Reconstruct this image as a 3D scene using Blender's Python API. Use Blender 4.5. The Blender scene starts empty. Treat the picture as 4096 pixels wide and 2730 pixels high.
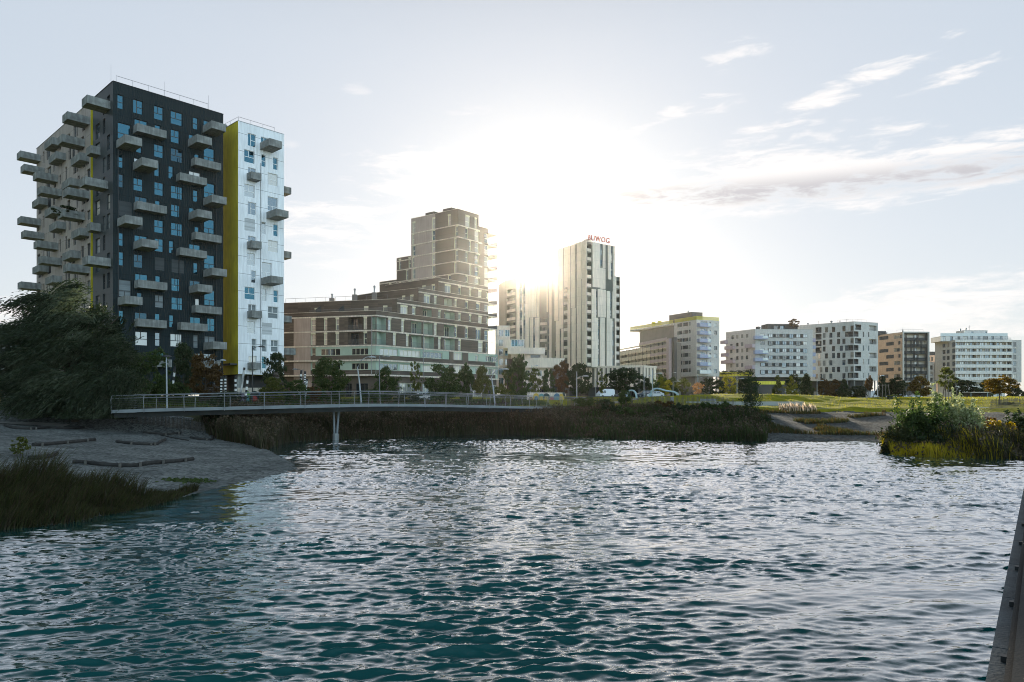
import bpy, math, random
import numpy as np
from math import radians, sin, cos, tan, pi, hypot, atan2
from mathutils import Vector, Matrix

random.seed(7)
RNG = np.random.default_rng(11)
SC = bpy.context.scene
COL = SC.collection

# ------------------------------------------------------------------ survey of the place
# A view direction of the photograph is given by the pixel (px, py) of the 4096 wide frame.
F, CX, HY, CAMZ = 2844.0, 2048.0, 1606.0, 3.6


def at(px, py, Y):
    return Vector(((px - CX) / F * Y, Y, CAMZ + (HY - py) / F * Y))


def dpx(x):      # picture measured at 2353 px width -> 4096
    return x * 4096 / 2353.0


# ------------------------------------------------------------------ object helpers
def tag(o, label=None, cat=None, group=None, kind=None):
    if label: o['label'] = label
    if cat: o['category'] = cat
    if group: o['group'] = group
    if kind: o['kind'] = kind
    return o


def empty(name, loc, rz=0.0):
    o = bpy.data.objects.new(name, None)
    o.empty_display_size = 0.5
    o.location = loc
    o.rotation_euler = (0, 0, rz)
    COL.objects.link(o)
    return o


def link(name, me, parent=None, loc=None, rz=None):
    o = bpy.data.objects.new(name, me)
    COL.objects.link(o)
    if parent is not None:
        o.parent = parent
    if loc is not None:
        o.location = loc
    if rz is not None:
        o.rotation_euler = (0, 0, rz)
    return o


def children_of(o):
    return list(o.children)


def copy_tree(o, parent=None):
    c = o.copy()
    COL.objects.link(c)
    c.parent = parent
    for ch in list(o.children):
        copy_tree(ch, c)
    return c


class MB:
    """collects quads, boxes and tubes, then links them as one mesh object"""
    def __init__(s):
        s.v = []; s.f = []; s.m = []; s.uv = []; s.mats = []; s.smooth = []

    def mi(s, mat):
        if mat not in s.mats: s.mats.append(mat)
        return s.mats.index(mat)

    def face(s, pts, mat, uv=None, smooth=False):
        i = len(s.v)
        s.v += [tuple(p) for p in pts]
        s.f.append(tuple(range(i, i + len(pts))))
        s.m.append(s.mi(mat))
        s.uv.append(uv if uv else [(p[0] + p[1], p[2]) for p in pts])
        s.smooth.append(smooth)

    def hexa(s, b, t, mat, faces='all'):
        # b, t: four bottom and four top points, counterclockwise from above
        s.face([b[3], b[2], b[1], b[0]], mat)
        s.face(t, mat)
        for i in range(4):
            j = (i + 1) % 4
            L = (Vector(b[j]) - Vector(b[i])).length
            s.face([b[i], b[j], t[j], t[i]], mat, [(0, b[i][2]), (L, b[j][2]), (L, t[j][2]), (0, t[i][2])])

    def box(s, x0, x1, y0, y1, z0, z1, mat):
        b = [(x0, y0, z0), (x1, y0, z0), (x1, y1, z0), (x0, y1, z0)]
        t = [(p[0], p[1], z1) for p in b]
        s.hexa(b, t, mat)

    def obox(s, O, u, n, u0, u1, d0, d1, z0, z1, mat):
        """box in a facade frame: u along, d along outward normal n, z up"""
        P = lambda a, d, z: (O[0] + u[0] * a + n[0] * d, O[1] + u[1] * a + n[1] * d, z)
        b = [P(u0, d1, z0), P(u1, d1, z0), P(u1, d0, z0), P(u0, d0, z0)]
        t = [P(u0, d1, z1), P(u1, d1, z1), P(u1, d0, z1), P(u0, d0, z1)]
        s.hexa(b, t, mat)

    def tube(s, pts, r, mat, n=6, cap=True):
        pts = [Vector(p) for p in pts]
        if not hasattr(r, '__len__'): r = [r] * len(pts)
        rings = []
        for i, p in enumerate(pts):
            a = pts[max(i - 1, 0)]; b = pts[min(i + 1, len(pts) - 1)]
            d = (b - a).normalized()
            ref = Vector((0, 0, 1)) if abs(d.z) < 0.9 else Vector((1, 0, 0))
            x = d.cross(ref).normalized(); y = x.cross(d).normalized()
            rings.append([p + (x * cos(2 * pi * k / n) + y * sin(2 * pi * k / n)) * r[i] for k in range(n)])
        for i in range(len(pts) - 1):
            for k in range(n):
                k2 = (k + 1) % n
                s.face([rings[i][k2], rings[i][k], rings[i + 1][k], rings[i + 1][k2]], mat, smooth=True)
        if cap:
            s.face(rings[0], mat); s.face(rings[-1][::-1], mat)

    def prism(s, foot, z0, z1, mat, top=True, bottom=True):
        n = len(foot)
        for i in range(n):
            a, b = foot[i], foot[(i + 1) % n]
            L = hypot(b[0] - a[0], b[1] - a[1])
            s.face([(a[0], a[1], z0), (b[0], b[1], z0), (b[0], b[1], z1), (a[0], a[1], z1)], mat,
                   [(0, z0), (L, z0), (L, z1), (0, z1)])
        if top: s.face([(p[0], p[1], z1) for p in foot], mat)
        if bottom: s.face([(p[0], p[1], z0) for p in foot[::-1]], mat)

    def mesh(s, name, off=(0, 0, 0)):
        me = bpy.data.meshes.new(name)
        vs = [(v[0] - off[0], v[1] - off[1], v[2] - off[2]) for v in s.v]
        me.from_pydata(vs, [], s.f)
        for m in s.mats: me.materials.append(m)
        me.polygons.foreach_set('material_index', s.m)
        me.polygons.foreach_set('use_smooth', s.smooth)
        ul = me.uv_layers.new(name='UVMap')
        flat = [c for f in s.uv for p in f for c in p]
        ul.data.foreach_set('uv', flat)
        me.update()
        return me

    def build(s, name, parent=None, off=None):
        o = (0, 0, 0)
        if off is not None: o = off
        elif parent is not None: o = parent.location
        return link(name, s.mesh(name, o), parent)


def np_mesh(name, verts, faces, mats, midx=None, smooth=False):
    """verts (N,3), faces (M,k) arrays -> mesh"""
    me = bpy.data.meshes.new(name)
    verts = np.asarray(verts, np.float32); faces = np.asarray(faces, np.int32)
    M, k = faces.shape
    me.vertices.add(len(verts)); me.vertices.foreach_set('co', verts.ravel())
    me.loops.add(M * k); me.loops.foreach_set('vertex_index', faces.ravel())
    me.polygons.add(M)
    me.polygons.foreach_set('loop_start', np.arange(0, M * k, k, dtype=np.int32))
    me.polygons.foreach_set('loop_total', np.full(M, k, np.int32))
    for m in mats: me.materials.append(m)
    if midx is not None: me.polygons.foreach_set('material_index', np.asarray(midx, np.int32))
    me.polygons.foreach_set('use_smooth', np.full(M, smooth, bool))
    me.update(calc_edges=True)
    me.validate()
    return me


# ------------------------------------------------------------------ materials
def nmat(name):
    m = bpy.data.materials.new(name)
    m.use_nodes = True
    nt = m.node_tree
    b = nt.nodes['Principled BSDF']
    return m, nt, b


def rgb(c):
    return (c[0], c[1], c[2], 1.0)


def pm(name, col, rough=0.7, metal=0.0, var=0.15, scale=1.5, bump=0.0, bscale=20.0, ior=1.45, detail=4.0, col2=None, sheen=0.0):
    """principled with noise variation of its colour and a noise bump (object space, metres)"""
    m, nt, b = nmat(name)
    N = nt.nodes; L = nt.links
    tc = N.new('ShaderNodeTexCoord')
    nz = N.new('ShaderNodeTexNoise'); nz.inputs['Scale'].default_value = scale; nz.inputs['Detail'].default_value = detail
    L.new(tc.outputs['Object'], nz.inputs['Vector'])
    mx = N.new('ShaderNodeMix'); mx.data_type = 'RGBA'
    c2 = col2 if col2 else [c * (1 - var) for c in col]
    c1 = col if col2 else [min(1, c * (1 + var)) for c in col]
    mx.inputs['A'].default_value = rgb(c1); mx.inputs['B'].default_value = rgb(c2)
    rp = N.new('ShaderNodeMapRange'); rp.inputs['From Min'].default_value = 0.35; rp.inputs['From Max'].default_value = 0.65
    L.new(nz.outputs['Fac'], rp.inputs['Value']); L.new(rp.outputs['Result'], mx.inputs['Factor'])
    L.new(mx.outputs['Result'], b.inputs['Base Color'])
    b.inputs['Roughness'].default_value = rough
    b.inputs['Metallic'].default_value = metal
    b.inputs['IOR'].default_value = ior
    if bump > 0:
        n2 = N.new('ShaderNodeTexNoise'); n2.inputs['Scale'].default_value = bscale; n2.inputs['Detail'].default_value = 5
        L.new(tc.outputs['Object'], n2.inputs['Vector'])
        bp = N.new('ShaderNodeBump'); bp.inputs['Strength'].default_value = bump; bp.inputs['Distance'].default_value = 0.05
        L.new(n2.outputs['Fac'], bp.inputs['Height']); L.new(bp.outputs['Normal'], b.inputs['Normal'])
    return m


def streaks(m, amount=.45):
    """rain streaks and stains running down a wall"""
    nt = m.node_tree; N = nt.nodes; L = nt.links; b = N['Principled BSDF']
    src = b.inputs['Base Color'].links[0].from_socket
    tc = N.new('ShaderNodeTexCoord'); mp = N.new('ShaderNodeMapping'); mp.inputs['Scale'].default_value = (3.2, 3.2, .32)
    L.new(tc.outputs['Object'], mp.inputs['Vector'])
    n = N.new('ShaderNodeTexNoise'); n.inputs['Scale'].default_value = 1.0; n.inputs['Detail'].default_value = 6; n.inputs['Roughness'].default_value = .65
    L.new(mp.outputs['Vector'], n.inputs['Vector'])
    r = N.new('ShaderNodeMapRange'); r.inputs['From Min'].default_value = .38; r.inputs['From Max'].default_value = .64; r.inputs['To Min'].default_value = 1 - amount; r.inputs['To Max'].default_value = 1.08
    L.new(n.outputs['Fac'], r.inputs['Value'])
    x = N.new('ShaderNodeMix'); x.data_type = 'RGBA'; x.blend_type = 'MULTIPLY'; x.inputs['Factor'].default_value = 1
    L.new(src, x.inputs['A']); L.new(r.outputs['Result'], x.inputs['B']); L.new(x.outputs['Result'], b.inputs['Base Color'])


def clad(name, col, rib=0.0, seam_u=0.0, seam_v=0.0, seam_w=0.03, rough=0.5, voff=0.0, var=0.1, seamcol=0.35, planks=0.0, metal=0.0, brick=False, spec=.35):
    """facade cladding in metres of the UV map: vertical ribs, panel joints, planks or bricks"""
    m, nt, b = nmat(name)
    N = nt.nodes; L = nt.links

    def math(op, a, bb=None, c=None):
        n = N.new('ShaderNodeMath'); n.operation = op
        for i, x in enumerate((a, bb, c)):
            if x is None: continue
            if hasattr(x, 'is_linked') or hasattr(x, 'links'): L.new(x, n.inputs[i])
            else: n.inputs[i].default_value = x
        return n.outputs[0]
    tc = N.new('ShaderNodeTexCoord'); sp = N.new('ShaderNodeSeparateXYZ')
    L.new(tc.outputs['UV'], sp.inputs['Vector'])
    U, V = sp.outputs['X'], sp.outputs['Y']
    nz = N.new('ShaderNodeTexNoise'); nz.inputs['Scale'].default_value = 0.35; nz.inputs['Detail'].default_value = 6
    L.new(tc.outputs['Object'], nz.inputs['Vector'])
    mx = N.new('ShaderNodeMix'); mx.data_type = 'RGBA'
    mx.inputs['A'].default_value = rgb([min(1, c * (1 + var)) for c in col]); mx.inputs['B'].default_value = rgb([c * (1 - var) for c in col])
    rp = N.new('ShaderNodeMapRange'); rp.inputs['From Min'].default_value = 0.3; rp.inputs['From Max'].default_value = 0.7
    L.new(nz.outputs['Fac'], rp.inputs['Value']); L.new(rp.outputs['Result'], mx.inputs['Factor'])
    out = mx.outputs['Result']
    seam = None
    for (S, c, off) in ((seam_u, U, 0.0), (seam_v, V, voff)):
        if S > 0:
            f = math('FRACT', math('DIVIDE', math('SUBTRACT', c, off), S))
            s = math('LESS_THAN', f, seam_w / S)
            seam = s if seam is None else math('MAXIMUM', seam, s)
    h = None
    if planks > 0:
        f = math('FRACT', math('DIVIDE', V, planks))
        s = math('LESS_THAN', f, 0.14)
        s = math('MULTIPLY', s, 0.6)
        seam = s if seam is None else math('MAXIMUM', seam, s)
        wn = N.new('ShaderNodeTexWhiteNoise'); wn.noise_dimensions = '2D'
        cb = N.new('ShaderNodeCombineXYZ')
        L.new(math('FLOOR', math('DIVIDE', V, planks)), cb.inputs['X']); L.new(math('FLOOR', math('DIVIDE', U, 3.1)), cb.inputs['Y'])
        L.new(cb.outputs['Vector'], wn.inputs['Vector'])
        m3 = N.new('ShaderNodeMix'); m3.data_type = 'RGBA'; m3.blend_type = 'MULTIPLY'; m3.inputs['Factor'].default_value = 0.5
        L.new(out, m3.inputs['A']); L.new(wn.outputs['Value'], m3.inputs['B'])
        g = N.new('ShaderNodeMapRange'); g.inputs['To Min'].default_value = 0.4; g.inputs['To Max'].default_value = 1.3
        L.new(wn.outputs['Value'], g.inputs['Value']); L.new(g.outputs['Result'], m3.inputs['B'])
        out = m3.outputs['Result']
    if brick:
        bt = N.new('ShaderNodeTexBrick'); bt.inputs['Scale'].default_value = 1.0
        bt.inputs['Brick Width'].default_value = 0.5; bt.inputs['Row Height'].default_value = 0.16
        bt.inputs['Mortar Size'].default_value = 0.012
        bt.inputs['Color1'].default_value = (1, 1, 1, 1); bt.inputs['Color2'].default_value = (0.82, 0.82, 0.82, 1); bt.inputs['Mortar'].default_value = (0.7, 0.7, 0.7, 1)
        L.new(tc.outputs['UV'], bt.inputs['Vector'])
        m3 = N.new('ShaderNodeMix'); m3.data_type = 'RGBA'; m3.blend_type = 'MULTIPLY'; m3.inputs['Factor'].default_value = 1.0
        L.new(out, m3.inputs['A']); L.new(bt.outputs['Color'], m3.inputs['B']); out = m3.outputs['Result']
    if seam is not None:
        m2 = N.new('ShaderNodeMix'); m2.data_type = 'RGBA'
        L.new(out, m2.inputs['A']); m2.inputs['B'].default_value = rgb([c * seamcol for c in col])
        L.new(seam, m2.inputs['Factor'])
        out = m2.outputs['Result']
    L.new(out, b.inputs['Base Color'])
    b.inputs['Roughness'].default_value = rough
    b.inputs['Metallic'].default_value = metal
    b.inputs['Specular IOR Level'].default_value = spec
    if rib > 0:
        w = math('SINE', math('MULTIPLY', U, 2 * pi / rib))
        bp = N.new('ShaderNodeBump'); bp.inputs['Strength'].default_value = 0.45; bp.inputs['Distance'].default_value = rib * 0.16
        L.new(w, bp.inputs['Height']); L.new(bp.outputs['Normal'], b.inputs['Normal'])
    return m


def glass(name, tint=(0.05, 0.09, 0.11), refl=0.42, rough=0.04, scale=0.4, metal=0.0):
    """coated window glass in front of a dark room"""
    m, nt, b = nmat(name)
    N = nt.nodes; L = nt.links
    tc = N.new('ShaderNodeTexCoord')
    nz = N.new('ShaderNodeTexNoise'); nz.inputs['Scale'].default_value = 0.6; nz.inputs['Detail'].default_value = 2
    L.new(tc.outputs['Object'], nz.inputs['Vector'])
    bp = N.new('ShaderNodeBump'); bp.inputs['Strength'].default_value = 0.05; bp.inputs['Distance'].default_value = 0.05
    L.new(nz.outputs['Fac'], bp.inputs['Height']); L.new(bp.outputs['Normal'], b.inputs['Normal'])
    b.inputs['Base Color'].default_value = rgb(tint)
    b.inputs['Roughness'].default_value = rough
    b.inputs['IOR'].default_value = 1.0 + refl * 2.9
    b.inputs['Metallic'].default_value = metal
    return m


def leafmat(name, col, col2, trans=0.45, rough=0.55):
    m, nt, b = nmat(name)
    N = nt.nodes; L = nt.links
    tc = N.new('ShaderNodeTexCoord')
    ge = N.new('ShaderNodeNewGeometry')
    mx = N.new('ShaderNodeMix'); mx.data_type = 'RGBA'
    mx.inputs['A'].default_value = rgb(col); mx.inputs['B'].default_value = rgb(col2)
    L.new(ge.outputs['Random Per Island'], mx.inputs['Factor'])
    L.new(mx.outputs['Result'], b.inputs['Base Color'])
    b.inputs['Roughness'].default_value = rough; b.inputs['Specular IOR Level'].default_value = .25
    tr = N.new('ShaderNodeBsdfTranslucent')
    hs = N.new('ShaderNodeHueSaturation'); hs.inputs['Saturation'].default_value = 1.15; hs.inputs['Value'].default_value = 1.5
    L.new(mx.outputs['Result'], hs.inputs['Color']); L.new(hs.outputs['Color'], tr.inputs['Color'])
    sh = N.new('ShaderNodeMixShader'); sh.inputs['Fac'].default_value = trans
    L.new(b.outputs['BSDF'], sh.inputs[1]); L.new(tr.outputs['BSDF'], sh.inputs[2])
    L.new(sh.outputs['Shader'], N['Material Output'].inputs['Surface'])
    return m


M = {}
M['concrete'] = pm('board marked concrete', (0.215, 0.225, 0.215), 0.85, var=0.26, scale=0.9, bump=0.35, bscale=9)
M['concrete_dark'] = pm('weathered concrete', (0.24, 0.25, 0.245), 0.85, var=0.25, scale=0.8, bump=0.3)
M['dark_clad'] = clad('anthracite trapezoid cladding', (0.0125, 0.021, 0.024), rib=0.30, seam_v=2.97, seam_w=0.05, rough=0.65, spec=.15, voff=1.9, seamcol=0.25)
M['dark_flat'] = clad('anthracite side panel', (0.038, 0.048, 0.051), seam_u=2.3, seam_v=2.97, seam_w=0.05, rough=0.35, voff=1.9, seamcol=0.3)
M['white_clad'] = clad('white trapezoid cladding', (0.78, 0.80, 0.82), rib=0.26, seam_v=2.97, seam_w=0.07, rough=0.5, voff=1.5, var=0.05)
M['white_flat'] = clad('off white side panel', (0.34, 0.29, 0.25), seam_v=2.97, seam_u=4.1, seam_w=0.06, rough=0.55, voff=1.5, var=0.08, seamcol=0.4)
M['yellow'] = pm('yellow render', (0.50, 0.42, 0.018), 0.8, var=0.1, scale=0.5, bump=0.15, bscale=30)
M['roof'] = pm('roof gravel', (0.22, 0.215, 0.2), 0.9, var=0.3, scale=3, bump=0.4)
M['dark_frame'] = pm('dark window frame', (0.03, 0.034, 0.036), 0.45, var=0.1)
M['white_frame'] = pm('white window frame', (0.72, 0.73, 0.72), 0.4, var=0.05)
M['cream_frame'] = pm('cream window frame', (0.60, 0.58, 0.43), 0.5, var=0.08)
M['glass'] = glass('solar coated window glass', (.010, .068, .098), .5, metal=.85)
M['glass_deep'] = glass('deep blue window glass', (.006, .035, .052), .5, metal=.85)
M['glass_house'] = glass('house window glass', (.07, .10, .12), .5, metal=.5)
M['glass_grey'] = glass('window glass with curtain and sky sheen', (0.20, 0.21, 0.205), 0.5)
M['glass_warm'] = glass('window glass with pale blind and sky sheen', (0.42, 0.39, 0.34), 0.4)
M['glass_dark'] = glass('dark window glass', (0.02, 0.024, 0.026), 0.3)
M['shutter_dark'] = clad('dark roller shutter', (0.035, 0.043, 0.046), planks=0.09, rough=0.6)
M['shutter_light'] = clad('light roller shutter', (0.50, 0.52, 0.53), planks=0.09, rough=0.6)
M['blind'] = clad('grey slatted blind', (0.16, 0.19, 0.20), planks=0.11, rough=0.5)
M['steel'] = pm('galvanised steel', (0.24, 0.255, 0.26), 0.45, metal=0.6, var=0.12, scale=4)
M['rail_steel'] = pm('thin steel railing', (0.16, 0.17, 0.175), 0.45, metal=0.5, var=0.1)
M['black_metal'] = pm('dark painted metal', (0.025, 0.028, 0.03), 0.5, var=0.2)
M['brown_wood'] = clad('brown timber boarding', (0.098, 0.079, 0.063), planks=0.22, rough=0.8, var=0.18, seamcol=0.3)
M['brown_panel'] = clad('brown facade panel', (0.10, 0.082, 0.066), seam_v=2.97, seam_w=0.05, rough=0.75, var=0.12)
M['pink_render'] = pm('rosy grey render', (0.36, 0.295, 0.255), 0.85, var=0.07, scale=0.4, bump=0.1, bscale=25)
M['mint'] = pm('mint green render', (0.33, 0.42, 0.345), 0.8, var=0.08, scale=0.5, bump=0.1, bscale=25)
M['slab_white'] = pm('pale concrete floor slab', (0.66, 0.59, 0.50), 0.75, var=0.1, scale=0.6)
M['grey_render'] = pm('grey render', (0.20, 0.18, 0.165), 0.85, var=0.1, scale=0.4, bump=0.1)
M['gallery_wall'] = pm('gallery back wall', (.27, .245, .21), .85, var=.1)  # shade inside the galleries is put into this darker colour
M['dark_render'] = pm('dark grey render', (0.05, 0.054, 0.056), 0.8, var=0.12, scale=0.4)
M['white_render'] = pm('white render', (0.70, 0.68, 0.65), 0.85, var=0.05, scale=0.3, bump=0.1, bscale=25)
M['white_panel'] = clad('cream facade panel', (0.70, 0.62, 0.51), seam_u=0.6, seam_v=2.95, seam_w=0.045, rough=0.5, var=0.05, seamcol=0.6)
M['olive_wall'] = pm('olive grey wall', (0.13, 0.125, 0.10), 0.7, var=0.12, scale=0.5)
M['brick_grey'] = clad('pale grey clinker', (0.56, 0.55, 0.53), brick=True, rough=0.85, var=0.06)
M['brick_white'] = clad('whitish clinker', (0.62, 0.58, 0.54), brick=True, rough=0.85, var=0.06)
M['brick_peach'] = clad('peach clinker', (0.60, 0.43, 0.325), brick=True, rough=0.85, var=0.06)
M['lavender'] = pm('lavender balcony panel', (0.34, 0.30, 0.40), 0.6, var=0.08)
M['blue_lav'] = pm('bluish balcony panel', (0.30, 0.33, 0.45), 0.6, var=0.08)
M['rose_panel'] = pm('rosy balcony panel', (0.42, 0.34, 0.37), 0.6, var=0.08)
M['yellow_rail'] = clad('yellow perforated railing', (0.68, 0.60, 0.06), seam_u=1.2, seam_w=0.07, rough=0.6)
M['glass_rail'] = glass('balustrade glass', (0.22, 0.27, 0.27), 0.45)
M['red_letters'] = pm('red sign letters', (0.30, 0.05, 0.03), 0.5, var=0.1)
M['plaster_soft'] = pm('soft white plaster', (0.68, 0.61, 0.52), 0.85, var=0.06, scale=0.3)

for k_, a_ in (('concrete', .32), ('white_clad', .10), ('white_flat', .22), ('yellow', .2), ('dark_flat', .3), ('pink_render', .15), ('slab_white', .3), ('white_render', .14), ('white_panel', .14), ('brick_white', .1), ('brick_grey', .1), ('brick_peach', .1), ('plaster_soft', .16)):
    streaks(M[k_], a_)
# ------------------------------------------------------------------ facade builder
class Vol:
    def __init__(s, b, foot, z0, z1, mats, name='wall', top=True, bottom=True, roofmat=None, parapet=0.35):
        s.b = b; s.foot = [Vector((p[0], p[1])) for p in foot]; s.z0 = z0; s.z1 = z1
        s.mats = mats if isinstance(mats, (list, tuple)) else [mats] * len(foot)
        s.holes = {i: [] for i in range(len(foot))}
        s.name = name; s.top = top; s.bottom = bottom
        s.roofmat = roofmat or M['roof']; s.parapet = parapet
        b.vols.append(s)

    def fac(s, i):
        return Fac(s, i)

    def finish(s):
        m = MB(); n = len(s.foot)
        for i in range(n):
            A = s.foot[i]; B = s.foot[(i + 1) % n]
            W = (B - A).length; u = (B - A) / W; inn = Vector((-u.y, u.x)); mat = s.mats[i]
            P = lambda a, z, d=0.0: (A.x + u.x * a + inn.x * d, A.y + u.y * a + inn.y * d, z)
            hs = []
            for (u0, v0, u1, v1, dep, rm) in s.holes[i]:
                u0 = max(u0, 0.02); u1 = min(u1, W - 0.02); v0 = max(v0, s.z0 + 0.02); v1 = min(v1, s.z1 - 0.02)
                if u1 - u0 > 0.05 and v1 - v0 > 0.05: hs.append((u0, v0, u1, v1, dep, rm))
            vs = sorted(set([s.z0, s.z1] + [h[1] for h in hs] + [h[3] for h in hs]))
            for a, b in zip(vs[:-1], vs[1:]):
                if b - a < 1e-5: continue
                mid = (a + b) / 2
                spans = sorted([(h[0], h[2]) for h in hs if h[1] < mid < h[3]])
                x = 0.0
                for (p, q) in spans + [(W, W)]:
                    if p - x > 1e-4:
                        m.face([P(x, a), P(p, a), P(p, b), P(x, b)], mat, [(x, a), (p, a), (p, b), (x, b)])
                    x = max(x, q)
            for (u0, v0, u1, v1, dep, rm) in hs:
                rmat = rm or mat
                m.face([P(u0, v0), P(u0, v1), P(u0, v1, dep), P(u0, v0, dep)][::-1], rmat)
                m.face([P(u1, v0), P(u1, v0, dep), P(u1, v1, dep), P(u1, v1)][::-1], rmat)
                m.face([P(u0, v0), P(u0, v0, dep), P(u1, v0, dep), P(u1, v0)][::-1], rmat)
                m.face([P(u0, v1), P(u1, v1), P(u1, v1, dep), P(u0, v1, dep)][::-1], rmat)
        if s.top:
            m.face([(p.x, p.y, s.z1 - s.parapet) for p in s.foot], s.roofmat)
        if s.bottom:
            m.face([(p.x, p.y, s.z0) for p in s.foot[::-1]], s.mats[0])
        m.build(s.name, s.b.root)
        if s.top:      # thin metal coping on the parapet
            c = MB(); k = 0.06
            cen = sum(s.foot, Vector((0, 0))) / n
            for i in range(n):
                A = s.foot[i]; B = s.foot[(i + 1) % n]
                u = (B - A).normalized(); nn = Vector((u.y, -u.x)); W = (B - A).length
                c.obox(A, u, nn, -0.02, W - 0.30, -0.28, k, s.z1 + 0.002, s.z1 + 0.07, s.b.coping)
            c.build('coping', s.b.root)


class Bld:
    def __init__(s, name, label, cat, origin, group=None, coping=None):
        s.root = empty(name, origin)
        tag(s.root, label, cat, group)
        s.vols = []; s.coping = coping or M['steel']

    def vol(s, foot, z0, z1, mats, **k):
        return Vol(s, foot, z0, z1, mats, **k)

    def finish(s):
        for v in s.vols: v.finish()


WCACHE = {}


def win_meshes(w, h, style, fm, pm_, depth):
    key = (round(w, 2), round(h, 2), style, fm.name, pm_.name, round(depth, 2))
    if key in WCACHE: return WCACHE[key]
    m = MB(); t = 0.075; y0, y1 = depth - 0.09, depth
    bar = lambda x0, x1, z0, z1: m.box(x0, x1, y0, y1, z0, z1, fm)
    bar(0, t, 0, h); bar(w - t, w, 0, h); bar(t, w - t, 0, t); bar(t, w - t, h - t, h)
    c = 0.05
    if style == 'T':
        zz = h * 0.47; bar(t, w - t, zz - c, zz + c); bar(w * .45 - c, w * .45 + c, zz + c, h - t)
    elif style == 'H':
        zz = h * 0.48; bar(t, w - t, zz - c, zz + c)
    elif style == 'V':
        bar(w * .4 - c, w * .4 + c, t, h - t); zz = h * .48; bar(w * .4 + c, w - t, zz - c, zz + c)
    elif style == 'B':
        zz = h * .36; bar(t, w - t, zz - c, zz + c); bar(w * .5 - c, w * .5 + c, t, zz - c)
    elif style.startswith('N'):
        n = int(style[1:])
        for i in range(1, n): bar(w * i / n - c, w * i / n + c, t, h - t)
    elif style == 'P':      # window with a parapet pane below
        zz = h * .36; bar(t, w - t, zz - c, zz + c)
    fme = m.mesh('window_frame')
    p = MB(); p.box(t * .5, w - t * .5, depth - 0.05, depth - 0.03, t * .5, h - t * .5, pm_)
    pme = p.mesh('window_pane')
    WCACHE[key] = (fme, pme)
    return WCACHE[key]


GL = None


def rnd_glass(dist):
    r = random.random(); acc = 0
    for k, p in dist:
        acc += p
        if r < acc: return M[k]
    return M[dist[-1][0]]


G_BLUE = [('glass', .72), ('glass_deep', .17), ('glass_grey', .08), ('glass_warm', .03)]
G_WHITE = [('glass', .40), ('glass_house', .33), ('glass_grey', .17), ('glass_warm', .1)]
G_STEP = [('glass_house', .3), ('glass_grey', .35), ('glass_warm', .35)]  # paler panes picked here to stand for the bright sky they reflect
G_MIX = [('glass_dark', .35), ('glass_house', .25), ('glass_grey', .25), ('glass_warm', .15)]


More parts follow.
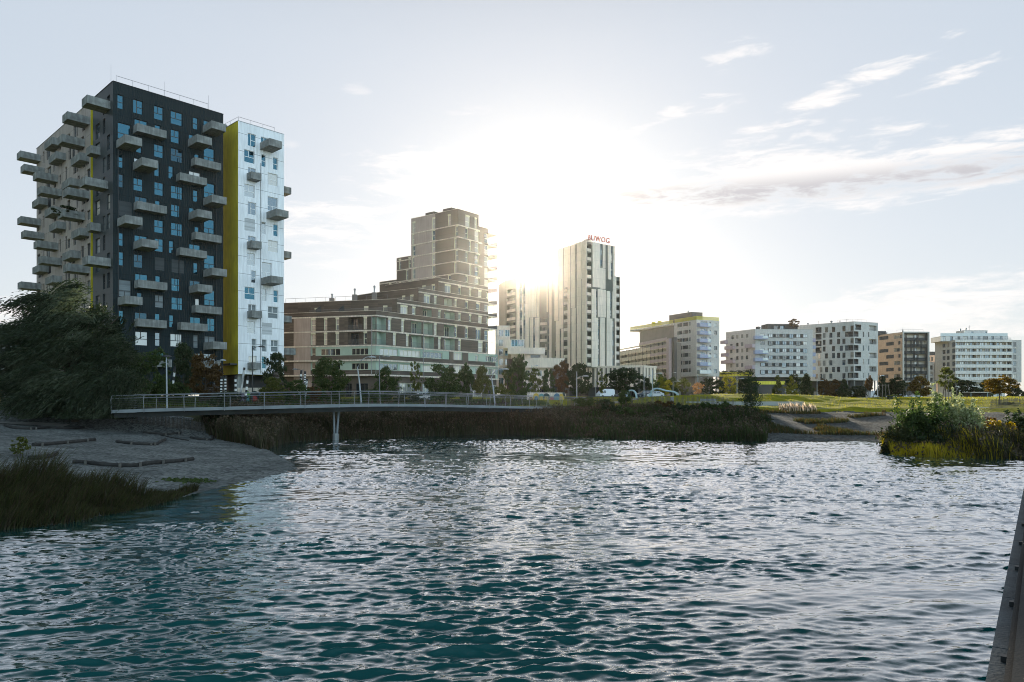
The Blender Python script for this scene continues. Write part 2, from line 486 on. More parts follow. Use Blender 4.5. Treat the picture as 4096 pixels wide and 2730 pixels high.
class Fac:
    def __init__(s, vol, i):
        s.vol = vol; s.i = i; s.root = vol.b.root
        A = vol.foot[i]; B = vol.foot[(i + 1) % len(vol.foot)]
        s.A = A; s.W = (B - A).length; s.u = (B - A) / s.W; s.n = Vector((s.u.y, -s.u.x))
        s.ang = atan2(s.u.y, s.u.x)

    def upx(s, px, d=0.0):
        dx = (px - CX) / F; a = s.A + s.n * d
        return (dx * a.y - a.x) / (s.u.x - dx * s.u.y)

    def uv(s, px, py, d=0.0):
        t = s.upx(px, d); Y = s.A.y + s.n.y * d + s.u.y * t
        return t, CAMZ + (HY - py) / F * Y

    def zpx(s, px, py, d=0.0):
        return s.uv(px, py, d)[1]

    def dpx_(s, u, px):
        """how far a point standing out at u must be to be seen at px"""
        dx = (px - CX) / F; P = s.A + s.u * u
        return (dx * P.y - P.x) / (s.n.x - dx * s.n.y)

    def P(s, u, z, d=0.0):
        q = s.A + s.u * u + s.n * d
        return Vector((q.x, q.y, z))

    def win(s, u0, v0, u1, v1, style='T', frame='dark_frame', pane=None, depth=0.27, dist=G_BLUE, name='window', reveal=None, lintel=None):
        if u0 > u1: u0, u1 = u1, u0
        w = round(u1 - u0, 2); h = round(v1 - v0, 2)
        if w < .2 or h < .2: return None
        u0 = min(max(u0, 0.06), s.W - w - 0.06)
        s.vol.holes[s.i].append((u0, v0, u0 + w, v0 + h, depth, M[reveal] if reveal else None))
        pmat = M[pane] if pane else rnd_glass(dist)
        f, p = win_meshes(w, h, style, M[frame], pmat, depth)
        o = link(name, f, s.root, s.P(u0, v0) - s.root.location, s.ang)
        link('pane', p, o)
        return o

    def shutter(s, u0, v0, u1, v1, mat):
        w = u1 - u0; h = v1 - v0
        s.vol.holes[s.i].append((u0, v0, u1, v1, 0.15, None))
        m = MB(); m.box(0, w, .05, .15, 0, h, M[mat])
        me = m.mesh('shutter')
        for k, l in enumerate(me.uv_layers[0].data): pass
        return link('shutter', me, s.root, s.P(u0, v0) - s.root.location, s.ang)

    def box(s, name, u0, u1, d0, d1, z0, z1, mat):
        m = MB(); m.obox(s.A, s.u, s.n, u0, u1, d0, d1, z0, z1, M[mat] if isinstance(mat, str) else mat)
        return m.build(name, s.root)

    def balcony(s, u0, u1, d, zt, h=1.2, mat='concrete', th=0.14, name='balcony'):
        w = u1 - u0
        m = MB(); mt = M[mat]; e = 0.003
        m.box(0, w, -d, -e, 0, .24, mt)
        m.box(0, w, -d, -d + th, .24, h, mt)
        m.box(0, th, -d + th, -e, .24, h, mt); m.box(w - th, w, -d + th, -e, .24, h, mt)
        return link(name, m.mesh(name), s.root, s.P(u0, zt - h) - s.root.location, s.ang)

    def railing(s, u0, u1, d, z0, h=1.0, mat='rail_steel', step=0.13, name='railing', parent=None, ends=True):
        m = MB(); t = M[mat]; w = u1 - u0
        m.box(0, w, -d - .02, -d + .02, h - .04, h, t); m.box(0, w, -d - .015, -d + .015, .06, .09, t)
        k = max(1, int(w / step))
        for i in range(k + 1):
            x = w * i / k; m.box(x - .012, x + .012, -d - .01, -d + .01, .09, h - .04, t)
        return link(name, m.mesh(name), s.root, s.P(u0, z0) - s.root.location, s.ang)

    def loggia(s, u0, z0, u1, z1, depth=1.5, back='mint', rail='rail_steel', rail_solid=None):
        """recessed balcony: back wall, door window, balustrade"""
        s.vol.holes[s.i].append((u0, z0, u1, z1, depth, M[back]))
        w = u1 - u0; h = z1 - z0
        m = MB(); m.box(0, w, depth - .02, depth + .1, 0, h, M[back])
        o = link('loggia', m.mesh('loggia'), s.root, s.P(u0, z0) - s.root.location, s.ang)
        dw = min(w * .45, 1.7)
        f, p = win_meshes(dw, h - .25, 'N2', M['cream_frame'] if back == 'mint' else M['dark_frame'], rnd_glass(G_MIX), .12)
        wo = link('window', f, o, (w * random.choice([.1, .5]), depth - .16, .05)); link('pane', p, wo)
        if rail_solid:
            r = MB(); r.box(0, w, .02, .08, 0.02, 1.0, M[rail_solid]); link('balustrade', r.mesh('balustrade'), o)
        else:
            r = MB(); t = M[rail]
            r.box(0, w, .04, .08, .98, 1.02, t); r.box(0, w, .045, .075, .05, .08, t)
            k = max(1, int(w / .14))
            for i in range(k + 1): r.box(w * i / k - .012, w * i / k + .012, .05, .07, .08, .98, t)
            link('balustrade', r.mesh('balustrade'), o)
        return o


def rooftop_rail(root, pts, z, h=1.0):
    m = MB()
    for a, b in zip(pts[:-1], pts[1:]):
        a = Vector((a[0], a[1], z)); b = Vector((b[0], b[1], z))
        L = (b - a).length; n = max(1, int(L / 2.2))
        m.tube([a + Vector((0, 0, h)), b + Vector((0, 0, h))], .03, M['rail_steel'], 4)
        for i in range(n + 1):
            p = a.lerp(b, i / n); m.tube([p, p + Vector((0, 0, h))], .022, M['rail_steel'], 4)
    return m.build('roof_railing', root)


def vent_pipe(root, x, y, z, h=1.0, r=.25, name='chimney', mat='steel'):
    m = MB(); m.tube([(x, y, z), (x, y, z + h * .75)], r, M[mat], 8)
    m.tube([(x, y, z + h * .72), (x, y, z + h * .9), (x, y, z + h)], [r * 1.5, r * 1.5, r * .6], M[mat], 8)
    return m.build(name, root)


GZ = 4.7          # level of the ground the houses stand on


def V2(x, y): return Vector((x, y))


# ================================================================== 1  the three slender towers on the left
dR = V2(sin(radians(43)), cos(radians(43)))          # along the front
dL = V2(-cos(radians(43)), sin(radians(43)))         # away along the side
C = V2((452 - CX) / F * 106, 106.0)
topz = CAMZ + (HY - 325) / F * 106
botz = GZ + 3.3

dk = Bld('apartment_tower', 'tall anthracite apartment tower with concrete box balconies, tallest house at the left', 'building', (C.x, C.y, GZ), coping=M['dark_clad'])
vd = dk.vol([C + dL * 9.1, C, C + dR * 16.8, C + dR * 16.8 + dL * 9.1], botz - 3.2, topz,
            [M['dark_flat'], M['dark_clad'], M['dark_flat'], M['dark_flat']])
fR = vd.fac(1); fLd = vd.fac(0)


def cw(fac, ox, oy, s, rows, frame, dist, shut):
    for (x0, y0, x1, y1, st) in rows:
        a = fac.uv(ox + x0 / s, oy + y0 / s); b = fac.uv(ox + x1 / s, oy + y1 / s)
        if st == 'shut': fac.shutter(a[0], b[1], b[0], a[1], shut)
        elif st.endswith('b'): fac.win(a[0], b[1], b[0], a[1], st[:-1], frame, 'blind')
        else: fac.win(a[0], b[1], b[0], a[1], st, frame, dist=dist)


cw(fR, 440, 300, 3.136, [
    (93, 240, 170, 436, 'H'), (290, 298, 412, 505, 'V'), (553, 378, 670, 580, 'T'), (762, 442, 910, 648, 'T'), (1041, 525, 1105, 692, 'H'), (1175, 562, 1300, 745, 'V'),
    (97, 588, 262, 830, 'B'), (308, 545, 470, 760, 'V'), (562, 620, 635, 790, 'H'), (763, 675, 872, 868, 'T'), (990, 738, 1130, 940, 'V'),
    (330, 830, 400, 985, 'H'), (555, 860, 672, 1050, 'T'), (764, 908, 912, 1110, 'T'), (1060, 985, 1120, 1160, 'H'), (1178, 900, 1312, 1115, 'B'), (97, 985, 168, 1172, 'H'),
    (303, 1035, 430, 1230, 'V'), (557, 1090, 622, 1278, 'H'), (735, 1135, 797, 1310, 'H'), (992, 1200, 1135, 1390, 'V'), (1180, 1345, 1315, 1560, 'B'),
    (98, 1235, 170, 1418, 'H'), (295, 1285, 415, 1468, 'T'), (558, 1335, 672, 1524, 'T'), (766, 1380, 912, 1572, 'T'), (1044, 1440, 1105, 1600, 'H')], 'dark_frame', G_BLUE, 'shutter_dark')
cw(fR, 440, 780, 3.136, [
    (313, 10, 470, 210, 'V'), (567, 65, 632, 215, 'H'), (100, 65, 275, 285, 'shut'), (768, 112, 875, 285, 'T'), (995, 155, 1130, 330, 'V'), (333, 258, 412, 440, 'shut'),
    (557, 305, 672, 488, 'T'), (768, 342, 912, 527, 'T'), (1063, 395, 1120, 560, 'H'), (1180, 295, 1312, 495, 'B'), (102, 470, 170, 645, 'H'), (308, 500, 470, 690, 'V'),
    (562, 540, 672, 722, 'T'), (741, 570, 800, 738, 'H'), (996, 612, 1135, 800, 'V'), (1184, 745, 1315, 940, 'B'), (104, 710, 172, 892, 'H'), (298, 738, 415, 922, 'T'),
    (565, 780, 685, 955, 'shut'), (772, 805, 930, 990, 'shut'), (1048, 848, 1105, 1005, 'H'), (317, 985, 475, 1180, 'V'), (570, 1012, 635, 1170, 'H'), (105, 1055, 268, 1290, 'Bb'),
    (772, 1040, 880, 1215, 'T'), (1000, 1068, 1135, 1260, 'V'), (340, 1225, 405, 1400, 'H'), (565, 1250, 676, 1422, 'Tb'), (773, 1280, 914, 1450, 'T'), (1070, 1300, 1125, 1470, 'H'),
    (1185, 1190, 1318, 1395, 'B'), (105, 1448, 172, 1625, 'H'), (313, 1470, 470, 1660, 'V'), (565, 1487, 630, 1645, 'H'), (745, 1505, 802, 1665, 'H'), (1007, 1530, 1140, 1715, 'V'), (1222, 1545, 1320, 1715, 'V')],
   'dark_frame', G_BLUE, 'shutter_dark')
cw(fR, 500, 1000, 2.613, [(108, 850, 240, 1005, 'T'), (315, 862, 370, 1008, 'H'), (475, 875, 598, 1018, 'T'), (715, 888, 768, 1028, 'Hb'), (832, 900, 945, 1050, 'Vb'),
                          (318, 1060, 412, 1200, 'V'), (735, 1080, 945, 1215, 'N3')], 'dark_frame', G_WHITE, 'shutter_dark')


def front_balc(fac, ox, oy, s, rows, h=1.18, mat='concrete'):
    for (xa, ya, xf, xr) in rows:
        u0, zt = fac.uv(ox + xa / s, oy + ya / s)
        d = fac.dpx_(u0, ox + xf / s); d = min(max(d, 0.8), 4.6)
        u1 = fac.upx(ox + xr / s, d)
        fac.balcony(u0, u1, d, zt, h, mat)


front_balc(fR, 440, 300, 3.136, [(293, 640, 342, 710), (80, 822, 188, 403), (288, 1100, 400, 605), (1162, 640, 1275, 1455), (975, 812, 1090, 1278), (1015, 1060, 1068, 1395), (828, 1250, 880, 1216)])
front_balc(fR, 440, 780, 3.136, [(1168, 45, 1282, 1463), (295, 100, 345, 713), (90, 300, 193, 408), (985, 225, 1098, 1280), (293, 590, 400, 607), (1022, 480, 1075, 1400), (832, 675, 882, 1218),
                                 (1170, 945, 1285, 1467), (302, 1078, 355, 720), (95, 1290, 193, 410), (990, 1145, 1100, 1285), (1022, 1392, 1075, 1403)])
front_balc(fR, 500, 1000, 2.613, [(92, 725, 132, 438), (542, 763, 585, 865), (820, 970, 920, 1065), (285, 1145, 325, 490), (708, 1160, 748, 1003)])

# white rear tower seen along its long side, behind the dark one
wl = Bld('apartment_tower', 'off white apartment tower crowded with jutting concrete balconies, partly behind the willow', 'building', ((C + dL * 25).x, (C + dL * 25).y, GZ))
vl = wl.vol([C + dL * 41.4, C + dL * 10.2, C + dL * 10.2 + dR * 12, C + dL * 41.4 + dR * 12], GZ, topz - .1,
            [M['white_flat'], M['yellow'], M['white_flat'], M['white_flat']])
fLw = vl.fac(0)


def side_balc(ox, oy, s, rows, h=1.2):
    for (xl, xf, yf, xa) in rows:
        fac = fLd if ox + xa / s > 371 else fLw
        ua = min(fac.upx(ox + xa / s), fac.W - .02)
        d = min(max(fac.dpx_(ua, ox + xf / s), 0.9), 4.9)
        ul = fac.upx(ox + xl / s, d)
        zt = fac.zpx(ox + xf / s, oy + yf / s, d)
        ul = max(ul, ua - 5.5)
        fac.balcony(max(ul, -1.0), ua, d, zt, h)


side_balc(40, 360, 3.733, [(1070, 1150, 70, 1500), (780, 855, 318, 1192), (707, 780, 658, 1120), (512, 625, 700, 770), (100, 155, 905, 458), (156, 212, 1103, 518), (340, 403, 1210, 718), (575, 690, 915, 836),
                           (905, 1040, 930, 1180), (1138, 1205, 823, 1352), (770, 895, 1305, 1040), (1040, 1120, 1290, 1467), (405, 470, 1430, 775), (785, 862, 1450, 1185)])
side_balc(40, 760, 3.733, [(328, 430, 110, 570), (515, 628, 240, 770), (712, 785, 283, 1120), (108, 165, 390, 462), (582, 695, 465, 840), (915, 1045, 560, 1185), (1143, 1210, 483, 1358), (163, 218, 600, 515),
                           (350, 412, 750, 722), (415, 475, 985, 775), (778, 905, 897, 1055), (1080, 1163, 980, 1508), (333, 437, 1115, 580), (790, 865, 1095, 1190), (525, 632, 1275, 780), (112, 168, 1367, 470)])
# windows of the two side walls, floor by floor
colsW = [(405, 452), (472, 497), (540, 600), (640, 668), (735, 760), (803, 830), (853, 895), (925, 968), (990, 1018), (1060, 1100), (1125, 1178)]
cnt = 0
for k in range(14):
    zb = topz - 3.9 - k * 2.97
    for j, (a, b) in enumerate(colsW):
        if (j * 7 + k * 5 + (k // 2) * 3) % 5 == 0 or cnt >= 98: continue
        u0 = fLw.upx(40 + a / 3.733); u1 = fLw.upx(40 + b / 3.733)
        sh = .7 if (j + k) % 2 else 0
        w = min(u1 - u0, 2.4)
        fLw.win(u0 + sh, zb, u0 + sh + w, zb + (2.2 if (j + k) % 3 else 1.5), 'N2' if w > 1.6 else 'H', 'dark_frame', dist=G_MIX, depth=.28); cnt += 1
for k in range(14):
    zb = topz - 3.9 - k * 2.97
    for j, (a, b) in enumerate([(1278, 1340), (1387, 1422), (1448, 1494)]):
        if (j + k) % 3 == 0: continue
        u0 = fLd.upx(40 + a / 3.733); u1 = fLd.upx(40 + b / 3.733)
        fLd.win(u0, zb, u1, zb + 2.3, 'H', 'dark_frame', dist=G_MIX, depth=.25, name='side_window')
# drain pipe, roof rail
e = fR.P(fR.W, topz)
rooftop_rail(dk.root, [fR.P(.6, 0, -.5)[:2], fR.P(fR.W * .86, 0, -.5)[:2]], topz - .35, 1.5)
mm = MB(); mm.tube([fR.P(.75, GZ + .3, .06), fR.P(.75, topz - 9, .06)], .05, M['black_metal'], 5); mm.build('drain_pipe', dk.root)
mm = MB(); mm.tube([fR.P(9.6, GZ + .3, .06), fR.P(9.6, topz - 9, .06)], .05, M['black_metal'], 5); mm.build('drain_pipe', dk.root)
mm = MB(); mm.tube([fR.P(15.6, GZ + .3, .06), fR.P(15.6, topz - 9, .06)], .05, M['black_metal'], 5); mm.build('drain_pipe', dk.root)
mm = MB()
for q in (.2, 8.0, 15.0):
    b_ = fR.P(q, topz, -1.5); mm.tube([b_ - Vector((0, 0, .4)), b_ + Vector((0, 0, 3.0))], .018, M['rail_steel'], 4)
mm.build('lightning_rod', dk.root)

# white right hand tower with the yellow side
wr = Bld('apartment_tower', 'narrow white apartment tower with mustard yellow side wall, standing on slanted concrete legs', 'building', ((C + dR * 23).x, (C + dR * 23).y, GZ))
tw0, tw1 = 19.35, 27.8
zbw = CAMZ + (HY - 1497) / F * 120.1
vw = wr.vol([C + dR * tw0 + dL * 9, C + dR * tw0, C + dR * tw1, C + dR * tw1 + dL * 9], zbw, CAMZ + (HY - 484) / F * 120.15,
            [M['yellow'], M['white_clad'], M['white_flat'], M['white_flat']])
fW = vw.fac(1)
cw(fW, 860, 460, 2.903, [(383, 208, 475, 380, 'V'), (535, 252, 620, 420, 'T'), (340, 398, 460, 572, 'T'), (540, 455, 590, 610, 'H'), (676, 492, 728, 645, 'H'), (385, 608, 475, 770, 'V'), (612, 668, 728, 835, 'T'),
                         (340, 797, 462, 970, 'T'), (612, 945, 728, 1135, 'B'), (385, 1007, 477, 1170, 'V'), (342, 1195, 465, 1365, 'shut'), (540, 1240, 592, 1390, 'H'), (678, 1268, 732, 1415, 'H'),
                         (385, 1403, 478, 1570, 'V'), (615, 1452, 732, 1605, 'T')], 'white_frame', G_WHITE, 'shutter_light')
cw(fW, 860, 980, 2.903, [(372, 90, 465, 248, 'T'), (543, 198, 660, 392, 'B'), (422, 297, 478, 447, 'H'), (344, 485, 465, 642, 'T'), (544, 508, 598, 658, 'H'), (680, 525, 735, 672, 'H'), (387, 688, 480, 850, 'Tb'),
                         (617, 713, 735, 862, 'Tb'), (375, 885, 467, 1037, 'T'), (545, 903, 662, 1052, 'shut'), (426, 1090, 482, 1235, 'Hb'), (546, 1098, 600, 1245, 'Hb'), (650, 1105, 736, 1248, 'Tb'), (390, 1290, 484, 1440, 'V'), (546, 1295, 600, 1440, 'H')],
   'white_frame', G_WHITE, 'shutter_light')
front_balc(fW, 860, 460, 2.903, [(521, 325, 632, 780), (368, 680, 422, 540), (598, 1130, 712, 855)])
front_balc(fW, 860, 980, 2.903, [(370, -35, 425, 542), (532, 385, 650, 790), (374, 770, 428, 547), (377, 1368, 432, 530)])
for (x1, y0, ox, oy) in [(887, 828, 860, 460), (888, 70, 860, 980), (890, 820, 860, 980), (937, 1197, 860, 980)]:
    d = -3.6
    ur = fW.upx(ox + x1 / 2.903, d); zt = fW.zpx(ox + 806 / 2.903, oy + y0 / 2.903, d)
    m = MB(); w = ur - fW.W
    m.box(0.003, w, 0, .14, .2, 1.2, M['concrete']); m.box(0.003, w, 2.1, 2.24, .2, 1.2, M['concrete']); m.box(w - .14, w, .14, 2.1, .2, 1.2, M['concrete']); m.box(.003, w, 0, 2.24, 0, .2, M['concrete'])
    link('balcony', m.mesh('balcony'), wr.root, fW.P(fW.W, zt - 1.2, d) - wr.root.location, fW.ang)
rooftop_rail(wr.root, [fW.P(.1, 0, -6)[:2], fW.P(.3, 0, -.5)[:2], fW.P(fW.W * .82, 0, -.5)[:2]], vw.z1 - .35, 1.25)
q = fW.P(.5, 0, -6); vent_pipe(wr.root, q.x, q.y, vw.z1 - .35, 1.5, .3)
mm = MB(); mm.tube([fW.P(4.05, zbw + .2, .06), fW.P(4.05, vw.z1 - 6.2, .06)], .05, M['steel'], 5); mm.build('drain_pipe', wr.root)
fY = vw.fac(0)
mm = MB(); mm.obox(fY.A, fY.u, fY.n, fY.W - 5.5, fY.W - .25, .003, 1.3, zbw + 1.55, zbw + 1.8, M['black_metal']); mm.build('entrance_canopy', wr.root)
for (ua, lean) in ((.9, -.8), (6.5, .9)):
    for dd in (-1.2, -7.0):
        mm = MB()
        b0 = fW.P(ua + lean, GZ - .3, dd); t0 = fW.P(ua, zbw, dd)
        mm.tube([b0, t0], [.42, .62], M['concrete'], 4); mm.build('leg', wr.root)
mm = MB(); mm.obox(fW.A, fW.u, fW.n, 1.5, 7.5, -8.0, -4.0, GZ - .3, zbw - .003, M['dark_render']); mm.build('entrance_core', wr.root)
for b in (dk, wl, wr): b.finish()
# plants growing over one balcony are set further below
# ================================================================== 2  brown terraced house
K0 = CAMZ + 5.24
FH = 2.97


def kz(k): return K0 + FH * k


def vdir(pxvp):
    u = (pxvp - CX) / F
    return V2(u, 1).normalized()


C0 = V2((1504 - CX) / F * 142, 142.0)
rd = V2(sin(radians(40)), cos(radians(40)))
mld = V2(-.97, .245)
st = Bld('terraced_apartment_house', 'brown timber clad apartment house stepping up in terraces to a tower at its right end', 'building', (C0.x, C0.y, GZ), coping=M['slab_white'])
TE = 33.5


def onR(t): return C0 + rd * t


bk = V2(-rd.y, rd.x)     # away from the right front


def floor_slab(fac, z, u0=None, u1=None, proj=.16, h=.26):
    fac.box('floor_slab', (0 if u0 is None else u0) - .05, (fac.W if u1 is None else u1) - .03, 0.002, proj, z - h * .5, z + h * .5, 'slab_white')


PL = C0 + mld * 25.5
v0 = st.vol([PL, C0, onR(TE), onR(TE) + bk * 14, PL + V2(3, 14)], kz(2) + .0, kz(4) + 1.0, M['brown_wood'])
voff = st.vol([PL, C0, onR(TE + 3.5), onR(TE + 3.5) + bk * 14, PL + V2(3, 14)], kz(0) + .003, kz(2) - .003, M['mint'], name='office_wall', top=False)
vgr = st.vol([PL + V2(.4, .4), C0 + V2(0, .9), onR(TE + 3), onR(TE + 3) + bk * 13, PL + V2(3, 13)], GZ - .6, kz(0) - .003, M['brown_panel'], name='ground_floor_wall', top=False)
fl = v0.fac(0); fr = v0.fac(1); fol = voff.fac(0); fo = voff.fac(1); fgl = vgr.fac(0); fg = vgr.fac(1)
S6 = 2.477
p6 = lambda x: 1100 + x / S6
SW = dict(frame='cream_frame', dist=G_STEP, depth=.22, reveal='cream_frame')


def sw(fac, xa, xb, zb, h=2.25, st_='H', zo=.28):
    a = fac.upx(p6(xa)); b = fac.upx(p6(xb))
    if b - a > 1.5: st_ = 'N2'
    o = fac.win(a, zb + zo, b, zb + zo + h, st_, **SW)
    fac.box('blind_box', a - .02, b + .02, 0.003, .10, zb + zo + h - .02, zb + zo + h + .3, 'cream_frame')


for k in (2, 3):
    for (a, b) in [(358, 402), (487, 518), (603, 635), (880, 912)]: sw(fl, a, b, kz(k))
    a, b = fl.upx(p6(725)), fl.upx(p6(865)); fl.loggia(a, kz(k) + .2, b, kz(k) + 2.75, 1.3, 'brown_wood')
    a, b = fl.upx(p6(965)), fl.W - .1; fl.loggia(a, kz(k) + .2, b, kz(k) + 2.7, 1.4, 'mint')
    fr.loggia(.15, kz(k) + .2, fr.upx(p6(1098)), kz(k) + 2.7, 1.4, 'mint')
for (k, ws, ls) in [(3, [(1122, 1150), (1252, 1278), (1577, 1600), (1780, 1802), (1887, 1910), (1990, 2035), (2120, 2155)], [(1350, 1450), (1468, 1560), (1675, 1772)]),
                    (2, [(1170, 1197), (1298, 1322), (1617, 1640), (1817, 1840), (2013, 2055), (2138, 2160), (2185, 2205)], [(1350, 1450), (1470, 1575), (1675, 1780)])]:
    for (a, b) in ws: sw(fr, a, b, kz(k))
    for (a, b) in ls: fr.loggia(fr.upx(p6(a)), kz(k) + .2, fr.upx(p6(b)), kz(k) + 2.7, 1.5, 'mint')
for k in (2, 3, 4):
    floor_slab(fl, kz(k)); floor_slab(fr, kz(k), 0.0)
for k in (0, 1):
    floor_slab(fol, kz(k), proj=.5, h=.3); floor_slab(fo, kz(k), proj=.5, h=.3)
    # brown band below the ribbon windows
    fol.box('brown_band', 7.2, fol.W - .06, .003, .10, kz(k) + .18, kz(k) + 1.05, 'brown_wood')
    fo.box('brown_band', .02, fo.W - 1, .003, .10, kz(k) + .18, kz(k) + 1.05, 'brown_wood')
    for (a, b, n) in [(452, 645, 4), (757, 922, 4)]:
        ua, ub = fol.upx(p6(a)), fol.upx(p6(b)); fol.win(ua, kz(k) + 1.1, ub, kz(k) + 2.45, 'N%d' % n, 'cream_frame', 'glass_dark', name='ribbon_window', depth=.25)
    for (a, b, n) in [(1037, 1218, 4), (1236, 1442, 5), (1462, 1660, 5), (1985, 2015, 1), (2090, 2150, 3), (2190, 2268, 3)]:
        ua, ub = fo.upx(p6(a)), fo.upx(p6(b)); fo.win(ua, kz(k) + 1.1, ub, kz(k) + 2.45, 'N%d' % n, 'cream_frame', dist=G_STEP, name='ribbon_window', depth=.25)
    # glazed stair in pale pink, brown flanks
    fo.box('brown_panel', fo.upx(p6(1725)), fo.upx(p6(1765)), .003, .12, kz(k) + .16, kz(k + 1) - .16, 'brown_panel')
    fo.box('brown_panel', fo.upx(p6(1856)), fo.upx(p6(1912)), .003, .12, kz(k) + .16, kz(k + 1) - .16, 'brown_panel')
fo.win(fo.upx(p6(1768)), kz(0) + .2, fo.upx(p6(1853)), kz(2) - .3, 'N3', 'rose_frame' if 'rose_frame' in M else 'cream_frame', 'glass_warm', name='stair_window')
# left end: rosy plaster strip with tall stair windows and dark end strip
for k in range(0, 4):
    fa = fl if k >= 2 else fol
    fa.box('plaster_panel', fa.upx(p6(188)), fa.upx(p6(355)), .003, .11, kz(k) + .16, kz(k + 1) - .16, 'pink_render')
    if k < 2:
        fa.box('dark_panel', .05, fa.upx(p6(185)), .003, .09, kz(k) + .16, kz(k + 1) - .16, 'brown_wood')
        fa.win(fa.upx(p6(362)), kz(k) + .3, fa.upx(p6(402)), kz(k) + 2.7, 'H', 'cream_frame', 'glass_dark', name='stair_window')
# ground floor shop glazing
for (a, b, n) in [(1225, 1440, 5), (1462, 1560, 3), (2190, 2260, 3), (1930, 2090, 4)]:
    fg.win(fg.upx(p6(a)), GZ - .2, fg.upx(p6(b)), GZ + 2.7, 'N%d' % n, 'cream_frame', dist=G_MIX, name='shop_window')
for (a, b, n) in [(300, 380, 2), (700, 760, 2), (800, 920, 3)]:
    fgl.win(fgl.upx(p6(a)), GZ - .2, fgl.upx(p6(b)), GZ + 2.5, 'N%d' % n, 'dark_frame', 'glass_dark', name='shop_window')
fgl.box('plaster_panel', fgl.upx(p6(188)), fgl.upx(p6(370)), .003, .11, GZ - .5, kz(0) - .2, 'pink_render')
for pxp in (968, 1455, 2182):
    mm = MB(); fa = fol if pxp < 1000 else fo
    u_ = fa.upx(p6(pxp)); mm.tube([fa.P(u_, kz(0), .62), fa.P(u_, kz(4), .42)], .06, M['steel'], 6); mm.build('drain_pipe', st.root)

# stepped storeys on top, each with its own long wall facing left
steps = [(5.5, V2(-.97, .245), 29, 4), (11.4, V2(-.844, .536), 13, 5), (17.25, V2(-.80, .60), 11, 6)]
rowsR = {4: ([(1243, 1312), (1360, 1390), (1617, 1640), (1817, 1840), (1922, 1942), (2013, 2050), (2138, 2158)], [(1467, 1550), (1677, 1780)]),
         5: ([(1477, 1535), (1575, 1600), (1780, 1800), (1887, 1910), (1993, 2030), (2120, 2155)], [(1675, 1750)]),
         6: ([(1682, 1740), (1817, 1840), (1922, 1942), (2013, 2045), (2140, 2160)], [])}
for (t, ld, ll, k) in steps:
    A = onR(t)
    v = st.vol([A + ld * ll, A, onR(TE), onR(TE) + bk * 12, A + ld * ll + bk * 6], kz(k) + (1.003 if k == 4 else .003), kz(k + 1) + (.95), M['brown_wood'], name='terrace_wall', bottom=False)
    if k == 4:
        v.z0 = kz(4) + .003
    f = v.fac(1); g = v.fac(0)
    ws, ls = rowsR[k]
    for (a, b) in ws: sw(f, a, b, kz(k))
    for (a, b) in ls: f.loggia(f.upx(p6(a)), kz(k) + .2, f.upx(p6(b)), kz(k) + 2.7, 1.5, 'mint')
    floor_slab(f, kz(k + 1) + .12, 0, proj=.2)
    S5 = {4: [(395, 437), (655, 675), (885, 925), (1073, 1113)], 5: [(1262, 1290), (1342, 1372)], 6: [(1462, 1492), (1555, 1585)]}[k]
    for (a, b) in S5: sw(g, a, b, kz(k), 2.0, 'H', .35)
    g.railing(g.W * .35, g.W - .2, 2.2, kz(k) + (1.0 if k == 4 else .95), .95) if k == 4 else g.railing(g.W - 8, g.W - .1, 2.0, kz(k) + .98, .95)
for pxa in (447, 675):      # slanted wind walls on the first terrace
    g = st.vols[3].fac(0); u_ = g.upx(p6(pxa))
    mm = MB(); b = [g.P(u_, kz(4) + 1.0, 2.0), g.P(u_ + .2, kz(4) + 1.0, 2.0), g.P(u_ + .2, kz(4) + 1.0, 0.01), g.P(u_, kz(4) + 1.0, .01)]
    tt = [g.P(u_, kz(4) + 2.0, 2.0), g.P(u_ + .2, kz(4) + 2.0, 2.0), g.P(u_ + .2, kz(4) + 3.0, .01), g.P(u_, kz(4) + 3.0, .01)]
    mm.hexa(b, tt, M['dark_render']); mm.build('wind_wall', st.root)

# the tower
lt = V2(-.799, .602)
T0 = onR(23.3); zt_top = CAMZ + (HY - 836) / F * T0.y
ntf = 6
fht = (zt_top - .9 - kz(7)) / 6.0


def tz(k): return kz(7) + fht * (k - 7)


vt = st.vol([T0 + lt * 14.7, T0 + lt * 6.9, T0, onR(30.2), onR(30.2) + lt * 14.7], kz(7) + .02, zt_top, [M['pink_render']] + [M['brown_panel']] * 4, name='tower_wall', bottom=False)
vt2 = st.vol([onR(30.203) + lt * .02, onR(TE), onR(TE) + lt * 12, onR(30.203) + lt * 12], kz(7) + .02, tz(12) + 1.0, M['brown_panel'], name='tower_wall', bottom=False)
vt1 = st.vol([T0 + lt * 14.7, T0 + lt * 6.9, T0 + lt * 6.95 + rd * 9, T0 + lt * 14.7 + rd * 9], kz(4) + .02, kz(7) + .015, [M['pink_render']] * 4, name='tower_wall', top=False, bottom=False)
vw1 = st.vol([T0 + lt * 19.6, T0 + lt * 14.71, T0 + lt * 14.71 + rd * 10, T0 + lt * 19.6 + rd * 10], kz(4) + .02, tz(10) + .3, M['brown_panel'], name='wing_wall', bottom=False)
vw2 = st.vol([T0 + lt * 25.6, T0 + lt * 19.61, T0 + lt * 19.61 + rd * 10, T0 + lt * 25.6 + rd * 10], kz(4) + .02, tz(8) + .6, M['brown_panel'], name='wing_wall', bottom=False)
ft = vt.fac(2); fb = vt.fac(1); fp = vt.fac(0); ft2 = vt2.fac(0); fp1 = vt1.fac(0); fw1 = vw1.fac(0); fw2 = vw2.fac(0)
TW = dict(SW); TW['name'] = 'tower_window'


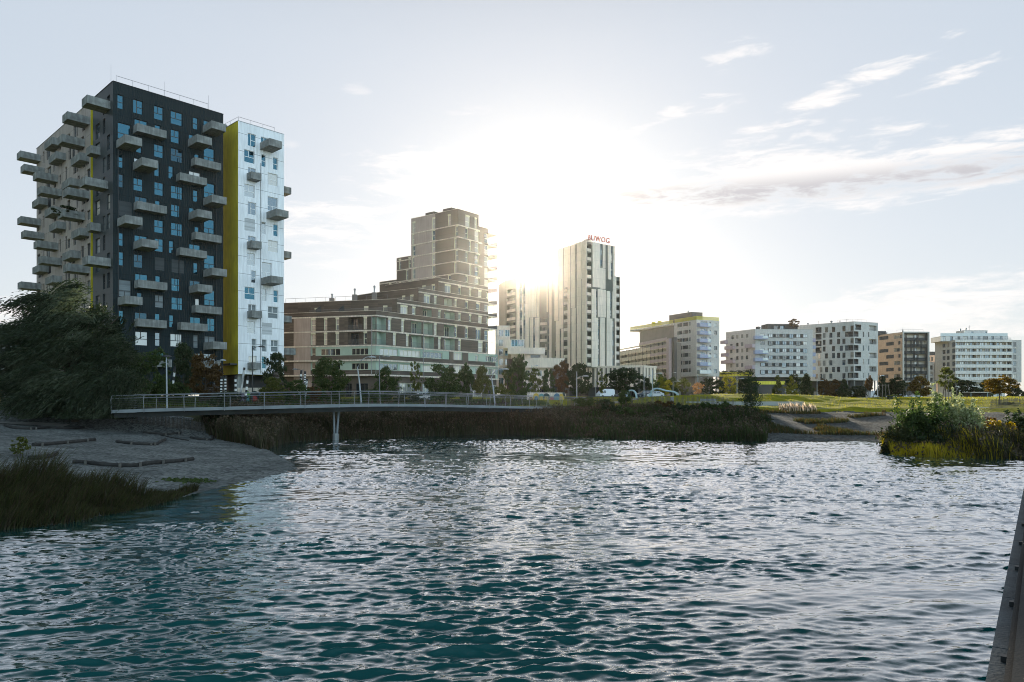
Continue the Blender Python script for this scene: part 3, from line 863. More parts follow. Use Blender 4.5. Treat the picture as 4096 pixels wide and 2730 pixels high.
def tw(fac, xa, xb, zb, h=2.25):
    a = fac.upx(p6(xa)); b = fac.upx(p6(xb))
    fac.win(a, zb + .25, b, zb + .25 + h, 'N2' if b - a > 1.5 else 'H', **TW)
    fac.box('blind_box', a - .02, b + .02, 0.003, .10, zb + .25 + h - .02, zb + .25 + h + .28, 'cream_frame')


for k in range(7, 13):
    alt = k % 2
    for (a, b) in ([(1885, 1927), (1977, 1998)] if k == 12 else [(1887, 1908), (1990, 2028)] if alt else [(1922, 1942), (2013, 2050)]): tw(ft, a, b, tz(k))
    if k < 12: tw(ft2, 2120, 2155, tz(k))
    tw(fb, *((1715, 1740) if k in (12, 7) else (1797, 1818) if alt else (1775, 1797)), tz(k))
    for (a, b) in [(1362, 1380) if alt else (1364, 1391), (1560, 1588)]: tw(fp, a, b, tz(k), 2.3)
    for f in (ft, fb, fp): floor_slab(f, tz(k) + .02, proj=.14, h=.22)
    if k < 12:
        # terraces at the right end, open to the side
        mm = MB(); Q = onR(TE)
        n_ = V2(rd.y, -rd.x)
        mm.obox(Q, rd, n_, .01, 3.4, -3.5, .1, tz(k + 1) - .12, tz(k + 1) + .12, M['slab_white']); mm.build('balcony_slab', st.root)
        mm = MB(); mm.obox(Q, rd, n_, 3.2, 3.28, -3.4, 0, tz(k) + .14, tz(k) + 1.05, M['rose_panel'] if k % 2 else M['rail_steel']); mm.build('balustrade', st.root)
for k in (4, 5, 6):
    for (a, b) in [(1362, 1385)]: tw(fp1, a, b, kz(k), 2.3)
    mm = MB(); Q = onR(TE); n_ = V2(rd.y, -rd.x)
    mm.obox(Q, rd, n_, .01, 3.4, -3.5, .1, kz(k) - .12, kz(k) + .12, M['slab_white']); mm.build('balcony_slab', st.root)
    mm = MB(); mm.obox(Q, rd, n_, 3.2, 3.28, -3.4, 0, kz(k) + .14, kz(k) + 1.05, M['rail_steel']); mm.build('balustrade', st.root)
for k in (8, 9):
    for (a, b) in ([(1228, 1250), (1325, 1343)] if k == 9 else [(1298, 1320)]): tw(fw1, a, b, tz(k))
    floor_slab(fw1, tz(k), proj=.14, h=.22)
floor_slab(fw1, tz(10) - .5, proj=.14, h=.22)
for k in (6, 7):
    for f in (fw1, fw2): floor_slab(f, tz(k) + .03, proj=.14, h=.22)
    for (a, b) in ([(1230, 1250), (1325, 1343)] if k == 7 else [(1215, 1235), (1298, 1320)]): tw(fw1, a, b, tz(k))
    for (a, b) in ([(1132, 1153)] if k == 7 else [(1102, 1123)]): tw(fw2, a, b, tz(k))
floor_slab(fw2, tz(8) + .1, proj=.14, h=.22)
for (px, d) in ((1100 + 1445 / S6, -3), (1100 + 1620 / S6, -3)):    # timber screened roof boxes
    u_ = fp.upx(px); mm = MB(); mm.obox(fp.A, fp.u, fp.n, u_ - 1.4, u_ + 1.4, d - 2, d, zt_top - .35, zt_top + 1.7, M['brown_wood']); mm.build('roof_box', st.root)
rooftop_rail(st.root, [onR(30.6), onR(TE - .2)], tz(12) + .65, 1.3)
g = st.vols[3].fac(0)
rooftop_rail(st.root, [(g.P(2, 0, -2))[:2], (g.P(g.W - 3, 0, -2))[:2]], kz(5) + .6, 1.6)
for (pxv, hh) in ((565, 2.2), (790, 3.0), (985, 3.4)):
    q = g.P(g.upx(p6(pxv), -3), 0, -3)
    mm = MB(); mm.box(q.x - .5, q.x + .5, q.y - .4, q.y + .4, kz(5) + .55, kz(5) + .55 + hh * .7, M['grey_render']); mm.build('chimney', st.root)
    vent_pipe(st.root, q.x, q.y, kz(5) + .55 + hh * .7, hh * .45, .16)
st.finish()

# ================================================================== 3  the white striped high-rise with the sign
CB = V2((2346 - CX) / F * 233, 233.0)
br = V2(.813, .582); bl = V2(-.574, .819)
hi = Bld('high_rise', 'cream striped high-rise with red rooftop lettering, tallest house right of the low sun', 'building', (CB.x, CB.y, GZ), coping=M['white_panel'])
ztop = CAMZ + (HY - 967) / F * 233
zpod = CAMZ + (HY - (900 + 1275 / 2.24)) / F * 233
vh = hi.vol([CB + bl * 18.5, CB, CB + br * 12.5, CB + br * 12.5 + bl * 18.5], zpod, ztop, M['olive_wall'])
zw2 = CAMZ + (HY - (900 + 462 / 2.24)) / F * 241
vh2 = hi.vol([CB + br * 12.503 + bl * .6, CB + br * 15.6 + bl * .6, CB + br * 15.6 + bl * 14, CB + br * 12.503 + bl * 14], zpod, zw2, M['olive_wall'])
CBL = V2((2068 - CX) / F * 255, 255.0)
LE = CB + bl * 18.503
zl = CAMZ + (HY - 1112) / F * 255
ld_ = (LE - CBL).normalized()
vh3 = hi.vol([CBL + V2(-.574, .819) * 7.5, CBL, LE, LE + V2(-.3, .95) * 12, CBL + V2(-.574, .819) * 12 + V2(0, 6)], zpod - 2, zl, M['olive_wall'])
h1 = vh.fac(1); h0 = vh.fac(0); h2 = vh2.fac(0); h3 = vh3.fac(1); h30 = vh3.fac(0)
g24 = lambda x, y=0: (1950 + x / 2.24, 900 + y / 2.24)


def panel(fac, x0, x1, y0, y1, d=.28):
    a, b = fac.upx(g24(x0)[0]), fac.upx(g24(x1)[0])
    px = g24((x0 + x1) / 2)[0]
    z1 = fac.zpx(px, g24(0, y0)[1]); z0 = fac.zpx(px, g24(0, y1)[1])
    z1 = min(z1, fac.vol.z1 + .12); z0 = max(z0, fac.vol.z0 + .02)
    if y0 <= 0: z1 = fac.vol.z1 + .12
    fac.box('facade_panel', max(a, -.28), min(b, fac.W + .02), .003, d, z0, z1, 'white_panel')


def strip(fac, x0, x1, y0, y1, fh=2.95):
    """column of windows, one per floor"""
    a, b = fac.upx(g24(x0)[0]), fac.upx(g24(x1)[0])
    px = g24((x0 + x1) / 2)[0]
    z1 = fac.zpx(px, g24(0, y0)[1]) if y0 > 0 else fac.vol.z1 - 1.2
    z0 = max(fac.zpx(px, g24(0, y1)[1]), fac.vol.z0 + .5)
    n = max(1, round((z1 - z0) / fh))
    for i in range(n):
        zb = z0 + (z1 - z0) * i / n
        fac.win(a, zb + .55, b, zb + 2.6, 'H', 'dark_frame', dist=[('glass_house', .5), ('glass_grey', .3), ('glass_warm', .2)], depth=.15)


def logg(fac, x0, x1, y0, y1, fh=2.95):
    a, b = fac.upx(g24(x0)[0]), fac.upx(g24(x1)[0])
    if a > b: a, b = b, a
    a = max(a, .1); b = min(b, fac.W - .1)
    px = g24((x0 + x1) / 2)[0]
    z1 = fac.zpx(px, g24(0, y0)[1]) if y0 > 0 else fac.vol.z1 - .4
    z0 = max(fac.zpx(px, g24(0, y1)[1]), fac.vol.z0 + .3)
    n = max(1, round((z1 - z0) / fh))
    for i in range(n):
        zb = z0 + (z1 - z0) * i / n
        fac.loggia(a, zb + .15, b, zb + 2.65, 1.5, 'olive_wall', rail_solid='slab_white')


for r in [(938, 1005, 0, 560), (1030, 1052, 0, 390), (1005, 1052, 392, 575), (1077, 1102, 0, 490), (1121, 1137, 0, 600),
          (930, 968, 578, 830), (930, 984, 832, 1275), (985, 1055, 580, 828), (1005, 1046, 832, 1275), (1063, 1094, 595, 838), (1063, 1114, 840, 1275), (1115, 1135, 600, 838)]: panel(h1, *r)
for r in [(1007, 1028, 190, 385), (986, 1003, 395, 565), (1103, 1119, 200, 480), (969, 983, 585, 828), (986, 1003, 835, 1275), (1096, 1113, 600, 835), (1117, 1132, 845, 1275)]: strip(h1, *r)
logg(h1, 893, 929, 0, 1275)
logg(h2, 1151, 1184, 500, 1240)
panel(h2, 1137, 1150, 0, 1275); panel(h2, 1185, 1194, 0, 1275)
for r in [(853, 888, 0, 1275), (804, 846, 0, 490), (804, 842, 492, 1275), (752, 787, 0, 745), (758, 792, 747, 1275), (722, 742, 0, 1275), (690, 720, 0, 560), (645, 678, 0, 930), (666, 680, 932, 1275), (604, 636, 0, 860), (618, 650, 862, 1275)]: panel(h0, *r)
for r in [(788, 803, 0, 490), (793, 803, 750, 1275), (744, 752, 500, 1275), (846, 852, 0, 1275), (637, 644, 600, 930), (652, 664, 935, 1275), (604, 616, 865, 1275)]: strip(h0, *r)
logg(h0, 682, 719, 560, 1275)
for r in [(262, 290, 0, 1275), (312, 322, 0, 1275), (342, 376, 0, 1275), (378, 408, 0, 830), (384, 408, 832, 1275), (430, 466, 832, 1275), (412, 440, 0, 828), (447, 464, 0, 828), (532, 541, 0, 780), (556, 590, 0, 1275)]: panel(h3, *r)
for r in [(291, 311, 560, 1275), (323, 341, 560, 1275), (410, 428, 835, 1275), (543, 555, 780, 1275), (592, 602, 560, 1275)]: strip(h3, *r)
logg(h3, 470, 530, 830, 1275)
for k in range(9):
    zb = zpod + 3 + k * 3.0
    h30.loggia(1.0, zb + .2, h30.W - 1.0, zb + 2.6, 1.2, 'olive_wall', rail_solid='slab_white')
# podium with stripes
zp0 = CAMZ + (HY - (900 + 1452 / 2.24)) / F * 228
PA = V2((g24(720)[0] - CX) / F * 236, 236.0) + V2(0, 4); PB = V2((g24(1390)[0] - CX) / F * 230, 230.0); PC = V2((g24(1512)[0] - CX) / F * 238, 238.0)
vp = hi.vol([PA, PB, PC, PC + V2(0, 20), PA + V2(0, 24)], zp0, zpod - .003, M['olive_wall'], name='podium_wall', top=True)
vpb = hi.vol([PA + V2(1, 2), PB + V2(-1, 2), PC + V2(-1.5, 2), PC + V2(-1.5, 19), PA + V2(1, 19)], GZ - .5, zp0 - .003, M['dark_render'], name='base_wall', top=False)
f0 = vp.fac(0); f1 = vp.fac(1)
x = 722.0
while x < 1385:
    w = random.choice([14, 17, 24, 30]); panel(f0, x, x + w, 0, 1452); x += w + random.choice([14, 18, 26])
x = 1396.0
while x < 1505:
    w = random.choice([14, 17, 24]); panel(f1, x, x + w, 0, 1452); x += w + random.choice([12, 16])
for f in (f0, f1): f.box('roof_edge', 0, f.W, .003, .35, zpod - .25, zpod + .45, 'white_panel')
f0b = vpb.fac(0)
for k in range(7): f0b.win(2 + k * 7.4, GZ - .2, 6.8 + k * 7.4, zp0 - .6, 'N3', 'dark_frame', 'glass_dark', name='shop_window')
# roof plant, railings
rooftop_rail(hi.root, [h0.P(6, 0, -.6)[:2], h0.P(h0.W, 0, -.8)[:2]], ztop - .3, 1.2)
h0.box('roof_plant', 9.5, 15, -5, -2.5, ztop - .34, ztop + 1.3, 'white_panel')
h0.box('roof_plant', h0.W - 4.2, h0.W - 2.2, -4.2, -2.5, ztop - .34, ztop + 1.7, 'slab_white')
hi.finish()

# the lettering on the roof
cu = bpy.data.curves.new('sign_text', 'FONT'); cu.body = 'BUWOG'; cu.size = 4.1; cu.extrude = .12; cu.offset = .04; cu.space_character = 1.15
cu.align_x = 'LEFT'
to = bpy.data.objects.new('sign_text', cu); COL.objects.link(to)
dg = bpy.context.evaluated_depsgraph_get()
me = bpy.data.meshes.new_from_object(to.evaluated_get(dg))
bpy.data.objects.remove(to)
me.materials.clear(); me.materials.append(M['red_letters'])
xs = [v.co.x for v in me.vertices]; ys = [v.co.y for v in me.vertices]
sg_u0 = h1.upx(g24(897)[0], -.4); sg_u1 = h1.upx(g24(1090)[0], -.4)
kx = (sg_u1 - sg_u0) / (max(xs) - min(xs))
zs0 = h1.zpx(g24(990)[0], g24(0, 156)[1], -.4); hgt = 2.05
ky = 1.75 / (max(ys) - min(ys))
me.transform(Matrix.Rotation(pi / 2, 4, 'X') @ Matrix.Diagonal((kx, ky, 1, 1)))
sgn = empty('rooftop_sign', h1.P(sg_u0, ztop + .85, -.4), h1.ang)
tag(sgn, 'red rooftop lettering standing on the edge of the striped high-rise roof', 'sign')
link('lettering', me, sgn)
mm = MB()
for i in range(7):
    xx = (sg_u1 - sg_u0) * i / 6
    mm.tube([(xx, .16, -1.2), (xx, .16, .3)], .05, M['rail_steel'], 4)
mm.tube([(0, .14, .25), (sg_u1 - sg_u0, .14, .25)], .06, M['rail_steel'], 4)
link('support_frame', mm.mesh('support_frame'), sgn)

# ================================================================== 4  low white house with rounded terraces in between
mid = Bld('terrace_house', 'low white plastered house with long rounded balcony parapets, below the sun', 'building', (10.0, 200.0, GZ), coping=M['plaster_soft'])


def slabpx(xa, xb, ya, yb, Y, dep, mat, name, round_=0.0, y2=None):
    p = lambda x, Y_: V2((g24(x)[0] - CX) / F * Y_, Y_)
    A = p(xa, Y); B = p(xb, Y if y2 is None else y2)
    z1 = CAMZ + (HY - g24(0, ya)[1]) / F * Y; z0 = CAMZ + (HY - g24(0, yb)[1]) / F * Y
    foot = [A]
    if round_:
        r = round_
        for q in range(5):
            a = pi / 2 * q / 4; foot.append(B + V2(-r + r * sin(a), r - r * cos(a)))
    else: foot.append(B)
    foot += [B + V2(0, dep), A + V2(0, dep)]
    return mid.vol(foot, z0, z1, M[mat], name=name)


v_a = slabpx(322, 560, 1282, 1500, 192, 20, 'plaster_soft', 'wall')
v_b = slabpx(322, 702, 1195, 1280, 190, 24, 'plaster_soft', 'balcony_parapet', 3.0)
v_c = slabpx(210, 500, 1160, 1194, 197, 20, 'plaster_soft', 'wall')
v_d = slabpx(182, 520, 1103, 1158, 195, 22, 'plaster_soft', 'balcony_parapet', 3.0)
v_e = slabpx(150, 330, 1030, 1102, 203, 18, 'plaster_soft', 'wall')
v_f = slabpx(70, 200, 905, 1500, 215, 16, 'plaster_soft', 'wall')
v_g = slabpx(560, 700, 1283, 1500, 196, 18, 'olive_wall', 'wall')
v_h = slabpx(175, 321, 1200, 1500, 199, 16, 'brown_panel', 'wall')
fa = v_a.fac(0)
for (x0, x1, y0, y1, n) in [(340, 378, 1255, 1290, 2), (448, 487, 1253, 1292, 2)]:
    z1 = fa.zpx(g24(x0)[0], g24(0, y0)[1] + 14); fa.win(fa.upx(g24(x0)[0]), z1 - 2.2, fa.upx(g24(x1)[0]), z1 - .6, 'N2', 'white_frame', dist=G_MIX)
for i in range(5): fa.win(1.2 + i * 3.2, GZ, 3.4 + i * 3.2, GZ + 2.6, 'N2', 'dark_frame', dist=G_MIX)
ff = v_f.fac(0)
for k in range(6):
    for u_ in (1.0, 4.0): ff.win(u_, GZ + 4 + 2.9 * k, u_ + 1.4, GZ + 6 + 2.9 * k, 'N2', 'white_frame', dist=G_WHITE)
fe = v_e.fac(0)
for u_ in (2.0, 6.0): fe.win(u_, v_e.z0 + .4, u_ + 1.8, v_e.z0 + 2.4, 'N2', 'white_frame', dist=G_WHITE)
fcc = v_c.fac(0); fcc.win(fcc.W - 3.5, v_c.z0 + .1, fcc.W - .8, v_c.z1 - .1, 'N3', 'dark_frame', 'glass_dark')
fgg = v_g.fac(0)
for i in range(3): fgg.win(.8 + i * 3.3, GZ, 3.2 + i * 3.3, GZ + 3.2, 'N2', 'dark_frame', 'glass_dark')
mid.finish()
# ================================================================== 5  houses along the right
gi = lambda x, y=0: (2450 + x / 2.768, 1200 + y / 2.768)
gj = lambda x, y=0: (3200 + x / 2.626, 1200 + y / 2.626)
G_HOUSE = [('glass_house', .40), ('glass_dark', .25), ('glass_grey', .2), ('glass_warm', .15)]


def pxwin(fac, g, x0, x1, y0, y1, style='N2', frame='dark_frame', **k):
    k.setdefault('dist', G_HOUSE); k.setdefault('depth', .18)
    a, b = fac.upx(g(x0)[0]), fac.upx(g(x1)[0]); px = g((x0 + x1) / 2)[0]
    z1 = fac.zpx(px, g(0, y0)[1]); z0 = fac.zpx(px, g(0, y1)[1])
    return fac.win(a, z0, b, z1, style, frame, **k)


def pxbox(fac, g, name, x0, x1, y0, y1, d0, d1, mat):
    a, b = fac.upx(g(x0)[0]), fac.upx(g(x1)[0]); px = g((x0 + x1) / 2)[0]
    return fac.box(name, a, b, d0, d1, fac.zpx(px, g(0, y1)[1]), fac.zpx(px, g(0, y0)[1]), mat)


def corner_house(px, Y, dl, L, dr_, R, ytop, ybot, g, dep=None):
    Cn = V2((px - CX) / F * Y, Y)
    z1 = CAMZ + (HY - g(0, ytop)[1]) / F * Y; z0 = CAMZ + (HY - g(0, ybot)[1]) / F * Y
    A = Cn + dl * L; B = Cn + dr_ * R
    return Cn, A, B, z0, z1


def roof_bits(h, v, seed):
    """ventilation stacks, aerials and lightning rods on a flat roof"""
    r = random.Random(seed); c = sum(v.foot, Vector((0, 0))) / len(v.foot)
    for i in range(5):
        p = c + (v.foot[r.randrange(len(v.foot))] - c) * r.uniform(.25, .75); z = v.z1 - .36
        if i < 3: vent_pipe(h.root, p.x, p.y, z, r.uniform(1.0, 1.9), r.uniform(.15, .3), 'vent_stack')
        else:
            m = MB(); hh = r.uniform(1.8, 3.2); m.tube([(p.x, p.y, z), (p.x, p.y, z + hh)], .035, M['rail_steel'], 4)
            for q in (.7, .85): m.tube([(p.x - .4, p.y, z + hh * q), (p.x + .4, p.y, z + hh * q)], .025, M['rail_steel'], 4)
            m.build('aerial', h.root)


def slat_rail(f, u0, u1, d, z, h):
    m = MB(); y = M['yellow_rail']
    m.obox(f.A, f.u, f.n, u0, u1, d - .03, d + .03, z + h - .08, z + h, y); m.obox(f.A, f.u, f.n, u0, u1, d - .03, d + .03, z + .05, z + .12, y)
    n = int((u1 - u0) / .2)
    for i in range(n):
        a = u0 + (u1 - u0) * i / n; m.obox(f.A, f.u, f.n, a, a + .145, d - .012, d + .012, z + .12, z + h - .08, y)
    m.build('roof_railing', f.root)


# ---- A: white block with yellow roof railing and the gallery wing
Cn, A, B, z0, z1 = corner_house(2786, 277, V2(-.454, .891), 13.2, V2(.906, .423), 11.4, 221, 845, gi)
ha = Bld('apartment_house', 'pale house with yellow roof railing and a long gallery wing at its left', 'building', (Cn.x, Cn.y, GZ))
va = ha.vol([A, Cn, B, B + V2(-.4, .9) * 12], z0, z1, M['brick_white'])
aL, aR = va.fac(0), va.fac(1)
for k in range(7):
    yb = 270 + 86.2 * k
    zr = aL.zpx(gi(800)[0], gi(0, yb + 22)[1])
    uu = [aL.upx(gi(x)[0]) for x in (714, 742, 772, 802, 838, 865)]
    zc = aR.zpx(gi(1010)[0], gi(0, yb)[1])
    zb = zc - .35
    aL.win(uu[0], zb, uu[1], zb + 1.45, 'N2', dist=G_HOUSE); aL.win(uu[2], zb, uu[3], zb + 1.45, 'N2', dist=G_HOUSE); aL.win(uu[4], zb, uu[5], zb + 1.45, 'S', dist=G_HOUSE)
    aL.box('grey_panel', uu[1] + .05, uu[2] - .05, .003, .05, zb, zb + 1.45, 'dark_render'); aL.box('grey_panel', uu[3] + .05, uu[4] - .05, .003, .05, zb, zb + 1.45, 'dark_render')
    u0, u1 = aR.upx(gi(975)[0]), aR.upx(gi(1043)[0])
    aR.win(u0, zc - 1.0, u1, zc + 1.15, 'N3', dist=G_HOUSE)
    aR.win(aR.upx(gi(1072)[0]), zc - 1.0, aR.upx(gi(1090)[0]), zc + 1.0, 'S', dist=G_HOUSE)
    b0, b1 = max(.1, aR.upx(gi(934)[0])), aR.upx(gi(1090)[0], 1.4)
    o = aR.balcony(b0, b1, 1.7, zc + .25, 1.45, 'blue_lav' if k != 6 else 'glass_rail')
    aR.box('glass_balustrade', b0 + (b1 - b0) * .68, b1 - .05, 1.703, 1.76, zc - .85, zc + .2, 'glass_rail')
    if k in (0, 1, 3, 4, 6): aR.win(aR.upx(gi(1123)[0]), zc - .85, aR.upx(gi(1160)[0]), zc + .8, 'N2', dist=G_HOUSE)
    m = MB(); P0 = aR.P(aR.W, zc - 1.2, -2.8)   # balconies at the right gable
    m.box(.003, 2.3, 0, 2.4, 0, 1.45, M['blue_lav']); link('balcony', m.mesh('balcony'), ha.root, P0 - ha.root.location, aR.ang)
# yellow railing and dark roof storey
for (f, u0, u1) in ((aL, 0, aL.W), (aR, 0, aR.W)):
    slat_rail(f, u0 + .05, u1 - .05, -.1, z1 + .08, 1.35)
vpa = ha.vol([A + V2(.9, .2) * 1 + V2(-2, 4), Cn + V2(-.6, 4.5), Cn + V2(.906, .423) * 5.5 + V2(-.8, 4.5), Cn + V2(.906, .423) * 5.5 + V2(-4, 11), A + V2(0, 9)], z1 - .3, z1 + 3.6, M['dark_render'], name='roof_storey', bottom=False)
vent_pipe(ha.root, vpa.foot[1].x - 1, vpa.foot[1].y + 2, z1 + 3.2, 1.2, .25)
# grey rear volume with overhanging roof, then galleries
dA = (A - Cn).normalized()
G0 = A + dA * .05 + V2(.9, .4) * .8
Gend = V2((gi(300)[0] - CX) / F * 312, 312.0)
vg = ha.vol([Gend, G0, G0 + V2(6, 4), Gend + V2(8, 5)], z0 + 1, z1 - .9, M['grey_render'], name='rear_wall', bottom=False)
fgA = vg.fac(0)
fgA.box('roof_overhang', -5.5, fgA.W, -7, 1.3, z1 - .85, z1 - .1, 'slab_white')
slat_rail(fgA, -5.4, fgA.W, 1.18, z1 - .08, 1.3)
for q in (.35, .52): fgA.box('chimney', fgA.W * q - .6, fgA.W * q + .6, -1.5, -.4, z1 - .1, z1 + 2.2, 'yellow_rail')
E0 = V2((gi(640)[0] - CX) / F * 281, 281.0); E1 = V2((gi(70)[0] - CX) / F * 334, 334.0)
z_g1 = CAMZ + (HY - gi(0, 455)[1]) / F * 283
vga = ha.vol([E1, E0, E0 + V2(5, 3), E1 + V2(9, 4)], GZ - .5, z_g1 - .9, M['gallery_wall'], name='gallery_wall')
fG = vga.fac(0)
for k in range(7):
    zt = fG.zpx(gi(560)[0], gi(0, 425 + 75.5 * k)[1], 1.6)
    if zt < GZ + 1.2: break
    fG.box('gallery_floor', .1, fG.W, .003, 1.55, zt - 1.35, zt - 1.12, 'slab_white')
    n = 13 if k else 7
    for i in range(n):
        a = fG.W * (1 - (i + 1) / 14.0); b = fG.W * (1 - i / 14.0) - .12
        if k == 0 and i > 6: continue
        fG.box('gallery_parapet', a, b, 1.5, 1.6, zt - 1.12, zt + .05, 'rose_panel' if (i < 4 or k == 0) else 'slab_white')
        if k > 0: fG.win(a + .5, zt - 1.05, a + 1.5, zt + .95, 'S', dist=G_HOUSE, name='gallery_door')
for i in range(0, 14):
    u_ = fG.W * (1 - i / 14.0) - .08
    fG.box('gallery_post', u_ - .07, u_ + .07, 1.42, 1.62, GZ - .5, z_g1 - .3 if i < 7 else z_g1 - 1.6, 'dark_render')
fG.box('stair_wall', fG.W - .02, fG.W + 2.4, -.5, 1.7, GZ, z_g1 + .6, 'rose_panel')
fG.box('stair_wall', fG.W + 2.42, fG.W + 4.6, -.6, .6, GZ, z_g1 + .9, 'dark_render')
# recessed base on columns
vab = ha.vol([A + V2(1.2, .5), Cn + V2(0, 2.6), B + V2(-2, 1.5), B + V2(-5, 10)], GZ - .6, z0 - .003, M['grey_render'], name='base_wall', top=False)
fb_ = vab.fac(1)
for i in range(3): fb_.win(1 + i * 2.9, GZ + .4, 3.2 + i * 2.9, GZ + 2.9, 'N2', dist=G_HOUSE)
fb2 = vab.fac(0)
for u_ in (2.5, 8.0): fb2.win(u_, GZ + .6, u_ + 2.0, GZ + 2.6, 'N2', dist=G_HOUSE)
for u_ in (1.2, 6.0, 10.5):
    m = MB(); p0 = aR.P(u_, GZ - .6, -.6); m.tube([p0, (p0.x, p0.y, z0)], .28, M['concrete'], 8); m.build('column', ha.root)
roof_bits(ha, va, 99)
ha.finish()

# ---- B: white house with ribbon windows
Cn, A, B, z0, z1 = corner_house(3021, 295, V2(-.476, .88), 16.5, V2(.997, .077), 24.7, 325, 855, gi)
hb = Bld('apartment_house', 'white house with grey ribbon windows and lavender balconies, between two lit lawns and sky', 'building', (Cn.x, Cn.y, GZ))
hb.root['label'] = 'white house with long grey ribbon windows and a small tree on its roof'
vb = hb.vol([A, Cn, B, B + V2(0, 13), A + V2(8, 6)], z0, z1, M['brick_white'])
bL, bR = vb.fac(0), vb.fac(1)
vb.mats[1] = M['brick_grey']
for k in range(6):
    yc = 378 + 80.3 * k; xa = 1718 if k < 4 else 1632
    zt = bR.zpx(gi(1900)[0], gi(0, yc)[1]); zb = zt - 1.55
    u0, u1 = bR.upx(gi(xa)[0]), bR.upx(gi(2155)[0])
    bR.box('ribbon_panel', u0, u1, .003, .05, zb, zt, 'dark_render')
    n = 6 if k < 4 else 7
    for i in range(n):
        c = u0 + (u1 - u0) * (i + .12) / (n - .28) ; w = 1.75
        low = .35 if (i * 3 + k) % 4 == 1 else 0
        if c + w > u1: c = u1 - w
        m = MB(); f, p = win_meshes(w, 1.5 + low, 'N2', M['dark_frame'], rnd_glass(G_HOUSE), .02)
        o = link('window', f, hb.root, bR.P(c, zb + .02 - low, .075) - hb.root.location, bR.ang); link('pane', p, o)
    if k < 4 or True:
        if xa == 1718: bR.win(bR.upx(gi(1632)[0]), zb, bR.upx(gi(1685)[0]), zt + .05, 'N2', dist=G_HOUSE)
for (rowy, cols) in [(385, [1474, 1420, 1367, 1315]), (472, [1420, 1367]), (543, [1474, 1420, 1367, 1300]), (622, [1474, 1420, 1367]), (703, [1420, 1367, 1300])]:
    zt = bL.zpx(gi(1420)[0], gi(0, rowy)[1])
    for x in cols:
        c = bL.upx(gi(x)[0]); bL.win(c, zt - 1.55, c + 1.45, zt, 'N2', dist=G_HOUSE)
for (x0, x1, y0) in [(1560, 1725, 398), (1560, 1725, 560), (1560, 1725, 642)]:
    u1 = bR.upx(gi(x1)[0], 1.6); zt = bR.zpx(gi(x1)[0], gi(0, y0)[1], 1.6)
    bR.balcony(-.9, u1, 1.7, zt, 1.5, 'blue_lav'); bR.box('glass_balustrade', u1 * .5, u1 - .05, 1.703, 1.76, zt - 1.1, zt - .05, 'glass_rail')
for (x0, x1, y0) in [(1465, 1600, 483), (1465, 1600, 723), (1240, 1333, 508), (1240, 1333, 662), (1200, 1262, 590), (1200, 1250, 670), (1195, 1250, 448)]:
    u1 = bL.upx(gi(x1)[0], 1.5); u0 = bL.upx(gi(x0)[0], 1.5); zt = bL.zpx(gi(x1)[0], gi(0, y0)[1], 1.5)
    bL.balcony(max(u0, -1.8), min(u1, bL.W - .1), 1.6, zt, 1.5, 'rose_panel')
    c = (max(u0, .1) + u1) / 2
    if c > 1 and c < bL.W - 1.2: bL.win(c - .7, zt - 1.2, c + .8, zt + .95, 'N2', dist=G_HOUSE)
for k in range(6):     # gable balconies at the right
    zt = bR.zpx(gi(2215)[0], gi(0, 420 + 79 * k)[1]); m = MB()
    m.box(.003, 3.0, 0, 2.5, 0, 1.4, M['blue_lav'] if k else M['lavender']); link('balcony', m.mesh('balcony'), hb.root, bR.P(bR.W, zt - 1.4, -3.2) - hb.root.location, bR.ang)
u0, u1 = bR.upx(gi(1715)[0], -4), bR.upx(gi(2052)[0], -4)
vbp = hb.vol([bR.P(u0, 0, -4)[:2], bR.P(u1, 0, -4)[:2], bR.P(u1, 0, -10)[:2], bR.P(u0, 0, -10)[:2]], z1 - .3, z1 + 2.6, M['dark_render'], name='roof_storey', bottom=False)
fbp = vbp.fac(0)
for q in (3.0, 5.6): fbp.win(q, z1 + .2, q + 1.6, z1 + 1.9, 'N2', dist=G_HOUSE)
rooftop_rail(hb.root, [bR.P(bR.W - 6, 0, -1)[:2], bR.P(bR.W - 1, 0, -1)[:2]], z1 - .3, 1.1)
bL.box('chimney', bL.W - 1.2, bL.W - .1, -3, -1.6, z1 - .3, z1 + 1.1, 'dark_render')
# base with bands of yellow railing
PB0 = V2((gi(1183)[0] - CX) / F * 292, 292.0); PB1 = V2((gi(1540)[0] - CX) / F * 286, 286.0)
zpt = CAMZ + (HY - gi(0, 803)[1]) / F * 290; zpb = CAMZ + (HY - gi(0, 850)[1]) / F * 290
vbb = hb.vol([PB0, PB1, PB1 + V2(1, 7), PB0 + V2(2, 14)], GZ - .6, zpb, M['dark_render'], name='base_wall')
fbb = vbb.fac(0)
fbb.box('terrace_railing', 0, fbb.W, -.1, -.04, zpb - .1, zpt, 'yellow_rail')
for q in range(6): fbb.win(1.5 + q * 6, GZ + 1.2, 3.6 + q * 6, GZ + 3.2, 'N2', dist=G_HOUSE)
vbc = hb.vol([Cn + V2(-2, 3), B + V2(-3, 3), B + V2(-3, 11), A + V2(6, 8)], GZ - .6, z0 - .003, M['dark_render'], name='base_wall', top=False)
fbc = vbc.fac(0)
for q in range(5): fbc.win(2 + q * 4.2, GZ + 2.6, 4 + q * 4.2, GZ + 4.6, 'N2', dist=G_HOUSE)
zq = CAMZ + (HY - gi(0, 938)[1]) / F * 284; zq1 = CAMZ + (HY - gi(0, 902)[1]) / F * 284
q0 = V2((gi(1490)[0] - CX) / F * 284, 284.0); q1 = V2((gi(1910)[0] - CX) / F * 284, 284.0)
m = MB(); m.box(q0.x, q1.x, 284, 284.1, zq, zq1, M['yellow_rail']); m.build('terrace_railing', hb.root)
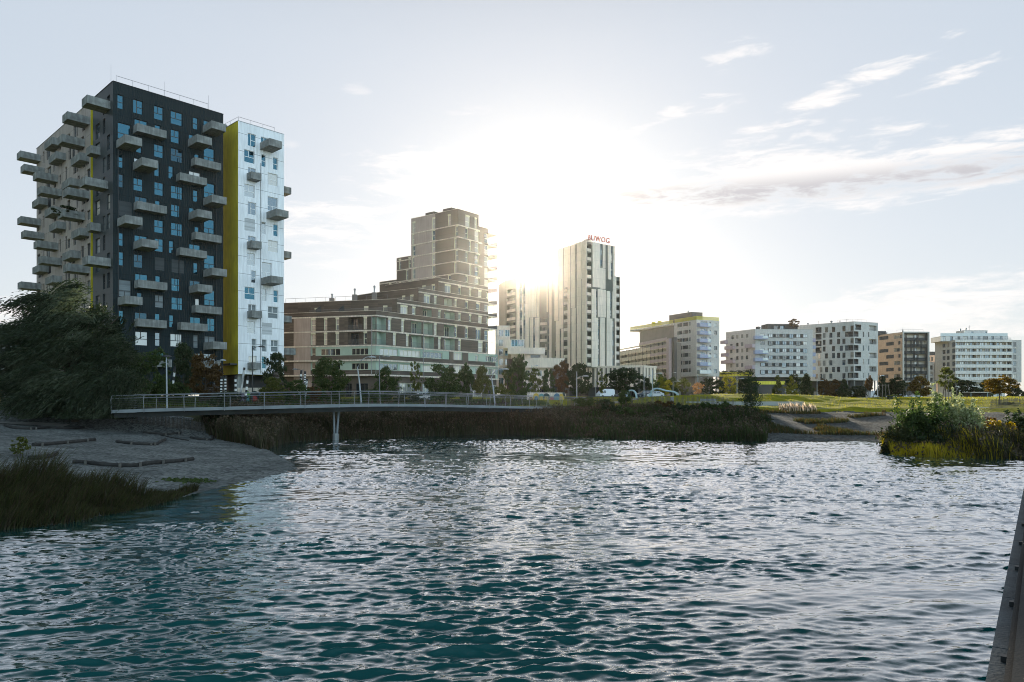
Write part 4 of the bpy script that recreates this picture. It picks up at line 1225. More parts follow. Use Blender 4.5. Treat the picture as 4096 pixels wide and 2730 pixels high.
m = MB(); m.box(q0.x, q1.x, 284.12, 290, GZ - .6, zq, M['dark_render']); m.build('plinth', hb.root)
# planting on the terrace handled with the shrubs
roof_bits(hb, vb, 100)
hb.finish()
ROOF_TREE = bR.P(bR.upx(gi(2008)[0], -2.6), z1 - .3, -2.6)
TERR = (PB0, PB1, zpb)

# ---- C: grey clinker house with scattered tall windows
Cn, A, B, z0, z1 = corner_house(3415, 307, V2(-.731, .682), 23, V2(.927, .375), 14.3, 229, 845, gj)
hc = Bld('apartment_house', 'grey clinker house with scattered tall narrow windows and stacked corner loggias', 'building', (Cn.x, Cn.y, GZ))
vc = hc.vol([A + V2(-.9, .45) * 6, A, Cn, B, B + V2(-5, 13), A + V2(3, 9)], z0, z1, M['brick_grey'])
vc.mats[0] = M['brick_white']
cE, cL, cR = vc.fac(0), vc.fac(1), vc.fac(2)
ROWS = [(278, [262, 336, 445, 530]), (338, [240, 308, 389, 472]), (410, [240, 308, 389, 445, 530]), (482, [240, 335, 417, 472]), (556, [187, 262, 335, 389, 445, 530]),
        (632, [187, 240, 308, 445]), (703, [207, 262, 335, 389, 472, 530]), (772, [160, 207, 240, 308, 445])]
for k, (yt, xs_) in enumerate(ROWS):
    zt = cL.zpx(gj(440)[0], gj(0, yt)[1])
    for x in xs_:
        if x < 130: continue
        c = cL.upx(gj(x)[0]); cL.win(c, zt - 2.25, c + (1.3 if x > 250 else 1.15), zt, 'P', dist=[('glass_house', .3), ('glass_dark', .55), ('glass_grey', .15)], depth=.22)
    zt2 = cL.zpx(gj(560)[0], gj(0, 258 + 72.5 * k)[1])
    if k % 2 == 0:
        cR.loggia(.7, zt2 - 2.3, 4.3, zt2, 1.4, 'dark_render', rail='rail_steel')
        cR.loggia(9.0, zt2 - 2.35, 13.4, zt2 - .1, 1.4, 'brick_grey')
    else:
        cL.loggia(cL.W - 2.5, zt2 - 2.3, cL.W - .1, zt2, 1.2, 'dark_render')
        cR.loggia(.1, zt2 - 2.3, 2.7, zt2, 1.2, 'dark_render')
        cR.win(5.2, zt2 - 2.3, 6.1, zt2, 'P', dist=G_HOUSE); cR.win(8.3, zt2 - 2.3, 9.1, zt2, 'P', dist=G_HOUSE)
        m = MB(); m.box(.003, .6, 0, 3.2, 0, 1.2, M['glass_rail']); link('balcony', m.mesh('balcony'), hc.root, cR.P(cR.W, zt2 - 2.4, -4) - hc.root.location, cR.ang)
for k in range(4):      # deep grey loggia column left
    zt = cL.zpx(gj(195)[0], gj(0, 290 + 70 * k)[1]); a, b = cL.upx(gj(164)[0]), cL.upx(gj(226)[0])
    cL.loggia(a, zt - 2.5, b, zt, 1.5, 'dark_render', rail_solid='dark_render')
vcb = hc.vol([A + V2(3, 2), Cn + V2(0, 3), B + V2(-2, 2), B + V2(-6, 11), A + V2(4, 8)], GZ - .6, z0 - .003, M['dark_render'], name='base_wall', top=False)
fcb = vcb.fac(0)
for q in range(4): fcb.win(4 + q * 4, GZ + .3, 6.4 + q * 4, GZ + 3.4, 'N2', dist=G_HOUSE)
fcb1 = vcb.fac(1)
for q in range(3): fcb1.win(1 + q * 3.4, GZ + .3, 3.4 + q * 3.4, GZ + 3.4, 'N2', dist=G_HOUSE)
for u_ in (1.0, 6.5, 13.0):
    m = MB(); p0 = cR.P(u_, GZ - .6, -.6); m.tube([p0, (p0.x, p0.y, z0)], .3, M['concrete'], 8); m.build('column', hc.root)
rooftop_rail(hc.root, [cL.P(cL.W - 7, 0, -1)[:2], cL.P(cL.W - .8, 0, -1)[:2], cR.P(8.5, 0, -1)[:2]], z1 - .3, 1.5)
q = cL.P(cL.upx(gj(330)[0], -2), 0, -2); vent_pipe(hc.root, q.x, q.y, z1 - .3, 1.6, .4)
roof_bits(hc, vc, 101)
hc.finish()

# ---- D: peach house with dark balcony front in a pale frame
Cn, A, B, z0, z1 = corner_house(3611, 320, V2(-.233, .972), 16, V2(.998, .05), 11.5, 340, 862, gj)
hd = Bld('apartment_house', 'peach clinker house with a dark screened balcony front in a pale frame', 'building', (Cn.x, Cn.y, GZ))
vd_ = hd.vol([A, Cn, B, B + V2(-2, 15)], z0, z1, [M['brick_peach'], M['dark_render'], M['brick_peach'], M['brick_peach']])
dLf, dRf = vd_.fac(0), vd_.fac(1)
for k in range(7):
    yt = 372 + 68.5 * k
    zt = dLf.zpx(gj(1000)[0], gj(0, yt - 2)[1])
    ws = [(832, 928), (990, 1078)] if k % 2 == 0 else [(905, 985), (1032, 1056)]
    for (xa, xb) in ws:
        a, b = dLf.upx(gj(xa)[0]), dLf.upx(gj(xb)[0])
        if xa == 990 : dLf.loggia(a, zt - 1.75, b, zt, 1.0, 'plaster_soft')
        else: dLf.win(a, zt - 1.6, b, zt, 'N3' if b - a > 2 else 'S', pane='glass_dark', depth=.2)
    # balcony front
    zc = dRf.zpx(gj(1200)[0], gj(0, 362 + 70 * k)[1])
    dRf.loggia(.5, zc - 2.5, dRf.W - .5, zc, 1.5, 'plaster_soft', rail_solid='dark_render')
for (x, ks) in [(1100, (0, 1, 2, 3, 4, 5, 6)), (1155, (1, 2, 4, 5, 6)), (1188, (1, 2, 3, 5)), (1222, (0, 1, 3, 4, 6)), (1262, (1, 2, 5)), (1310, (0, 2, 3, 4, 6))]:
    for k in ks:
        zc = dRf.zpx(gj(1200)[0], gj(0, 362 + 70 * k)[1]); u_ = dRf.upx(gj(x)[0])
        mm = MB()
        for i in range(5): mm.obox(dRf.A, dRf.u, dRf.n, u_ + i * .22, u_ + i * .22 + .1, .02, .14, zc - 2.6, zc + .3, M['black_metal'])
        mm.build('sun_screen', hd.root)
dRf.box('frame', -.35, .12, .003, .9, z0 - .25, z1 + .15, 'brick_grey'); dRf.box('frame', dRf.W - .12, dRf.W + .35, .003, .9, z0 - .25, z1 + .15, 'brick_grey')
dRf.box('frame', .123, dRf.W - .123, .003, .9, z1 - .3, z1 + .15, 'brick_grey'); dRf.box('frame', .123, dRf.W - .123, .003, .9, z0 - .25, z0 + .15, 'brick_grey')
vdb = hd.vol([A + V2(1, -1), Cn + V2(.4, 2), B + V2(-.4, 2), B + V2(-2, 13)], GZ - .6, z0 - .003, M['dark_render'], name='base_wall', top=False)
m = MB(); p0 = dLf.P(dLf.W * .2, 0, 0); m.box(p0.x - 3, p0.x + 2.5, p0.y + 1, p0.y + 6, z1 - .3, z1 + 1.8, M['dark_render']); m.build('roof_plant', hd.root)
rooftop_rail(hd.root, [dLf.P(dLf.W - 5, 0, -1)[:2], dLf.P(dLf.W - .8, 0, -.9)[:2], dRf.P(10, 0, -.8)[:2]], z1 - .3, 1.6)
roof_bits(hd, vd_, 102)
hd.finish()

# ---- small beige house in the gap
hg = Bld('apartment_house', 'small sunlit beige house squeezed in the gap before the far right house', 'building', ((gj(1385)[0] - CX) / F * 372, 372.0, GZ))
Y = 372.0; xg = lambda x, Y_=Y: (gj(x)[0] - CX) / F * Y_
zg = lambda y, Y_=Y: CAMZ + (HY - gj(0, y)[1]) / F * Y_
vgg = hg.vol([(xg(1325), Y), (xg(1450), Y), (xg(1450), Y + 9), (xg(1325), Y + 9)], GZ - .5, zg(583), M['brick_peach'])
fgq = vgg.fac(0)
for k in range(4):
    zt = zg(602 + 66 * k)
    fgq.win(fgq.upx(gj(1376)[0]), zt - 2, fgq.upx(gj(1398)[0]), zt, 'N2', dist=G_HOUSE)
    fgq.loggia(fgq.upx(gj(1338)[0]), zt - 2.2, fgq.upx(gj(1366)[0]), zt, 1.2, 'dark_render')
vgh = hg.vol([(xg(1325), Y + .6), (xg(1430), Y + .6), (xg(1430), Y + 8), (xg(1325), Y + 8)], zg(583) - .3, zg(545), M['dark_render'], name='roof_storey', bottom=False)
vgi = hg.vol([(xg(1338), Y + 9.2), (xg(1440), Y + 9.2), (xg(1440), Y + 16), (xg(1338), Y + 16)], GZ, zg(500), M['white_render'], name='rear_wall')
hg.root['label'] = 'small beige house in the gap between the peach house and the grey banded house'
vent_pipe(hg.root, xg(1370), Y + 12, zg(500) - .3, 3.5, .6)
hg.finish()

# ---- E: right hand house with continuous balcony bands
Cn, A, B, z0, z1 = corner_house(3822, 334, V2(-.225, .974), 12, V2(1, 0), 31.0, 425, 868, gj)
he = Bld('apartment_house', 'pale grey house with continuous white balcony bands and stepped roof terraces, farthest right', 'building', (Cn.x, Cn.y, GZ))
ve = he.vol([A, Cn, B, B + V2(0, 14), A + V2(6, 6)], z0, z1, [M['brick_grey']] * 5)
eL, eF = ve.fac(0), ve.fac(1)
vel = he.vol([A + V2(-3.5, 6), A + V2(-2.2, .8), A + V2(1, .8), A + V2(4, 6)], GZ, CAMZ + (HY - gj(0, 650)[1]) / F * 342, M['brick_grey'], name='side_wall')
FHe = (z1 - z0) / 6.62
ue = eF.upx(gj(2222)[0])
for k in range(6):
    zt = z1 - .95 - k * FHe
    zb = zt - 1.75
    # recessed band of loggias with glazing, divided by wall piers
    n = 11
    eF.vol.holes[1].append((.25, zb, ue, zt, 1.5, M['brick_grey']))
    m = MB(); w = ue - .25
    m.box(0, w, 1.48, 1.6, 0, zt - zb, M['plaster_soft'])
    o = link('balcony_band', m.mesh('balcony_band'), he.root, eF.P(.25, zb) - he.root.location, eF.ang)
    for i in range(n):
        c = w * i / n + .2
        f, p = win_meshes(1.9 if (i + k) % 3 else 1.2, 1.72, 'N2', M['dark_frame'], rnd_glass(G_HOUSE), .06); wo = link('window', f, o, (c, 1.40, 0.01)); link('pane', p, wo)
        if i in (3, 7, 9):
            m2 = MB(); m2.box(c + 2.1, c + 2.3, .1, 1.45, 0.01, zt - zb - .01, M['plaster_soft']); link('partition', m2.mesh('partition'), o)
    m2 = MB(); m2.box(0, w, .05, .09, .02, .30, M['glass_rail']); m2.box(0, w, .03, .1, .30, .34, M['rail_steel']); link('balustrade', m2.mesh('balustrade'), o)
    eF.box('balcony_parapet', -.35, ue + .1, .003, .45, zb - 1.22, zb - .02, 'white_render')
    eF.win(eF.upx(gj(2236)[0]), zb - .3, eF.upx(gj(2272)[0]), zt, 'N2', dist=G_HOUSE)
    for x in (1497, 1540):
        c = eL.upx(gj(x)[0])
        if c > .2: eL.win(c, zb - .3, c + 1.7, zt - .2, 'N2', dist=G_HOUSE)
    eL.win(eL.W - 1.9, zb - .3, eL.W - .2, zt, 'N2', dist=G_HOUSE)
eF.box('balcony_parapet', -.35, ue + .1, .003, .45, z1 - .85, z1 + .25, 'white_render')
fvl = vel.fac(1)
for k in range(3):
    zt = vel.z1 - 1.6 - k * FHe; fvl.win(.4, zt - 2, 1.6, zt, 'N2', dist=G_HOUSE)
zr1 = CAMZ + (HY - gj(0, 372)[1]) / F * 336
u0, u1 = eL.W * .0, eF.upx(gj(2195)[0], -2)
ver = he.vol([eF.P(-5.5, 0, -2.5)[:2], eF.P(u1, 0, -2.5)[:2], eF.P(u1, 0, -12)[:2], eF.P(-4.5, 0, -12)[:2]], z1 - .3, zr1 - .5, M['white_render'], name='roof_storey', bottom=False)
fer = ver.fac(0)
for q in (1, 4.5, 8, 10.5, 14, 17.5, 20, 24, 28): fer.win(q, z1 - .1, q + (2.4 if q in (10.5, 20) else 1.3), z1 + 2.0, 'N2', dist=G_HOUSE)
fer.box('roof_railing', .1, fer.W - .1, -.3, -.25, zr1 - .45, zr1 + 1.0, 'glass_rail')
u2, u3 = eF.upx(gj(1720)[0], -5), eF.upx(gj(1970)[0], -5)
zr2 = CAMZ + (HY - gj(0, 322)[1]) / F * 339
vet = he.vol([eF.P(u2, 0, -5)[:2], eF.P(u3, 0, -5)[:2], eF.P(u3, 0, -11)[:2], eF.P(u2, 0, -11)[:2]], zr1 - .8, zr2, M['white_render'], name='roof_storey', bottom=False)
fet = vet.fac(0)
for q in (3.5, 10): fet.win(q, zr1 + .6, q + 1.1, zr1 + 2.0, 'S', dist=G_HOUSE)
eF.railing(.2, ue, -.3, z1 + .2, 1.0)
veb = he.vol([A + V2(2, 1), Cn + V2(.5, 2.5), B + V2(-6, 2.5), B + V2(-6, 12)], GZ - .6, z0 - .003, M['white_render'], name='base_wall', top=False)
feb = veb.fac(1)
for q in range(6): feb.win(1 + q * 3.9, GZ + .4, 3.4 + q * 3.9, GZ + 3.0, 'N2', dist=G_HOUSE)
roof_bits(he, vet, 103)
he.finish()

# ---- flat roofed house far left, behind the willow
hf = Bld('house', 'low dark flat-roofed house at the left edge behind the willow', 'building', (-110.0, 150.0, GZ))
vf = hf.vol([(-150, 150), (-103.5, 150), (-103.5, 165), (-150, 165)], GZ - .5, CAMZ + (HY - 1325) / F * 150, M['dark_render'])
ff = vf.fac(0)
for k in range(4):
    for q in range(6): ff.win(22 + q * 4, GZ + 1 + k * 3, 24.4 + q * 4, GZ + 3 + k * 3, 'N2', dist=G_HOUSE)
rooftop_rail(hf.root, [(-148, 151), (-104, 151)], vf.z1 - .3, 1.5)
hf.finish()
# ================================================================== terrain
def zpl(xd, yd, z=0.0):
    """point of the level z seen at (xd, yd) of the 2353 px wide picture"""
    px, py = dpx(xd), dpx(yd)
    Y = (CAMZ - z) * F / (py - HY)
    return ((px - CX) / F * Y, Y)


SHORE = [(-22, -60), (-19, 6)] + [zpl(*p) for p in [
    (0, 1215), (150, 1207), (230, 1187), (330, 1167), (390, 1152), (470, 1130), (600, 1100), (660, 1087), (690, 1077), (672, 1060), (640, 1045), (612, 1030), (650, 1018), (770, 1010),
    (900, 1005), (1050, 1001), (1180, 999), (1300, 1003), (1400, 1008), (1640, 1012), (1760, 1014), (1900, 1013), (2020, 1013), (2050, 1018), (2044, 1032), (2056, 1044), (2120, 1049), (2200, 1052), (2353, 1056)]] + [(46, 43), (70, 36), (110, 20), (110, -60)]
SH = np.array(SHORE)


def inlake(x, y):
    ins = np.zeros(x.shape, bool)
    n = len(SH); j = n - 1
    for i in range(n):
        xi, yi = SH[i]; xj, yj = SH[j]
        c = ((yi > y) != (yj > y)) & (x < (xj - xi) * (y - yi) / (yj - yi + 1e-12) + xi)
        ins ^= c; j = i
    return ins


def sdist(x, y):
    d = np.full(x.shape, 1e9)
    n = len(SH)
    for i in range(n):
        ax, ay = SH[i]; bx, by = SH[(i + 1) % n]
        dx, dy = bx - ax, by - ay; L2 = dx * dx + dy * dy + 1e-9
        t = np.clip(((x - ax) * dx + (y - ay) * dy) / L2, 0, 1)
        d = np.minimum(d, np.hypot(x - ax - t * dx, y - ay - t * dy))
    return np.where(inlake(x, y), -d, d)


def sst(a, b, x):
    t = np.clip((x - a) / (b - a), 0, 1); return t * t * (3 - 2 * t)


def vnoise(x, y, s, seed=0):
    r = np.random.default_rng(seed); T = r.random((64, 64))
    u = x / s; v = y / s
    i = np.floor(u).astype(int); j = np.floor(v).astype(int)
    a = u - i; b = v - j; a = a * a * (3 - 2 * a); b = b * b * (3 - 2 * b)
    g = lambda p, q: T[p % 64, q % 64]
    return (g(i, j) * (1 - a) + g(i + 1, j) * a) * (1 - b) + (g(i, j + 1) * (1 - a) + g(i + 1, j + 1) * a) * b - .5


MOUND = ((2950 - CX) / F * 107, 107.0)


def height(x, y):
    x = np.asarray(x, float); y = np.asarray(y, float)
    d = sdist(x, y)
    wB = (1 - sst(-13, -6, x + (y - 50) * .25)) * (1 - sst(61, 68, y))           # beach on the left
    zB = .06 * d + .0006 * d * d * (d > 0); zB = np.where(d > 0, np.minimum(zB, 2.72 + .006 * d), .25 * d)
    plat = 2.75 + 1.6 * sst(14, 95, d)
    zK = np.where(d > 0, .35 * sst(0, 1, d) + plat * sst(.5, 13, d) * .88 + .12 * plat * sst(0, 20, d), .35 * d)
    wR = sst(22, 32, x) * sst(52, 58, y)
    zR = np.where(d > 0, np.minimum(.118 * d, 2.3 + .0 * d) + (plat - 2.3) * sst(21, 24, d), .3 * d)
    wP = sst(20, 26, x) * (1 - sst(56, 62, y))
    zP = np.where(d > 0, .5 * sst(0, 3, d) + .4 * sst(3, 9, d) + 2 * sst(9, 30, d), .3 * d)
    z = zK * (1 - wB) + zB * wB
    z = z * (1 - wR) + zR * wR
    z = z * (1 - wP) + zP * wP
    mx, my = MOUND
    z = z + 1.55 * np.exp(-((x - mx) / np.where(x < mx, 14.0, 21.0)) ** 2 - ((y - my) / np.where(y < my, 7.0, 13.0)) ** 2) * sst(88, 99, y)
    z = z + (vnoise(x, y, 1.9, 61) * .26 + vnoise(x, y * 1.6, 4.2, 62) * .25) * sst(12, 22, d) * sst(70, 90, y) * sst(5, 20, x) * (1 - sst(125, 150, y))
    n = vnoise(x, y, 5, 1) * .16 + vnoise(x, y, 1.7, 2) * .07
    z = z + n * sst(.3, 4, d) * (1 - .6 * wB)
    return np.maximum(z, -1.6)


def gz(x, y): return float(height(np.array([x]), np.array([y]))[0])


def on_ground(px, py, y0=8.0, y1=400.0):
    dx = (px - CX) / F; dz = (HY - py) / F
    Y = np.concatenate([np.arange(y0, 120, .1), np.arange(120, y1, .5)])
    h = height(dx * Y, Y); r = CAMZ + dz * Y
    k = np.argmax(r < h)
    if not (r < h).any(): k = len(Y) - 1
    return Vector((dx * Y[k], Y[k], h[k]))


def ground_at(px, Y):
    x = (px - CX) / F * Y
    return Vector((x, Y, gz(x, Y)))


gx = np.concatenate([np.linspace(-420, -70, 40)[:-1], np.arange(-70, 75, .55), np.linspace(75, 420, 42)[1:]])
gy = np.concatenate([np.linspace(-60, 8, 14)[:-1], np.arange(8, 112, .5), np.linspace(112, 240, 90)[1:], np.linspace(240, 900, 26)[1:]])
X, Yg = np.meshgrid(gx, gy)
Z = height(X, Yg); D = sdist(X, Yg)
nx, ny = len(gx), len(gy)
verts = np.stack([X, Yg, Z], -1).reshape(-1, 3)
ii = (np.arange(ny - 1)[:, None] * nx + np.arange(nx - 1)[None, :]).ravel()
quads = np.stack([ii, ii + 1, ii + nx + 1, ii + nx], 1)
xc = verts[quads, 0].mean(1); yc = verts[quads, 1].mean(1); dc = D.ravel()[quads].mean(1)
wob = vnoise(xc, yc, 4, 5) * 5
beach = (xc + (yc - 50) * .25 < -8.5 + wob * .3) & (yc < 66 + wob * .4) & (yc > 14) & (dc < 33 + wob) & (dc > -3)
gslope = (xc > 24 + wob * .5) & (yc > 57) & (dc < 21.5 + wob * .1) & (xc < 75)
lawn = (~beach) & (~gslope) & (dc > 14 + wob) & (yc > 70)


def ground_mat(name, c1, c2, scale, bump, bscale, rough=.95, c3=None, vor=False):
    m, nt, b = nmat(name); N = nt.nodes; L = nt.links
    tc = N.new('ShaderNodeTexCoord')
    n1 = N.new('ShaderNodeTexNoise'); n1.inputs['Scale'].default_value = scale; n1.inputs['Detail'].default_value = 8; n1.inputs['Roughness'].default_value = .65
    L.new(tc.outputs['Object'], n1.inputs['Vector'])
    cr = N.new('ShaderNodeValToRGB'); cr.color_ramp.elements[0].position = .35; cr.color_ramp.elements[1].position = .68
    cr.color_ramp.elements[0].color = rgb(c1); cr.color_ramp.elements[1].color = rgb(c2)
    L.new(n1.outputs['Fac'], cr.inputs['Fac']); out = cr.outputs['Color']
    if vor:
        v = N.new('ShaderNodeTexVoronoi'); v.inputs['Scale'].default_value = bscale
        L.new(tc.outputs['Object'], v.inputs['Vector'])
        hs = N.new('ShaderNodeMix'); hs.data_type = 'RGBA'; hs.blend_type = 'MULTIPLY'; hs.inputs['Factor'].default_value = 1
        g = N.new('ShaderNodeMapRange'); g.inputs['To Min'].default_value = .45; g.inputs['To Max'].default_value = 1.55
        sp = N.new('ShaderNodeSeparateColor'); L.new(v.outputs['Color'], sp.inputs['Color']); L.new(sp.outputs['Red'], g.inputs['Value'])
        L.new(out, hs.inputs['A']); L.new(g.outputs['Result'], hs.inputs['B']); out = hs.outputs['Result']
        bp = N.new('ShaderNodeBump'); bp.inputs['Strength'].default_value = bump; bp.inputs['Distance'].default_value = .06; bp.invert = True
        L.new(v.outputs['Distance'], bp.inputs['Height']); L.new(bp.outputs['Normal'], b.inputs['Normal'])
    else:
        n2 = N.new('ShaderNodeTexNoise'); n2.inputs['Scale'].default_value = bscale; n2.inputs['Detail'].default_value = 6
        L.new(tc.outputs['Object'], n2.inputs['Vector'])
        bp = N.new('ShaderNodeBump'); bp.inputs['Strength'].default_value = bump; bp.inputs['Distance'].default_value = .15
        L.new(n2.outputs['Fac'], bp.inputs['Height']); L.new(bp.outputs['Normal'], b.inputs['Normal'])
    L.new(out, b.inputs['Base Color']); b.inputs['Roughness'].default_value = rough; b.inputs['Specular IOR Level'].default_value = .08
    return m


M['beach'] = ground_mat('beach pebbles', (.085, .092, .089), (.17, .178, .17), .35, .7, 7.0, vor=True)
M['gravel'] = ground_mat('grey gravel', (.045, .047, .045), (.09, .09, .085), .3, .8, 5.0, vor=True)
M['lawn'] = ground_mat('lawn soil and grass', (.125, .135, .005), (.235, .21, .011), .6, .8, 3)
M['soil'] = ground_mat('bank soil', (.035, .04, .02), (.075, .07, .04), .5, .9, 2)
M['path'] = ground_mat('pale gravel path', (.22, .215, .20), (.30, .29, .27), .6, .3, 8)


def sub_mesh(name, mask, mat):
    q = quads[mask]; idx, inv = np.unique(q, return_inverse=True)
    me = np_mesh(name, verts[idx], inv.reshape(q.shape), [mat], smooth=True)
    o = link(name, me); tag(o, kind='structure'); return o


sub_mesh('beach', beach, M['beach'])
sub_mesh('gravel_slope', gslope & ~beach, M['gravel'])
sub_mesh('lawn', lawn, M['lawn'])
sub_mesh('ground', ~(beach | gslope | lawn), M['soil'])


def ribbon(name, pts, w, mat, lift=.05, seg=24):
    """path laid on the terrain"""
    pts = [Vector((p[0], p[1])) for p in pts]
    dense = []
    for a, b in zip(pts[:-1], pts[1:]):
        n = max(2, int((b - a).length / .8))
        dense += [a.lerp(b, i / n) for i in range(n)]
    dense.append(pts[-1])
    vs = []
    for i, p in enumerate(dense):
        d = (dense[min(i + 1, len(dense) - 1)] - dense[max(i - 1, 0)]).normalized(); n = Vector((-d.y, d.x))
        for s_ in np.linspace(-1, 1, 7):
            q = p + n * (w / 2 * s_); vs.append((q.x, q.y, gz(q.x, q.y) + lift))
    fs = [(i * 7 + k, i * 7 + k + 1, (i + 1) * 7 + k + 1, (i + 1) * 7 + k) for i in range(len(dense) - 1) for k in range(6)]
    o = link(name, np_mesh(name, vs, fs, [mat], smooth=True)); tag(o, kind='structure'); return o


# paths
def gpt(px, Y): return ((px - CX) / F * Y, Y)


ribbon('path', [gpt(2296, 93), gpt(2370, 96), gpt(2480, 102), gpt(2560, 111), gpt(2640, 124)], 2.4, M['path'], .06)
ribbon('path', [gpt(0, 60.5), gpt(150, 61.5), gpt(260, 61.6)], 1.6, M['path'], .07)
ribbon('path', [gpt(3380, 128), gpt(3470, 140), gpt(3580, 152), gpt(3720, 158)], 3.0, M['path'], .08)
# street in front of the houses
ribbon('road', [(-130, 128), (-60, 126), (0, 128.5), (35, 172), (60, 212), (130, 226), (260, 236)], 7, ground_mat('asphalt', (.045, .046, .048), (.06, .06, .06), 1.0, .2, 20), .06)


# ================================================================== water
def wave_tile(N, Lm, seed, wdir, kpeak, spread, rms, kmax, p=3.2):
    r = np.random.default_rng(seed)
    k1 = np.fft.fftfreq(N, Lm / N) * 2 * pi
    KX, KY = np.meshgrid(k1, k1, indexing='ij'); K = np.hypot(KX, KY) + 1e-9
    ang = np.arctan2(KY, KX) - wdir
    S = np.exp(-(kpeak / K) ** 2 * 1.2) / K ** p * np.abs(np.cos(ang)) ** spread * np.exp(-(K / kmax) ** 2)
    S[0, 0] = 0
    H = np.fft.ifft2(np.sqrt(S) * (r.normal(size=(N, N)) + 1j * r.normal(size=(N, N)))).real
    DX = np.fft.ifft2(np.fft.fft2(H) * (-1j) * KX / K).real
    DY = np.fft.ifft2(np.fft.fft2(H) * (-1j) * KY / K).real
    s = rms / H.std()
    return H * s, DX * s, DY * s, Lm


def samp(T, Lm, x, y):
    N = T.shape[0]; u = x / Lm * N; v = y / Lm * N
    i = np.floor(u).astype(int); j = np.floor(v).astype(int); a = u - i; b = v - j
    g = lambda p, q: T[p % N, q % N]
    return (g(i, j) * (1 - a) + g(i + 1, j) * a) * (1 - b) + (g(i, j + 1) * (1 - a) + g(i + 1, j + 1) * a) * b


TA = wave_tile(512, 14.0, 3, radians(97), 2 * pi / .66, 10, .0135, 48, 3.0)
TB = wave_tile(512, 19.0, 5, radians(80), 2 * pi / .42, 6, .0085, 60, 2.9)
TD_ = wave_tile(512, 7.3, 12, radians(92), 2 * pi / .17, 3, .0021, 90, 2.8)
TC_ = wave_tile(256, 37.0, 9, radians(108), 2 * pi / 2.6, 6, .016, 14, 3.8)
wx = np.concatenate([np.arange(-60, -26, .35), np.arange(-26, 32, .06), np.arange(32, 80, .35)])
wy = [2.0]
while wy[-1] < 80: wy.append(wy[-1] + max(.035, .0036 * wy[-1]))
wy = np.array(list(np.arange(-50, 2, .6)) + wy)
WX, WY = np.meshgrid(wx, wy)
ca, sa = cos(.2), sin(.2)
xr, yr = WX * ca + WY * sa, -WX * sa + WY * ca
amp = np.clip(.95 + 1.5 * vnoise(WX * .45 + WY * .25, WY * .8 - WX * .1, 7, 21) + 1.0 * vnoise(WX * .5, WY, 2.2, 22), .22, 2)
hz = (samp(TA[0], TA[3], WX, WY) + samp(TB[0], TB[3], xr, yr) + samp(TD_[0], TD_[3], xr, yr)) * amp + samp(TC_[0], TC_[3], WX, WY)
hx = -samp(TA[1], TA[3], WX, WY) * amp * 1.0; hy = -samp(TA[2], TA[3], WX, WY) * amp * 1.0
dsh = sdist(WX[::4, ::4], WY[::4, ::4])
dfull = np.repeat(np.repeat(dsh, 4, 0), 4, 1)[:WX.shape[0], :WX.shape[1]]
calm = np.clip(.42 + (-dfull) / 3.5, .2, 1)
wv = np.stack([WX + hx * calm, WY + hy * calm, hz * calm], -1).reshape(-1, 3)
nwx, nwy = len(wx), len(wy)
iw = (np.arange(nwy - 1)[:, None] * nwx + np.arange(nwx - 1)[None, :]).ravel()
wq = np.stack([iw, iw + 1, iw + nwx + 1, iw + nwx], 1)
keep = dfull.reshape(-1)[wq].min(1) < 2.0
wq = wq[keep]
idx, inv = np.unique(wq, return_inverse=True)

m, nt, b = nmat('lake water'); N_ = nt.nodes; L_ = nt.links
b.inputs['Base Color'].default_value = (.001, .056, .055, 1)
b.inputs['Roughness'].default_value = .06
b.inputs['IOR'].default_value = 1.85
tc = N_.new('ShaderNodeTexCoord'); mp = N_.new('ShaderNodeMapping'); mp.inputs['Scale'].default_value = (1.0, 1.9, 1); mp.inputs['Rotation'].default_value = (0, 0, .16)
L_.new(tc.outputs['Object'], mp.inputs['Vector'])
n1 = N_.new('ShaderNodeTexNoise'); n1.inputs['Scale'].default_value = 3.2; n1.inputs['Detail'].default_value = 5; n1.inputs['Roughness'].default_value = .6; n1.inputs['Distortion'].default_value = .4
L_.new(mp.outputs['Vector'], n1.inputs['Vector'])
bp = N_.new('ShaderNodeBump'); bp.inputs['Strength'].default_value = .10; bp.inputs['Distance'].default_value = .05
L_.new(n1.outputs['Fac'], bp.inputs['Height']); L_.new(bp.outputs['Normal'], b.inputs['Normal'])
# dark teal body, sky mirrored ever more strongly towards grazing view
gl_ = N_.new('ShaderNodeBsdfGlossy'); gl_.inputs['Roughness'].default_value = .05; gl_.inputs['Color'].default_value = (.97, .97, 1, 1)
L_.new(bp.outputs['Normal'], gl_.inputs['Normal'])
lw = N_.new('ShaderNodeLayerWeight'); lw.inputs['Blend'].default_value = .5; L_.new(bp.outputs['Normal'], lw.inputs['Normal'])
mr_ = N_.new('ShaderNodeMapRange'); mr_.interpolation_type = 'SMOOTHSTEP'
mr_.inputs['From Min'].default_value = .42; mr_.inputs['From Max'].default_value = 1.0; mr_.inputs['To Min'].default_value = .03; mr_.inputs['To Max'].default_value = .88
L_.new(lw.outputs['Facing'], mr_.inputs['Value'])
b.inputs['Specular IOR Level'].default_value = .0
ms_ = N_.new('ShaderNodeMixShader'); L_.new(mr_.outputs['Result'], ms_.inputs['Fac']); L_.new(b.outputs['BSDF'], ms_.inputs[1]); L_.new(gl_.outputs['BSDF'], ms_.inputs[2])
L_.new(ms_.outputs['Shader'], N_['Material Output'].inputs['Surface'])
M['water'] = m
wo = link('water', np_mesh('water', wv[idx], inv.reshape(wq.shape), [m], smooth=True)); tag(wo, kind='structure')
